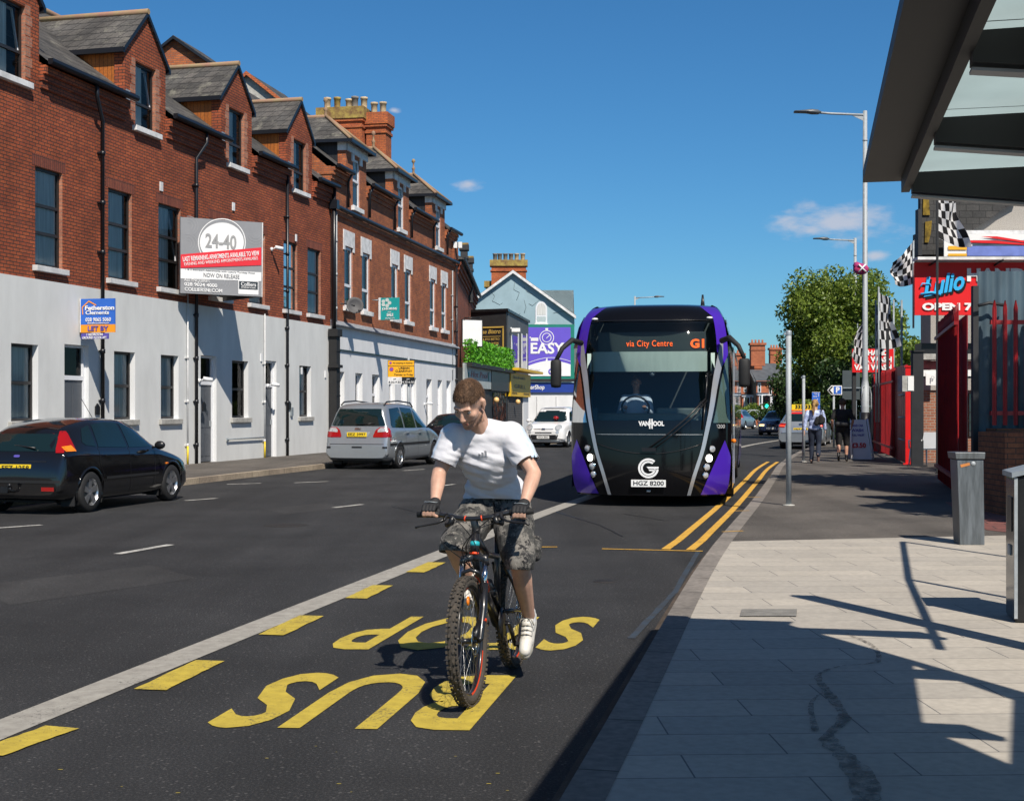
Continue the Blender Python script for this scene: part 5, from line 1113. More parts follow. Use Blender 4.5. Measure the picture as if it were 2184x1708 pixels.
# side fence facing us, on the low brick wall
YF=19.4
pa=P(2092,870,YF);
tw=T('yard_wall','low dark brick wall carrying the red palisade fence at the right edge','wall'); mb=MB(); mb.box(7.05,12,YF-.05,YF+.3,.1,1.24); mb.box(7.0,12,YF-.08,YF+.33,1.24,1.3); mb.box(6.75,7.1,YF-1.1,YF-.05,.1,1.26); mb.build('wall',m_brD,tw)
palisade('palisade_fence','red palisade fence with spiked tops standing on the low brick wall',(7.04,YF+.1),(10.2,YF+.1),1.3,3.17,.155,m_redp,rails=(.12,.83))
t=T('corrugated_screen','weathered grey blue corrugated screen behind the red palisade on the wall','screen'); mb=MB(); rows=[[],[]]
for i in range(120): 
    x=6.88+i*.033; y=YF+.36+.022*math.sin(i*1.05); rows[0].append((x,y,.9)); rows[1].append((x,y,3.62))
mb.grid(rows,True); mb.build('sheet',m_corr,t,fix=False); mb=MB(); mb.box(6.80,6.88,YF+.3,YF+.4,.1,3.4); mb.box(6.88,10.6,YF+.4,YF+.46,3.2,3.28); mb.tube([(6.84,YF+.2,3.1),(7.0,YF+.2,3.14),(7.25,YF+.2,3.1)],.025,5); mb.build('post',m_dark,t)
# fence running along the pavement (seen obliquely), in shade
palisade('palisade_fence','dark red palisade fence running along the pavement behind the steel cabinet',(7.27,21.8),(8.50,26.7),.14,3.3,.155,m_redp,rails=(.1,.9))
t=T('corrugated_screen','dark red corrugated sheeting fixed behind the pavement side palisade','screen'); mb=MB(); rows=[[],[]]; A=Vector((7.42,21.8));B=Vector((8.65,26.7))
for i in range(160):
    p=A.lerp(B,i/159); n=Vector((.972,-.235))*.02*math.sin(i*1.3); rows[0].append((p.x+n.x,p.y+n.y,.14)); rows[1].append((p.x+n.x,p.y+n.y,3.12))
mb.grid(rows,True); mb.build('sheet',m_redp,t,fix=False)
# black gate posts and red boxed gate stanchions along the pavement
def gpost(name,label,p,w,z1,m,cat='post',parts=None):
    t=T(name,label,cat,(p[0],p[1],.12),math.atan2(.972,.235),'gate posts of the car wash yard')
    mb=MB(); mb.box(-w/2,w/2,-w/2,w/2,0,z1); mb.build('shaft',m,t,bevel=.01); mb=MB(); mb.box(-w*.6,w*.6,-w*.6,w*.6,z1,z1+.04); mb.box(-w*.8,w*.8,-w*.8,w*.8,-.02,.03); mb.build('cap_plate',m,t); return t
def pg(px,py): g=G(px,py,.12); return (g.x,g.y)
gpost('gate_post','thick black gate post beside the white plastic chair',pg(1956,994),.30,2.9,m_dark)
gpost('gate_post','bright red box post leaning on the thick black gate post',pg(1938,990),.18,2.55,m_redb)
gpost('gate_post','tall slim black flag post by the yard entrance',pg(1999,1010),.055,6.4,m_dark)
gpost('gate_post','bright red slim post far down the fence, right one',pg(1882,966),.16,2.6,m_redb); gpost('gate_post','bright red slim post far down the fence, left one',pg(1868,962),.14,2.6,m_redb)
gpost('gate_post','black post far down the fence between the two slim red posts',pg(1877,965),.10,3.4,m_dark); gpost('gate_post','black post next to the tall near street lamp',pg(1862,958),.10,3.6,m_dark)
gpost('gate_post','black post between the red gates and the lower car wash sign',pg(1893,972),.09,3.9,m_dark)
t=T('metal_gate','dark red sheet metal gate folded back beside the bright red box post','gate'); a=pg(1905,978);b=pg(1932,990); mb=MB(); A=Vector(a+(0,));B=Vector(b+(0,)); n=Vector((.97,-.24,0))*.05
for k in range(6):
    p=A.lerp(B,k/6);q=A.lerp(B,(k+.94)/6); mb.add([p+Vector((0,0,.15)),q+Vector((0,0,.15)),q+Vector((0,0,2.75)),p+Vector((0,0,2.75)),p+n+Vector((0,0,.15)),q+n+Vector((0,0,.15)),q+n+Vector((0,0,2.75)),p+n+Vector((0,0,2.75))],[(0,1,2,3),(4,5,6,7),(0,1,5,4),(1,2,6,5),(2,3,7,6),(3,0,4,7)])
mb.build('gate_leaf',m_redp,t); mb=MB(); q=A.lerp(B,.75)
for z in (.75,1.35,1.95,2.45): 
    u=A.lerp(B,.55)-n*.6; v=A.lerp(B,.95)-n*.6; mb.tube([(u.x,u.y,z),(v.x,v.y,z)],.025,6)
mb.build('gate_bars',m_steelpaint,t)
palisade('palisade_fence','farther dark red palisade with spiked tops between the lamp posts and the dark sheet gate',pg(1865,961),pg(1908,981),.14,2.75,.17,m_redp,rails=(.12,.85))
t=T('wall_box_light','white box light mounted on top of the dark sheet gate','light'); p=P(1930,814,32.5); mb=MB(); mb.box(p.x-.15,p.x+.13,32.2,32.6,p.z-.24,p.z+.14); mb.build('housing',m_conc,t); mb=MB(); mb.box(p.x-.02,p.x+.12,32.18,32.2,p.z-.22,p.z+.12); mb.build('cover',m_plate_w,t)
# second stretch of dark railing beyond the lamps
t=T('yard_railing','dark railing with barbed tops along the back of the far pavement','fence'); A=Vector(pg(1862,956)+(0,)); B=Vector((16.9,58,0))
for k in range(26):
    p=A.lerp(B,k/25); MB().box(p.x-.04,p.x+.04,p.y,p.y+.05,.1,2.7+.2*math.sin(k)).build('pale',m_dark,t)
MB().tube([A+Vector((0,0,2.3)),B+Vector((0,0,2.3))],.03,5).build('rail',m_dark,t)
# car wash building
m_pebble=mat('pebbledash',(.44,.41,.37),.95,var=.3,vs=40,bump=.6,bs=60); m_dslate=bricks('dark slate verge',(.06,.058,.055,1),(.04,.04,.04,1),(.015,.015,.015,1),bw=.4,rh=.2,ms=.01)
t=T('car_wash_building','brick car wash building with pebbledash gable and mossy slate verge on the right','building')
YW=36.5; FW=Face(1960,YW,2200,YW)
mb=MB(); mb.mat(m_brW); FW.rect(mb,1962,2420,832,1010,0,.6); mb.build('wall',None,t)
fr(FW,'white_fascia',m_plate_w,t,1960,2420,790,803,.35,.3); fr(FW,'dark_soffit',m_black,t,1960,2420,803,807,.3,.3); mb=MB(); FW.rect(mb,1960,2420,770,788,.2,.2); mb.build('lean_to_roof',mat('red tin roof',(.30,.05,.05),.6,var=.4,vs=5),t)
fr(FW,'flat_roof_edge',m_conc,t,1955,2420,756,768,.5,.8); fr(FW,'dark_band',m_black,t,1958,2420,733,756,.3,.6)
sg_=fr(FW,'white_panel',m_plate_w,t,1966,1994,796,822,.36,.03); FW.text('P',1979,809,12,mat('faint letters',(.5,.5,.5),.5,var=0),sg_,.41)
sg_=fr(FW,'white_panel',m_plate_w,t,2066,2084,796,822,.36,.03); FW.text('1',2075,809,13,mat('faint letters',(.5,.5,.5),.5,var=0),sg_,.41)
fr(FW,'window',m_glass,t,2066,2110,840,930,.05,.05)
FX=Face(1960,41,2200,41)
mb=MB(); FX.poly(mb,[(1985,870),(1985,505),(2010,505),(2122,448),(2160,420),(2420,420),(2420,870)],0,1); mb.build('gable_wall',m_pebble,t)
mb=MB(); FX.poly(mb,[(1958,545),(1958,415),(2160,415),(2165,430),(2130,450),(2115,462),(2030,520),(2015,545)],.25,.25); mb.build('slate_verge',m_dslate,t)
mb=MB(); mb.mat(mat('moss yellow',(.26,.17,.02),.95,var=.7,vs=3)); FX.poly(mb,[(1962,462),(1963,400),(1976,400),(1975,430),(1977,462)],.3,.04); FX.poly(mb,[(1966,520),(1967,476),(1981,474),(1979,500),(1974,520)],.3,.04); mb.build('moss_patch',None,t)
fr(FX,'white_cornice',m_sill2,t,2045,2420,496,504,.5,.4)
mb=MB(); mb.mat(m_dark); FX.rect(mb,1950,1958,450,548,.4,.3); FX.rect(mb,1951,1990,500,560,.1,.3); mb.build('dark_flank',None,t)
# poster strip above the red sign
ps=fr(FX,'poster_strip',m_plate_w,t,2000,2420,505,552,.6,.06)
m_pblue=mat('poster blue',(.16,.22,.58),.5,var=.15); m_pamb=mat('poster amber',(.85,.42,.02),.5,var=0)
mb=MB(); mb.mat(m_pblue); FX.rect(mb,2048,2420,530,551,.63); mb.mat(m_pamb); FX.rect(mb,2008,2030,513,519,.63); FX.rect(mb,2008,2047,530,538,.63); FX.rect(mb,2008,2047,546,551,.63); mb.mat(m_corr); FX.rect(mb,2060,2420,518,529,.625); mb.mat(m_red); FX.poly(mb,[(2076,510),(2110,510),(2184,522),(2300,534),(2184,526)],.64); FX.poly(mb,[(2030,518),(2110,519),(2184,527),(2184,529),(2110,525),(2030,522)],.64); mb.build('poster_stripes',None,ps,fix=False)
# the main red sign
t=T('car_wash_sign','large red car wash sign with pale blue script above white capitals','sign')
FR=Face(1950,35.5,2200,35.5)
rs=fr(FR,'panel',m_red,t,1951,2420,560,672,.0,.12); fr(FR,'white_hood',m_sill2,t,1949,2420,551,557,.35,.5)
mb=MB(); 
for x in (1990,2128): mb.tube([FR.at(x,558,.4),FR.at(x-8,566,.03)],.03,5)
mb.build('hood_bracket',m_black,t)
m_lb=mat('script blue',(.03,.42,.80),.45,var=0); 
o=FR.text('Lulio',2008,608,38,m_black,rs,.02,fit=92,shear=.45,bold=.03); o.rotation_euler.rotate_axis('Z',R(11)); o.location+=Vector((.05,0,-.06)); o=FR.text('Lulio',2008,608,38,m_lb,rs,.035,fit=92,shear=.45,bold=.03); o.rotation_euler.rotate_axis('Z',R(11))
mb=MB(); mb.tube([FR.at(1962,628,.05),FR.at(1985,624,.05),FR.at(2005,629,.05)],.035,6); mb.tube([FR.at(1962,612,.05),FR.at(1966,605,.05),FR.at(1982,606,.05),FR.at(1984,612,.05)],.02,6); mb.build('script_flourish',m_lb,rs)
FR.text('HAND',2123,588,25,m_lettwhite,rs,.03,fit=124,bold=.05); FR.text('OPEN 7 DAYS',2062,655,14,m_lettwhite,rs,.03,fit=192,bold=.05); FR.text('CAR WASH',2250,620,22,m_lettwhite,rs,.03,fit=170,bold=.05)
# the farther sign
t=T('car_wash_sign','smaller red Hand Car Wash and Van Wash sign beyond the street lamps','sign'); FR2=Face(1818,47,1906,47)
rs=fr(FR2,'panel',m_red,t,1818,1906,744,794,0,.1); FR2.text('HAND',1872,753,10,m_lettwhite,rs,.02,fit=44,bold=.05); FR2.text('CAR WASH',1862,767,10.5,m_lettwhite,rs,.02,fit=80,bold=.05); FR2.text('VAN WASH',1862,784,10.5,m_lettwhite,rs,.02,fit=80,bold=.05); mb=MB(); FR2.rect(mb,1823,1902,774.5,775.3,.01); mb.build('rule_line',m_lettwhite,rs,fix=False)
for x in (1824,1898): p=FR2.at(x,870); MB().box(p.x-.06,p.x+.06,47.1,47.25,.1,3.3).build('sign_post',m_dark,t)
t=T('brick_shed','low brick shed behind the farther car wash sign','building'); mb=MB(); a=P(1905,870,50);b=P(1975,870,50); mb.box(a.x,b.x,49,51,.1,2.9); mb.build('wall',m_brW,t); mb=MB(); mb.box(a.x-.2,b.x+.2,48.8,51.2,2.9,3.1); mb.build('roof',m_dark,t)
# chequered flags
def chk(name,c1,c2,s):
    m=bpy.data.materials.new(name); m.use_nodes=True; t=m.node_tree; b=t.nodes['Principled BSDF']; b.inputs['Roughness'].default_value=.8
    u=_n(t,'ShaderNodeUVMap'); k=_n(t,'ShaderNodeTexChecker'); k.inputs['Scale'].default_value=s; k.inputs['Color1'].default_value=c1; k.inputs['Color2'].default_value=c2
    mp=_n(t,'ShaderNodeMapping'); mp.inputs['Scale'].default_value=(1,1,0); t.links.new(u.outputs[0],mp.inputs[0]); mp.inputs['Location'].default_value=(.003,.003,.01); t.links.new(mp.outputs[0],k.inputs['Vector']); t.links.new(k.outputs['Color'],b.inputs['Base Color'])
    tr=_n(t,'ShaderNodeBsdfTranslucent'); t.links.new(k.outputs['Color'],tr.inputs[0]); ms=_n(t,'ShaderNodeMixShader'); ms.inputs[0].default_value=.3; t.links.new(b.outputs[0],ms.inputs[1]); t.links.new(tr.outputs[0],ms.inputs[2]); t.links.new(ms.outputs[0],t.nodes['Material Output'].inputs[0]); return m
m_chk=chk('chequered cloth',(.012,.012,.014,1),(.8,.8,.8,1),6)
def flag(label,px,Y,ytop,ybot,quad,m,grp='chequered flags at the car wash',base=.12,pm=None,name='chequered_flag'):
    """quad: four image corners hoist-top, fly-top, fly-bottom, hoist-bottom of the hanging cloth"""
    p=P(px,870,Y); t=T(name,label,'flag',(p.x,p.y,base),0,grp); z=lambda py:1.6-(py-870)/2850*Y-base
    MB().tube([(0,0,z(ybot)),(0,0,z(ytop))],.028,7).build('flagpole',pm or m_steelpaint,t)
    c=[Vector(((x-px)/2850*Y,0,z(y))) for x,y in quad]; n=18; vs=[];uv=[]
    for i in range(n+1):
        for k in range(n+1):
            u,v=i/n,k/n; q=(c[0]*(1-u)+c[1]*u)*(1-v)+(c[3]*(1-u)+c[2]*u)*v
            q.y+=.16*math.sin(u*8+v*3)*u+.08*math.sin(v*9+u*5)*u; q.x+=.05*math.sin(v*7+1)*u; q.z-=.1*math.sin(u*math.pi)*(.4+v*.3); vs.append(q); uv.append((u,v))
    me=bpy.data.meshes.new('flag_cloth'); fs=[(i*(n+1)+k,i*(n+1)+k+1,(i+1)*(n+1)+k+1,(i+1)*(n+1)+k) for i in range(n) for k in range(n)]
    me.from_pydata([tuple(v) for v in vs],[],fs); ul=me.uv_layers.new()
    for l in me.loops: ul.data[l.index].uv=uv[l.vertex_index]
    for f in me.polygons: f.use_smooth=True
    me.materials.append(m); o=bpy.data.objects.new('flag_cloth',me); COL.objects.link(o); o.parent=t
flag('chequered flag flying in front of the pebbledash gable',1999,33,405,700,[(2000,416),(2034,412),(2066,528),(2002,508)],m_chk,base=3.0)
flag('chequered flag blown left beside the large red sign',1948,36,515,700,[(1950,512),(1902,560),(1903,607),(1950,604)],m_chk,base=3.0)
flag('chequered flag hanging long in front of the big tree, right of the near lamp',1874,42,612,900,[(1874,622),(1896,634),(1918,738),(1872,742)],m_chk); flag('narrow chequered flag just left of the long hanging one',1868,43,640,900,[(1868,650),(1878,660),(1882,745),(1866,760)],m_chk)
flag('chequered flag drooping behind the near street lamp',1849,46,690,900,[(1850,664),(1838,684),(1812,758),(1840,782)],m_chk)
m_uj=mat('flag red and blue',(.45,.02,.05),.8,var=.9,vs=5,dark=(.03,.03,.22,1))
flag('small red and blue flag tied up on the second lamp post',1829,66,690,780,[(1829,698),(1826,705),(1820,725),(1830,730)],m_uj,name='bunting_flag',base=2.0)
t=T('tied_flag','bundled purple and red union flag tied high on the near lamp post','flag'); p=P(1836,574,39.7); mb=MB(); mb.ball(p,.22,10,(1.1,.6,.8)); mb.ball(p+Vector((-.12,0,.1)),.12,8); mb.build('cloth_bundle',m_uj,t); mb=MB(); mb.tube([p+Vector((-.1,-.14,.12)),p+Vector((.12,-.14,-.1))],.025,5); mb.tube([p+Vector((.1,-.15,.12)),p+Vector((-.1,-.14,-.1))],.025,5); mb.build('cross_stripe',m_lettwhite,t)
for k,(px,Y,yt,lb) in enumerate(((1923,44,640,'thin grey flagpole without a flag between the two red signs'),(1906,50,640,'thin leaning flagpole beyond the smaller red sign'))):
    t=T('flagpole',lb,'flagpole'); p=P(px,yt,Y); MB().tube([(p.x,Y,.1),tuple(p)],.035,6).build('pole',m_steelpaint,t)
# leaning A-board
t=T('pavement_sign','white pavement A-board with red price lettering at the foot of the near lamp','sign'); p=G(1832,962,.12); F=Face(1806,39,1857,39)
for y0,s,nm in ((38.6,.5,'front_panel'),(39.4,-.5,'rear_panel')):
    a=P(1810,870,39);b=P(1852,870,39); q=MB(); z1=1.14
    q.add([(a.x,y0,.12),(b.x,y0,.12),(b.x-.08,39-s*.05,.12+z1),(a.x+.08,39-s*.05,.12+z1)],[(0,1,2,3)]); o=q.build(nm,m_plate_w,t,fix=False)
mb=MB()
for (u,v) in (((P(1808,870,39).x,38.55,.12),(P(1814,870,39).x,38.95,1.28)),((P(1854,870,39).x,38.55,.12),(P(1849,870,39).x,38.95,1.28))): mb.tube([u,v],.03,6)
mb.build('white_frame',m_white,t)
for tx,py,h,fitv in (('HAND CAR',908,5,26),('WASH',918,6,26),('FULL VALET',928,4,28),('£3.50',950,10,30)):
    z=1.6-(py-870)/2850*38.75; lettering(tx,h*38.7/2850/.7,m_red if py>940 else m_indigo,t,(P(1830,870,38.8).x,38.58+(z-.12)*.36-.012,z),(R(90-18),0,0),fit=fitv/2850*38.7,bold=.03)
# white plastic chair
t=T('plastic_chair','white moulded plastic armchair just inside the yard entrance','chair',(P(1979,870,34.2).x-.1,34.2,.12),R(200)); m_pl=mat('white plastic',(.75,.75,.76),.35,var=.05)
for x in(-.24,.24):
    for y in (-.22,.22): MB().tube([(x*1.15,y*1.15,0),(x,y,.43)],[.018,.026],6).build('leg',m_pl if (x,y)!=(.24,.22) else m_pl,t)
mb=MB(); mb.box(-.26,.26,-.24,.24,.42,.46); mb.build('seat',m_pl,t,bevel=.015); 
mb=MB(); mb.grid([[(-.26+.52*k/8,.24+.05*math.sin(k/8*math.pi)+.1*j,.45+.42*j/1.) for k in range(9)] for j in (0,.5,1)]); mb.build('backrest',m_pl,t)
for x in (-.27,.27): MB().tube([(x,-.24,.44),(x,-.26,.64),(x,.0,.67),(x,.28,.66)],.022,6).build('armrest',m_pl,t)
# ================= things on the near pavement =================
m_st=mat('brushed stainless',(.20,.215,.225),.38,.75,var=.25,vs=4,rough_var=.1,stretch=(6,6,.6)); 
c=G(2066,1162,.12)
t=T('steel_cabinet','freestanding brushed steel cabinet with a small sticker on the slab pavement','cabinet',(c.x+.02,c.y+.14,.12),R(-4))
mb=MB(); vs=[(-.10,-.14,0),(.16,-.14,0),(.16,.14,0),(-.10,.14,0),(-.135,-.15,.92),(.145,-.15,.92),(.145,.15,.92),(-.135,.15,.92)]; mb.add(vs,[(0,3,2,1),(4,5,6,7),(0,1,5,4),(1,2,6,5),(2,3,7,6),(3,0,4,7)]); mb.build('body',m_st,t,bevel=.006)
mb=MB(); mb.add([(-.15,-.165,.93),(.155,-.165,.93),(.155,.165,.93),(-.15,.165,.93),(-.16,-.17,1.0),(.16,-.17,1.0),(.16,.17,1.0),(-.16,.17,1.0)],[(0,3,2,1),(4,5,6,7),(0,1,5,4),(1,2,6,5),(2,3,7,6),(3,0,4,7)]); mb.build('lid',m_st,t,bevel=.004)
mb=MB(); mb.obox((-.05,-.152,.865),(.1,.004,.03),(0,R(-14),0)); mb.build('orange_sticker',mat('orange sticker',(.6,.22,.05),.5,var=.2),t); mb=MB(); mb.lathe([(0,-.163),(.025,-.163),(.025,-.156),(0,-.156)],14,(.035,.008,.88),'y'); mb.build('round_lock',m_steel,t)
m_gb=mat('gloss black panel',(.012,.013,.015),.15,var=0)
c=G(2160,1330,.12)
t=T('ticket_machine','black ticket validator with a sloping steel top at the right edge','ticket machine',(c.x+.235,c.y+.2,.12),R(-12))
mb=MB(); mb.add([(-.17,-.2,0),(.28,-.2,0),(.28,.2,0),(-.17,.2,0),(-.17,-.2,1.0),(.28,-.2,1.12),(.28,.2,1.12),(-.17,.2,1.0)],[(0,3,2,1),(4,5,6,7),(0,1,5,4),(1,2,6,5),(2,3,7,6),(3,0,4,7)]); mb.build('body',m_gb,t,bevel=.02)
mb=MB(); mb.add([(-.19,-.22,1.0),(.3,-.22,1.13),(.3,.22,1.13),(-.19,.22,1.0),(-.19,-.22,1.035),(.3,-.22,1.165),(.3,.22,1.165),(-.19,.22,1.035)],[(0,3,2,1),(4,5,6,7),(0,1,5,4),(1,2,6,5),(2,3,7,6),(3,0,4,7)]); mb.build('top_plate',m_steelpaint,t)
MB().box(-.176,-.171,-.1,.1,.62,.86).build('display',m_black,t); MB().box(-.18,-.171,-.05,.05,.45,.52).build('card_reader',m_steel,t); MB().box(-.172,-.15,-.206,-.2,.03,1.0).build('edge_trim',m_steel,t)
# ---- bus shelter: only its canopy corner is in the picture ----
m_can=mat('canopy grey',(.016,.0165,.017),.55,.1,var=.15); m_canl=mat('canopy trim',(.30,.32,.35),.4,.5,var=.1)
m_cgl=bpy.data.materials.new('frosted canopy glass'); m_cgl.use_nodes=True; _t=m_cgl.node_tree; _b=_t.nodes['Principled BSDF']; _b.inputs['Base Color'].default_value=(.16,.23,.235,1); _b.inputs['Roughness'].default_value=.25
_tr=_n(_t,'ShaderNodeBsdfTranslucent'); _tr.inputs[0].default_value=(.50,.64,.64,1); _mx=_n(_t,'ShaderNodeMixShader'); _mx.inputs[0].default_value=.42
_nz=_n(_t,'ShaderNodeTexNoise'); _nz.inputs['Scale'].default_value=3; _nz.inputs['Detail'].default_value=6; _tc=_n(_t,'ShaderNodeTexCoord'); _t.links.new(_tc.outputs['Object'],_nz.inputs['Vector']); _r=_n(_t,'ShaderNodeMapRange'); _r.inputs['To Min'].default_value=.42; _r.inputs['To Max'].default_value=.62; _t.links.new(_nz.outputs['Fac'],_r.inputs['Value']); _t.links.new(_r.outputs[0],_mx.inputs[0])
_t.links.new(_b.outputs[0],_mx.inputs[1]); _t.links.new(_tr.outputs[0],_mx.inputs[2]); _t.links.new(_mx.outputs[0],_t.nodes['Material Output'].inputs[0])
t=T('bus_shelter','dark steel bus shelter canopy with frosted glass panels over the right pavement','bus shelter')
u=Vector((.2188,.9758,0)); v=Vector((.9758,-.2188,0)); C0=Vector((1.924,7.33,0))
def q(s,w,z): p=C0-u*s+v*w; return Vector((p.x,p.y,z))
def slab(mb,s0,s1,w0,w1,z0,z1): 
    mb.add([q(s0,w0,z0),q(s1,w0,z0),q(s1,w1,z0),q(s0,w1,z0),q(s0,w0,z1),q(s1,w0,z1),q(s1,w1,z1),q(s0,w1,z1)],[(0,3,2,1),(4,5,6,7),(0,1,5,4),(1,2,6,5),(2,3,7,6),(3,0,4,7)])
mb=MB(); slab(mb,0,9,0,.212,2.835,2.9); mb.build('edge_fascia',m_can,t)
mb=MB(); slab(mb,.12,9,.195,.238,2.755,2.833); mb.build('side_beam',m_can,t)
for k in range(6):
    s=.28+k*1.33; w0,w1=.235,1.75-(.0 if k<1 else 0)
    mb=MB(); a=[q(s,w0,2.82),q(s,w1,2.84),q(s,w1,2.55),q(s,w0,2.72)]; b=[p-u*.09 for p in a]; mb.add(a+b,[(0,1,2,3),(7,6,5,4),(0,4,5,1),(2,6,7,3),(0,3,7,4),(1,5,6,2)]); mb.build('cross_beam',m_can,t)
    mb=MB(); a=[q(s+.02,w0,2.71),q(s+.02,w1,2.545),q(s+.02,w1,2.53),q(s+.02,w0,2.70)]; b=[p-u*.1+u*.06 for p in a]; a=[p+u*.03 for p in a]; mb.add(a+b,[(0,1,2,3),(7,6,5,4),(0,4,5,1),(2,6,7,3),(0,3,7,4),(1,5,6,2)]); mb.build('beam_trim',m_canl,t)
for k in range(6):
    s0=.28+k*1.33-(.22 if k==0 else 0); s1=.28+k*1.33+1.34; zz=2.87; mb=MB(); g=lambda s_:max(.62,.955-.161*s_)
    mb.add([q(s0,.2,zz),q(s1,.2,zz),q(s1,g(s1),zz),q(s0,g(s0),zz)],[(0,1,2,3)]); mb.build('canopy_glass',m_cgl,t,fix=False)
mb=MB(); X=lambda a,b:Vector((a,b,2.9))
L0=X(2.76,6.98); L1_=q(3.6,.37,2.9)
mb.add([L0,X(3.53,4.83),X(3.43,4.56),X(3.2,5.46)],[(0,1,2,3)]); mb.add([L0,X(3.2,5.46),X(2.8,3.97),L1_],[(0,1,2,3)]); mb.add([L1_,X(2.8,3.97),X(2.96,3.34),X(2.6,.2),X(1.2,.4)],[(0,1,2,3,4)]); mb.add([X(3.53,4.83),X(5,.5),X(2.6,.2),X(2.96,3.34),X(3.43,4.56)],[(0,1,2,3,4)])
mb.build('shadow_deck',m_can,t,fix=False)  # deck out of view, its outline and gap shaped to cast the pavement shade
MB().tube([(3.3,7.0,2.88),(3.3,7.0,.12)],.0001,3) 
mb=MB(); mb.tube([(5.25,12.5,3.0),(4.35,9.25,3.0),(3.55,5.9,3.0)],.035,6); mb.build('top_rail',m_can,t)
for p,z in (((5.25,12.5),3.0),((4.35,9.25),3.0)): MB().tube([(p[0],p[1],.12),(p[0],p[1],z)],.035,8).build('post',m_can,t)
MB().tube([(5.05,2.2,.12),(5.05,2.2,2.9)],.06,8).build('post',m_can,t); MB().tube([(3.53,4.7,.12),(3.53,4.7,2.9)],.05,8).build('post',m_can,t)
t=T('totem_sign','tall slim information totem standing just outside the right of the frame','totem',(3.30,8.02,.12),R(-12)); MB().box(-.1,.1,-.04,.04,.02,3.15).build('panel',m_gb,t,bevel=.01); MB().box(-.16,.16,-.1,.1,0,.02).build('base_plate',m_steelpaint,t)
# ================= cars =================
def cspline(xs,ys,x):
    if x<=xs[0]: return ys[0]
    if x>=xs[-1]: return ys[-1]
    i=max(k for k in range(len(xs)-1) if xs[k]<=x)
    h=[xs[k+1]-xs[k] for k in range(len(xs)-1)]; d=[(ys[k+1]-ys[k])/h[k] for k in range(len(h))]
    def m(k):
        if k==0: return d[0]
        if k==len(xs)-1: return d[-1]
        if d[k-1]*d[k]<=0: return 0
        w1=2*h[k]+h[k-1]; w2=h[k]+2*h[k-1]; return (w1+w2)/(w1/d[k-1]+w2/d[k])
    t=(x-xs[i])/h[i]; a,b=m(i),m(i+1)
    return (2*t**3-3*t*t+1)*ys[i]+(t**3-2*t*t+t)*h[i]*a+(-2*t**3+3*t*t)*ys[i+1]+(t**3-t*t)*h[i]*b
def car_body(sp):
    """sp['st']: stations (x from nose, half width, underside, belt, roof half width, roof)"""
    st=sp['st']; n=sp.get('n',64); xs=[s[0] for s in st]
    idx=list(range(len(st))); us=[]
    for k in range(len(st)-1):
        m=max(3,int(round((abs(st[k+1][0]-st[k][0])+abs(st[k+1][5]-st[k][5]))/.055)))
        us+=[k+j/m for j in range(m)]
    us.append(len(st)-1)
    cols=[[s[c] for s in st] for c in range(6)]
    rows=[]
    for u in us:
        x,w,zb,be,wr,ro=[cspline(idx,c,u) for c in cols]
        hh=max(.0,ro-be)
        ring=[(0,zb),(w*.55,zb),(w-.10,zb+.01),(w-.03,zb+.07),(w-.015,zb+.12),(w-.005,zb+(be-zb)*.22),(w-.002,zb+(be-zb)*.28),]
        for t in (.35,.42,.5,.58,.66,.74,.82,.9): ring.append((w-.028*max(0,(t-.5)/.5)**2*1.1,zb+(be-.03-zb)*t))
        ring+=[(w-.03,be-.03),(w-.055,be)]
        for t in (.12,.35,.6,.82): ring.append((w-.055+(wr-(w-.055))*(t**1.15),be+(hh-.0)*t*.93))
        ring+=[(wr-.03,be+hh*.955),(wr*.82,ro-.012*min(1,hh*3)),(wr*.5,ro+.012),(wr*.2,ro+.02),(0,ro+.022)]
        rows.append([Vector((-x,y,z)) for y,z in ring])
    return rows
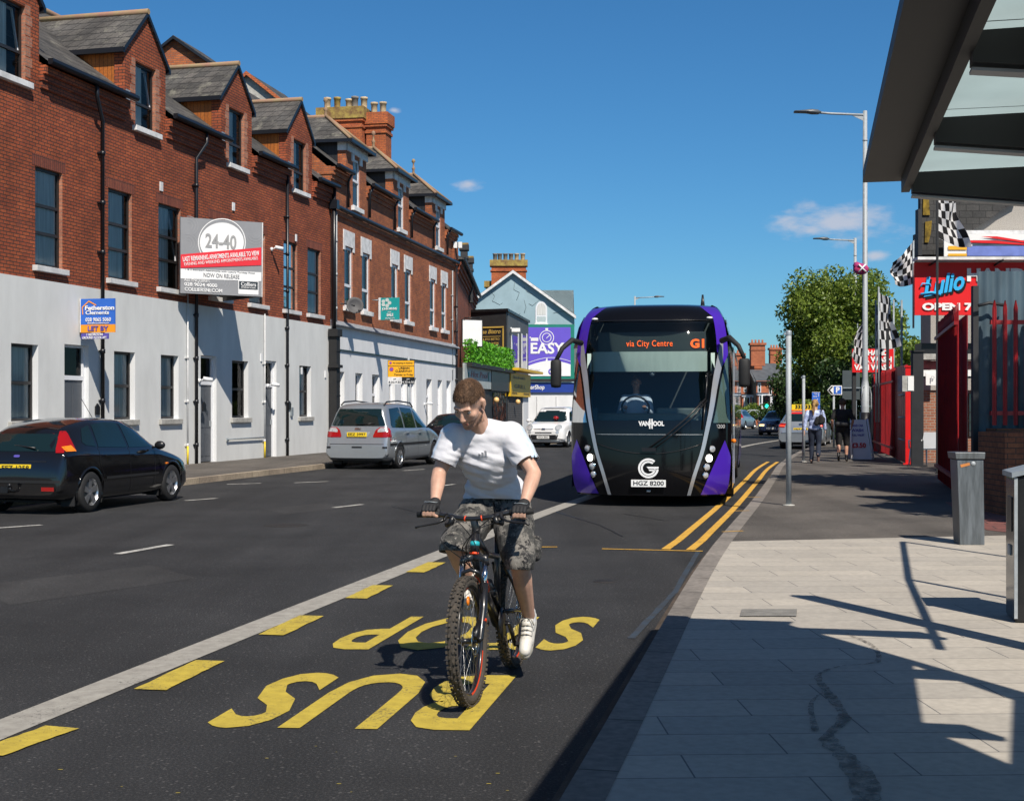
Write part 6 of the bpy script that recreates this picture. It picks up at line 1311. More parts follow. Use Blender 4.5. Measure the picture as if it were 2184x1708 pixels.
def car(sp,t):
    rows=car_body(sp); bm_=sp['paint']; full=[]
    for r in rows: full.append(r+[Vector((p.x,-p.y,p.z)) for p in r[-2:0:-1]])
    ghost=MB(); ghost.grid(full,True,True); ghost.add(full[0],[tuple(range(len(full[0])))]); ghost.add(full[-1],[tuple(range(len(full[0])))[::-1]])
    gh=ghost.build('ghost',bm_,None); bv=bvh_of(gh); bpy.data.objects.remove(gh)
    mb=MB(); m=len(full[0]); vs=[p for r in full for p in r]; fs=[]
    wr=sp['wr']; ar=wr*1.17
    for i in range(len(full)-1):
        for k in range(m):
            f=(i*m+k,i*m+(k+1)%m,(i+1)*m+(k+1)%m,(i+1)*m+k); c=sum((vs[q] for q in f),Vector())/4
            if abs(c.y)>sp['track']-.20 and c.z<wr+ar+.05 and any(math.hypot(c.x+wx,c.z-wr)<ar for wx in sp['wheels']): continue
            fs.append(f)
    mb.add(vs,fs,True); mb.add(full[0],[tuple(range(m))],False); mb.add(full[-1],[tuple(range(m))[::-1]],False)
    body=mb.build('body',bm_,t)
    # arches and wells
    tm=sp['track']
    for wx in sp['wheels']:
        for s in (-1,1):
            y=s*(cspline([q[0] for q in sp['st']],[q[1] for q in sp['st']],wx)-.012)
            pts=[(-wx+ar*math.cos(R(a)),y-s*(.03 if a<20 or a>160 else 0),wr+ar*math.sin(R(a))) for a in range(-18,199,9)]
            MB().tube(pts,.022,6).build('arch_lip',sp.get('lip',bm_),body)
            q=MB(); q.grid([[(-wx+ar*math.cos(R(a)),yy,wr+ar*math.sin(R(a))) for a in range(-30,211,12)] for yy in (y-s*.01,s*.45)],True); q.build('wheel_well',m_blackmatt,body,fix=False)
    q=MB(); q.box(-sp['L']+.3,-.3,-.5,.5,.17,.3); q.build('underside',m_blackmatt,body)
    # wheels
    for wx in sp['wheels']:
        for s in (-1,1):
            cy=s*(tm); w=MB(); W_=.1
            w.lathe([(wr*.66,-W_),(wr*.93,-W_),(wr*.985,-W_*.75),(wr,-W_*.4),(wr,W_*.4),(wr*.985,W_*.75),(wr*.93,W_),(wr*.66,W_)],32,(-wx,cy,wr),'y'); wo=w.build('wheel',m_rubber,t)
            r=MB(); r.lathe([(wr*.67,-W_*.9),(wr*.62,-W_*.6),(wr*.6,0),(wr*.62,W_*.6),(wr*.67,W_*.95),(wr*.70,W_*.97)],28,(-wx,cy,wr),'y'); r.lathe([(0,s*W_*.72),(wr*.16,s*W_*.7),(wr*.16,s*W_*.3)],14,(-wx,cy,wr),'y')
            k=sp.get('spokes',5)
            for j in range(k):
                a=2*math.pi*j/k+.3; ca,sa=math.cos(a),math.sin(a); wd=wr*(.13 if k<7 else .07)
                def pt(rr,off,yy): return Vector((-wx+ca*rr-sa*off,cy+s*yy,wr+sa*rr+ca*off))
                r.add([pt(wr*.1,-wd*.8,W_*.75),pt(wr*.1,wd*.8,W_*.75),pt(wr*.66,wd*1.25,W_*.82),pt(wr*.66,-wd*1.25,W_*.82),pt(wr*.1,-wd*.5,W_*.4),pt(wr*.1,wd*.5,W_*.4),pt(wr*.66,wd,W_*.4),pt(wr*.66,-wd,W_*.4)],[(0,1,2,3),(0,4,5,1),(1,5,6,2),(2,6,7,3),(3,7,4,0)])
            r.build('rim',m_alloy,wo); d=MB(); d.lathe([(wr*.5,s*.01),(wr*.12,s*.012)],20,(-wx,cy,wr),'y'); d.build('brake_disc',m_steelpaint,wo,fix=False)
    side=lambda s:(lambda a,b:(a,s*3,b)); rear=lambda a,b:(-sp['L']-3,a,b); front=lambda a,b:(3,a,b); top=lambda a,b:(a,b,4)
    def D(poly,view,m,name,off=.005,s=1,par=None,cuts=3):
        if view=='side': return decal(bv,poly,lambda a,b:(-a,s*3,b),(0,-s,0),off,m,name,par or t,cuts)
        if view=='rear': return decal(bv,poly,lambda a,b:(-sp['L']-3,a,b),(1,0,0),off,m,name,par or t,cuts,dist=9)
        if view=='front': return decal(bv,poly,lambda a,b:(3,a,b),(-1,0,0),off,m,name,par or t,cuts,dist=9)
    return body,D,bv
def seamline(D,pts,w,s,body,view='side',m=None,name='panel_gap'):
    for a,b in zip(pts,pts[1:]):
        a=Vector(a);b=Vector(b); d=(b-a).normalized(); n=Vector((-d.y,d.x))*w/2; D([a+n,b+n,b-n,a-n],view,m or m_black,name,.004,s,body,4)
def paint(name,c,metal=.0,rough=.22,coat=.8): 
    return mat(name,c,rough,metal,var=.03,vs=1,coat=coat,spec=.5)
def hd(dx,dy): return math.atan2(dy,dx)
m_tail=mat('tail lamp red',(.30,.005,.004),.15,var=0,coat=1); m_amberl=mat('amber lens',(.85,.22,.01),.15,var=0,coat=1); m_clear=mat('clear lens',(.55,.56,.58),.1,.3,var=.2,vs=12,coat=1); m_chrome=mat('chrome',(.7,.7,.7),.08,1,var=0)
def plate(par,txt,x,y,z,ang,m,w=.52,h=.11,tilt=0):
    o=MB().box(-w/2,w/2,-.006,.006,-h/2,h/2).build('number_plate',m,par,bevel=.003); o.location=(x,y,z); o.rotation_euler=(tilt,0,ang)
    lettering(txt,h*.86,m_black,o,(0,-.008,0),(R(90),0,0),fit=w*.88,bold=.02,ext=.001); return o
def mirrors(t,x,y,z,m,s_=(1,-1)):
    for s in s_:
        q=MB(); q.ball((-x,s*(y+.11),z),.1,12,(.55,1,.72)); mo=q.build('door_mirror',m,t); MB().tube([(-x,s*(y-.03),z-.04),(-x,s*(y+.06),z-.03)],.02,6).build('mirror_arm',m_black,mo)
# ---- black hatchback ----
m_pblack=paint('black car paint',(.006,.006,.007),rough=.12); 
hb=T('hatchback_car','black five door hatchback with tall red and amber rear lamps and alloy wheels','car')
L=4.15
sp=dict(L=L,wr=.315,wheels=(.80,3.415),track=.745,paint=m_pblack,spokes=5,st=[
 (0.0,.55,.28,.50,.40,.53),(.07,.72,.20,.60,.5,.62),(.25,.81,.18,.68,.56,.73),(.6,.845,.17,.78,.6,.85),(1.05,.85,.17,.87,.62,.96),(1.22,.85,.17,.90,.63,1.02),(1.75,.85,.17,.92,.58,1.33),(2.15,.85,.17,.935,.57,1.42),(2.8,.85,.17,.95,.565,1.43),(3.35,.848,.17,.965,.545,1.375),(3.72,.835,.19,.97,.53,1.27),(3.9,.82,.20,.96,.54,1.12),(4.03,.80,.22,.93,.56,.98),(4.10,.77,.24,.78,.62,.82),(4.14,.74,.27,.62,.62,.66),(4.15,.70,.30,.50,.60,.55)])
body,D,bv=car(sp,hb)
for s in (1,-1):
    D([(1.42,.955),(1.50,1.03),(1.92,1.30),(2.18,1.355),(2.18,.965)],'side',m_carglass,'side_window',.006,s)
    D([(2.25,.965),(2.25,1.36),(2.62,1.375),(3.02,1.34),(3.12,.995)],'side',m_carglass,'side_window',.006,s)
    D([(3.18,1.0),(3.10,1.33),(3.32,1.28),(3.50,1.08),(3.44,1.03)],'side',m_carglass,'side_window',.006,s)
    seamline(D,[(1.38,.93),(1.42,.5),(1.5,.25)],.008,s,body); seamline(D,[(2.215,1.36),(2.22,.95),(2.24,.25)],.008,s,body); seamline(D,[(3.14,1.0),(3.16,.75),(3.0,.45)],.008,s,body)
    D([(1.3,.49),(3.0,.49),(3.0,.53),(1.3,.53)],'side',m_blackmatt,'rub_strip',.012,s,body)
    MB().obox((-2.05,s*.862,.83),(.17,.03,.03)).build('door_handle',m_pblack,body,bevel=.01); MB().obox((-2.95,s*.862,.86),(.17,.03,.03)).build('door_handle',m_pblack,body,bevel=.01)
    tl=D([(3.66,1.25),(3.84,1.20),(3.99,.95),(3.78,.95)],'side',m_tail,'tail_lamp',.012,s); D([(3.80,1.04),(3.95,1.02),(3.99,.95),(3.78,.95)],'side',m_amberl,'indicator_lens',.016,s,tl)
    D([(s*.545,1.25),(s*.50,1.25),(s*.63,.93),(s*.75,.93)],'rear',m_tail,'tail_lamp',.012)
    D([(s*.45,.36),(s*.66,.36),(s*.66,.42),(s*.45,.42)],'rear',m_tail,'fog_lamp',.01)
    MB().obox((-1.0,s*.85,.66),(.07,.02,.03)).build('side_repeater',m_amberl,body,bevel=.006)
    for wx in sp['wheels']: MB().box(-wx-.42,-wx-.40,s*.70-.1,s*.70+.12,.12,.36).build('mud_flap',m_rubber,body)
D([(-.5,1.21),(.5,1.21),(.63,.99),(.6,.95),(-.6,.95),(-.63,.99)],'rear',m_carglass,'rear_window',.006)
D([(-.52,1.30),(.52,1.30),(.66,1.0),(-.66,1.0)],'front',m_carglass,'windscreen',.006)
seamline(D,[(-.78,.56),(.78,.56)],.012,1,body,'rear'); seamline(D,[(-.5,.80),(.5,.80)],.02,1,body,'rear'); D([(-.75,.48),(.75,.48),(.75,.52),(-.75,.52)],'rear',m_blackmatt,'rub_strip',.012,1,body)
plate(hb,'EEZ 1258',-L+.02,0,.70,R(-90),m_plate_y)
mb=MB(); mb.tube([(-L+.1,0,.35),(-L-.1,0,.36),(-L-.13,0,.42)],.02,8); mb.ball((-L-.13,0,.45),.033,10); mb.box(-L-.06,-L-.02,.08,.2,.33,.42); mb.build('tow_bar',m_black,hb)
MB().tube([(-L+.05,.38,.30),(-L-.03,.38,.29)],.025,10).build('exhaust',m_chrome,hb); mirrors(hb,1.48,.86,.98,m_black)
MB().tube([(-1.95,0,1.43),(-2.3,0,1.75)],.005,5).build('aerial',m_black,hb); mb=MB(); mb.tube([(-4.07,-.3,1.0),(-3.99,.12,1.04)],.012,6); mb.build('rear_wiper',m_black,hb)
D([(-.05,.87),(-.03,.862),(.03,.862),(.05,.87),(.05,.89),(.03,.898),(-.03,.898),(-.05,.89)],'rear',m_indigo,'oval_badge',.01)
# anchor: right rear wheel stands at a ground spot taken from image pixels
def anchor(t,f,local,world):
    f=Vector(f).normalized(); rt=Vector((f.y,-f.x)); p=Vector(world)-f*local[0]+rt*local[1]; t.location=(p.x,p.y,0); t.rotation_euler=(0,0,hd(*f))
w=G(190,1092); anchor(hb,(.225,.974),(-3.415,-.80),(w.x,w.y))
# ---- silver people carrier ----
m_psil=paint('silver paint',(.34,.37,.40),.55,.28); mv=T('people_carrier','silver people carrier with roof rails parked against the left kerb, seen from behind','car'); L=4.64
sp=dict(L=L,wr=.33,wheels=(.95,3.785),track=.80,paint=m_psil,spokes=8,st=[
 (0,.6,.3,.55,.5,.58),(.1,.78,.22,.68,.6,.72),(.5,.88,.2,.85,.65,.92),(1.0,.9,.2,.98,.68,1.08),(1.2,.905,.2,1.0,.68,1.14),(1.95,.905,.2,1.02,.65,1.60),(2.4,.905,.2,1.03,.66,1.70),(3.3,.905,.2,1.04,.665,1.73),(4.05,.9,.2,1.05,.655,1.70),(4.3,.89,.21,1.05,.65,1.62),(4.42,.885,.22,1.04,.66,1.45),(4.5,.88,.24,1.0,.70,1.12),(4.55,.87,.26,.90,.74,.98),(4.60,.86,.28,.72,.76,.78),(4.64,.82,.30,.58,.74,.62)])
body,D,bv=car(sp,mv)
for s in (1,-1):
    D([(1.5,1.06),(2.05,1.45),(2.3,1.57),(2.3,1.06)],'side',m_carglass,'side_window',.006,s); D([(2.4,1.06),(2.4,1.59),(3.28,1.62),(3.28,1.07)],'side',m_carglass,'side_window',.006,s); D([(3.38,1.07),(3.38,1.62),(4.08,1.58),(4.26,1.15),(4.2,1.09)],'side',m_carglass,'side_window',.006,s)
    seamline(D,[(2.35,1.6),(2.35,.3)],.008,s,body); seamline(D,[(3.33,1.6),(3.34,.8),(3.2,.4)],.008,s,body); D([(1.4,.62),(4.5,.62),(4.5,.68),(1.4,.68)],'side',m_blackmatt,'rub_strip',.01,s,body)
    MB().obox((-2.2,s*.915,.93),(.2,.03,.03)).build('door_handle',m_psil,body,bevel=.01); MB().obox((-3.2,s*.915,.94),(.2,.03,.03)).build('door_handle',m_psil,body,bevel=.01)
    tl=D([(s*.50,1.03),(s*.60,1.10),(s*.86,1.10),(s*.86,.84),(s*.45,.84),(s*.44,.88)],'rear',m_tail,'tail_lamp',.012); D([(s*.56,1.03),(s*.62,1.085),(s*.84,1.085),(s*.84,.99),(s*.56,.97)],'rear',m_clear,'reversing_lens',.016,1,tl)
    D([(4.38,.86),(4.6,.84),(4.6,1.08),(4.42,1.08)],'side',m_tail,'tail_lamp',.012,s)
    mb=MB(); mb.tube([(-2.0,s*.60,1.63),(-2.2,s*.60,1.74),(-3.2,s*.61,1.79),(-4.0,s*.60,1.76),(-4.2,s*.6,1.68)],.02,8); mb.build('roof_rail',m_black,mv)
    for wx in (3.785,): MB().box(-wx-.45,-wx-.43,s*.70-.12,s*.70+.14,.12,.4).build('mud_flap',m_rubber,body)
D([(-.58,1.58),(.58,1.58),(.74,1.16),(.70,1.13),(-.70,1.13),(-.74,1.16)],'rear',m_carglass,'rear_window',.006); D([(-.6,1.5),(.6,1.5),(.75,1.12),(-.75,1.12)],'front',m_carglass,'windscreen')
seamline(D,[(-.84,.66),(.84,.66)],.014,1,body,'rear'); D([(-.87,.55),(-.72,.55),(-.72,.60),(-.87,.60)],'rear',m_black,'bumper_insert',.008); D([(.72,.55),(.87,.55),(.87,.60),(.72,.60)],'rear',m_black,'bumper_insert',.008); D([(-.15,.56),(.13,.56),(.13,.60),(-.15,.60)],'rear',m_black,'bumper_slot',.006,1,body)
D([(-.36,.98),(.36,.98),(.31,.86),(-.31,.86)],'rear',m_steelpaint,'plate_recess',.006,1,body); plate(mv,'EEZ 3997',-L+.025,0,.91,R(-90),m_plate_y,.55,.115,R(0))
D([(-.08,1.035),(.08,1.035),(.09,1.06),(.08,1.085),(-.08,1.085),(-.09,1.06)],'rear',m_chrome,'oval_badge',.012); mb=MB(); mb.tube([(-4.53,.05,1.17),(-4.5,-.45,1.20)],.012,6); mb.build('rear_wiper',m_black,mv); mirrors(mv,1.65,.92,1.1,m_black)
w=G(850,999); anchor(mv,(.262,.965),(-3.785,-.85),(w.x,w.y))
# ---- dark saloon in front of it ----
m_pdk=paint('near black red paint',(.010,.007,.008)); ds=T('saloon_car','dark saloon parked just beyond the silver people carrier, mostly hidden by the cyclist','car'); L=4.4
spS=lambda p:dict(L=L,wr=.31,wheels=(.85,3.5),track=.76,paint=p,spokes=7,st=[(0,.6,.28,.5,.45,.54),(.12,.78,.2,.62,.55,.66),(.5,.85,.18,.76,.6,.83),(1.15,.87,.18,.88,.64,.97),(1.35,.87,.18,.9,.64,1.02),(1.95,.87,.18,.92,.58,1.36),(2.4,.87,.18,.93,.57,1.43),(3.1,.87,.18,.95,.56,1.41),(3.6,.86,.19,.96,.55,1.26),(3.95,.85,.2,.96,.62,1.04),(4.25,.82,.22,.94,.62,.99),(4.34,.8,.24,.8,.62,.85),(4.4,.75,.28,.55,.6,.6)])
body,D,bv=car(spS(m_pdk),ds)
for s in (1,-1):
    D([(1.6,.96),(2.05,1.27),(2.35,1.36),(3.0,1.35),(3.45,1.2),(3.6,1.0)],'side',m_carglass,'side_window',.006,s); D([(s*.5,.93),(s*.78,.9),(s*.8,.72),(s*.52,.72)],'rear',m_tail,'tail_lamp',.012)
D([(-.5,1.36),(.5,1.36),(.62,1.04),(-.62,1.04)],'rear',m_carglass,'rear_window',.006); D([(-.5,1.32),(.5,1.32),(.66,1.0),(-.66,1.0)],'front',m_carglass,'windscreen'); plate(ds,'KCZ 4471',-L+.02,0,.66,R(-90),m_plate_y); MB().tube([(-L+.05,.5,.26),(-L-.04,.5,.26)],.035,10).build('exhaust',m_chrome,ds)
mirrors(ds,1.6,.87,1.0,m_black)
w=G(958,993); anchor(ds,(.30,.954),(-3.5,-.80),(-1.15,41.4)); 
# ---- small white car facing us ----
m_pwh=paint('white car paint',(.74,.74,.74),0,.25); fc=T('small_white_car','small rounded white car facing the camera left of the bus','car'); L=3.9
sp=dict(L=L,wr=.32,wheels=(.78,3.2),track=.75,paint=m_pwh,spokes=6,st=[(0,.55,.3,.60,.5,.66),(.06,.74,.22,.72,.55,.80),(.25,.84,.2,.82,.6,.93),(.7,.88,.2,.92,.64,1.03),(.95,.885,.2,.96,.66,1.08),(1.5,.885,.2,1.0,.62,1.5),(1.9,.885,.2,1.02,.63,1.62),(2.9,.885,.2,1.03,.63,1.63),(3.5,.87,.22,1.02,.6,1.52),(3.75,.85,.25,1.0,.62,1.1),(3.85,.8,.28,.75,.6,.8),(3.9,.75,.3,.55,.6,.6)])
body,D,bv=car(sp,fc)
D([(-.55,1.50),(.55,1.50),(.70,1.10),(.6,1.04),(-.6,1.04),(-.70,1.10)],'front',m_carglass,'windscreen')
D([(-.5,1.6),(.5,1.6),(.52,1.56),(-.52,1.56)],'front',m_black,'roof_edge',.01)
for s in (1,-1):
    D([(1.2,1.06),(1.6,1.42),(1.95,1.5),(2.0,1.07)],'side',m_carglass,'side_window',.006,s); D([(2.1,1.07),(2.05,1.52),(3.2,1.5),(3.4,1.1)],'side',m_carglass,'side_window',.006,s)
    for (cy,cz,r_) in ((.60,.80,.125),(.58,.62,.06)):
        c0=[(s*cy+r_*1.1*math.cos(R(a)),cz+r_*math.sin(R(a))) for a in range(0,360,24)]; hl=D(c0,'front',m_steelpaint,'headlight',.008); D([(s*cy+(x-s*cy)*.75,cz+(z-cz)*.75) for x,z in c0],'front',m_clear,'lens',.014,1,hl)
D([(-.42,.76),(.42,.76),(.42,.735),(-.42,.735)],'front',m_chrome,'chrome_strip',.012); D([(-.07,.785),(.07,.785),(.07,.715),(-.07,.715)],'front',m_chrome,'badge',.016)
D([(-.35,.62),(.35,.62),(.35,.58),(-.35,.58)],'front',m_black,'grille_slot',.008); D([(-.62,.52),(.62,.52),(.56,.30),(-.56,.30)],'front',m_black,'lower_grille',.008); D([(-.7,.31),(.7,.31),(.68,.27),(-.68,.27)],'front',m_steelpaint,'front_lip',.012)
plate(fc,'WN14 BNO',.04,0,.42,R(90),m_plate_w); mirrors(fc,1.25,.89,1.08,m_pwh)
q=MB(); q.ball((-.9,.28,1.19),.09,8,(1,1.4,1)); q.build('dashboard_ornament',m_tail,fc)
w=G(1128,953); anchor(fc,(-.30,-.954),(-.78,-.84),(w.x,w.y))
# ---- silver estate taxi, rear ----
tx=T('taxi_estate','silver estate taxi with a yellow roof sign seen from behind near the walking woman','car'); L=4.6
sp=dict(L=L,wr=.32,wheels=(.9,3.6),track=.77,paint=m_psil,spokes=7,st=[(0,.6,.28,.5,.45,.54),(.12,.78,.2,.62,.55,.66),(.5,.87,.18,.8,.6,.87),(1.15,.89,.18,.92,.64,1.0),(1.95,.89,.18,.95,.6,1.38),(2.5,.89,.18,.96,.6,1.46),(3.6,.89,.18,.98,.6,1.47),(4.2,.88,.2,.99,.58,1.42),(4.38,.87,.22,.99,.6,1.22),(4.47,.86,.24,.96,.66,1.02),(4.53,.85,.26,.85,.7,.9),(4.6,.82,.28,.6,.7,.64)])
body,D,bv=car(sp,tx)
D([(-.5,1.37),(.5,1.37),(.66,1.08),(-.66,1.08)],'rear',m_carglass,'rear_window',.006); D([(-.55,1.435),(.55,1.435),(.55,1.38),(-.55,1.38)],'rear',m_red,'red_strip',.012)
for s in (1,-1):
    D([(1.6,1.0),(2.1,1.32),(2.5,1.4),(3.9,1.38),(4.2,1.1)],'side',m_carglass,'side_window',.006,s); D([(s*.55,1.0),(s*.86,1.02),(s*.86,.86),(s*.62,.84)],'rear',m_tail,'tail_lamp',.012); D([(s*.6,.92),(s*.84,.93),(s*.84,.9),(s*.62,.89)],'rear',mat('lit lamp',(.9,.08,.03),.3,var=0,emit=1.2),'lamp_strip',.016)
seamline(D,[(-.86,.62),(.86,.62)],.015,1,body,'rear'); D([(-.07,1.0),(.07,1.0),(.07,.93),(-.07,.93)],'rear',m_chrome,'badge',.012); plate(tx,'YNZ 4438',-L+.03,0,.76,R(-90),m_plate_y,.55,.13)
MB().box(-3.0,-2.85,-.5,.5,1.5,1.74).build('roof_sign',m_plate_y,tx,bevel=.01); lettering('333 333',.2,m_black,tx,(-3.01,0,1.64),(R(90),0,R(-90)),fit=.7,bold=.03); MB().box(-3.02,-2.86,-.5,.5,1.47,1.52).build('sign_foot',m_red,tx); mirrors(tx,1.6,.89,1.02,m_psil)
w=G(1664,957); anchor(tx,(.30,.954),(-4.2,.82),(w.x,w.y))
# ---- blue dark saloon facing us ----
m_pbl=paint('deep blue paint',(.01,.02,.06)); bs=T('saloon_car','dark blue saloon facing the camera with lit sidelights beyond the taxi','car'); L=4.4
body,D,bv=car(spS(m_pbl),bs); D([(-.52,1.33),(.52,1.33),(.68,1.02),(-.68,1.02)],'front',m_carglass,'windscreen')
m_warm=mat('warm lamp',(1,.62,.15),.3,var=0,emit=3.5)
for s in (1,-1):
    D([(1.6,.96),(2.05,1.27),(2.35,1.36),(3.0,1.35),(3.45,1.2),(3.6,1.0)],'side',m_carglass,'side_window',.006,s); hl=D([(s*.38,.66),(s*.76,.66),(s*.76,.54),(s*.42,.53)],'front',m_clear,'headlight',.012)
    if s<0: D([(s*.45,.64),(s*.7,.64),(s*.7,.56),(s*.45,.56)],'front',m_warm,'lit_lamp',.018,1,hl)
D([(-.28,.66),(-.03,.66),(-.03,.54),(-.28,.54)],'front',m_black,'grille',.012); D([(.28,.66),(.03,.66),(.03,.54),(.28,.54)],'front',m_black,'grille',.012); plate(bs,'JEZ 2210',.05,0,.42,R(90),m_plate_w); mirrors(bs,1.6,.87,1.0,m_black)
w=G(1622,928); anchor(bs,(-.36,-.933),(-.85,-.79),(w.x,w.y))
# ---- silver hatchback far, going away on the left lane ----
sh=T('hatchback_car','small silver blue hatchback just right of the bus, driving away','car'); L=4.15
m_psb=paint('silver blue paint',(.22,.28,.35),.4,.3)
sp=dict(L=L,wr=.315,wheels=(.80,3.415),track=.745,paint=m_psb,spokes=5,st=[(0.0,.55,.28,.50,.40,.53),(.07,.72,.20,.60,.5,.62),(.25,.81,.18,.68,.56,.73),(1.05,.85,.17,.87,.62,.96),(1.75,.85,.17,.92,.58,1.33),(2.15,.85,.17,.935,.57,1.46),(2.8,.85,.17,.95,.565,1.48),(3.45,.848,.17,.965,.555,1.44),(3.85,.835,.19,.97,.54,1.30),(3.98,.82,.20,.96,.56,1.05),(4.08,.80,.24,.8,.62,.85),(4.15,.72,.30,.55,.60,.6)])
body,D,bv=car(sp,sh)
for s in (1,-1):
    D([(1.42,.955),(1.92,1.30),(2.18,1.38),(2.18,.965)],'side',m_carglass,'side_window',.006,s); D([(2.25,.965),(2.25,1.40),(3.02,1.39),(3.5,1.3),(3.6,1.03)],'side',m_carglass,'side_window',.006,s); D([(s*.58,1.2),(s*.66,1.18),(s*.8,.86),(s*.6,.86)],'rear',m_tail,'tail_lamp',.012)
    D([(3.8,1.15),(3.95,1.12),(4.05,.86),(3.85,.88)],'side',m_tail,'tail_lamp',.012,s)
D([(-.5,1.32),(.5,1.32),(.62,1.02),(-.62,1.02)],'rear',m_carglass,'rear_window',.006); mirrors(sh,1.48,.86,.98,m_black); plate(sh,'UIG 7741',-L+.02,0,.66,R(-90),m_plate_y)
w=G(1588,916); anchor(sh,(.42,.907),(-3.415,-.78),(w.x,w.y))
# ================= the bus =================
m_bblk=mat('bus gloss black',(.004,.004,.005),.12,var=0,coat=.35,spec=.25); m_bpur=mat('bus purple',(.075,.022,.46),.28,.25,var=.03,vs=1,coat=.9); m_bsil=mat('bus silver',(.50,.52,.55),.3,.6,var=.03)
m_wsg=glassmat('bus windscreen glass',(.004,.012,.016),clear=.88,rough=.02); m_bsg=glassmat('bus side glass',(.10,.16,.14),clear=.35,rough=.03); m_led=mat('led orange',(1,.13,.015),.5,var=0,emit=1.0)
m_bint=mat('bus interior dark',(.045,.06,.065),.8,var=0); m_blind=mat('sun blind',(.45,.55,.52),.7,var=.06,vs=2,stretch=(1,5,1)); m_dash=mat('dashboard grey',(.10,.13,.125),.6,var=.1)
bus=T('articulated_bus','purple and black streamlined bus with silver curved stripes and orange destination display','bus')
HW=[(.18,1.17),(.35,1.23),(.8,1.265),(1.3,1.27),(2.0,1.245),(2.65,1.205),(3.03,1.15),(3.2,1.08),(3.30,1.0),(3.34,.92)]
hw=lambda z:cspline([a for a,_ in HW],[b for _,b in HW],z)
lean=lambda z:cspline([.18,.5,1.2,2.0,2.6,3.03,3.2,3.30,3.36],[.07,0,.02,.14,.30,.48,.60,.78,1.1],z)
fx=lambda y,z:-lean(z)-.42*abs(min(1,abs(y)/hw(z)))**3.2
SE=[(.18,.59),(.5,.675),(.95,.81),(1.17,.855),(1.6,.93),(2.1,.99),(2.5,1.06),(2.75,1.10),(3.05,1.10)]
se=lambda z:cspline([a for a,_ in SE],[b for _,b in SE],z)   # inner edge of silver stripe
sw=lambda z:cspline([.18,1.0,1.8,2.3,2.75],[.055,.06,.08,.10,.03],z)
zs=[.18,.24,.32]+[.4+.1*k for k in range(27)]+[3.06,3.12,3.17,3.21,3.25,3.28,3.30,3.32,3.34]
LB=17.5
mb=MB(); ny=28
def frow(z,off=0.,n=ny,a=-1,b=1,fy=None):
    w=hw(z); return [Vector((fx(w*(a+(b-a)*i/n),z)+off,w*(a+(b-a)*i/n),z)) for i in range(n+1)]
WZ0,WZ1=1.42,3.02
fs=[];vs=[]
for z in zs: vs+=frow(z)
for i in range(len(zs)-1):
    for k in range(ny):
        zc=(zs[i]+zs[i+1])/2; yc=hw(zc)*(-1+2*(k+.5)/ny)
        if WZ0<zc<WZ1 and abs(yc)<se(zc)-.07: continue
        fs.append((i*(ny+1)+k,i*(ny+1)+k+1,(i+1)*(ny+1)+k+1,(i+1)*(ny+1)+k))
mb.mat(m_bblk); mb.add(vs,fs,True)
# flanks and roof run back
for s in (0,ny):
    r1=[vs[i*(ny+1)+s] for i in range(len(zs))]; sg=1 if s else -1
    def back(p,x): return Vector((x,math.copysign(min(1.27,abs(p.y)+ (.02 if p.z>.3 else 0)),p.y),p.z))
    mb.grid([[v for v in r1],[back(v,-1.2) for v in r1],[back(v,-4.5) for v in r1],[back(v,-LB) for v in r1]],False)
top=vs[(len(zs)-1)*(ny+1):]
mb.grid([top,[Vector((-2.6,v.y*1.0,3.36)) for v in top],[Vector((-LB,v.y,3.36)) for v in top]],True)
mb.add([(-LB,-1.27,.2),(-LB,1.27,.2),(-LB,1.2,2.7),(-LB,.8,3.34),(-LB,-.8,3.34),(-LB,-1.2,2.7)],[(0,1,2,3,4,5)])
body=mb.build('body',None,bus)
def strip(name,m,z0,z1,l,r,off=.012,nz=22,ncol=8,par=None,smooth=True):
    """patch on the curved front between left(z) and right(z)"""
    q=MB(); rows=[]
    for i in range(nz+1):
        z=z0+(z1-z0)*i/nz; a,b=l(z),r(z); rows.append([Vector((fx(a+(b-a)*k/ncol,z)+off,a+(b-a)*k/ncol,z)) for k in range(ncol+1)])
    q.grid(rows,smooth); return q.build(name,m,par or bus,fix=False)
strip('windscreen',m_wsg,WZ0-.02,3.05,lambda z:-se(z)+.02,lambda z:se(z)-.02,.004,24,24)
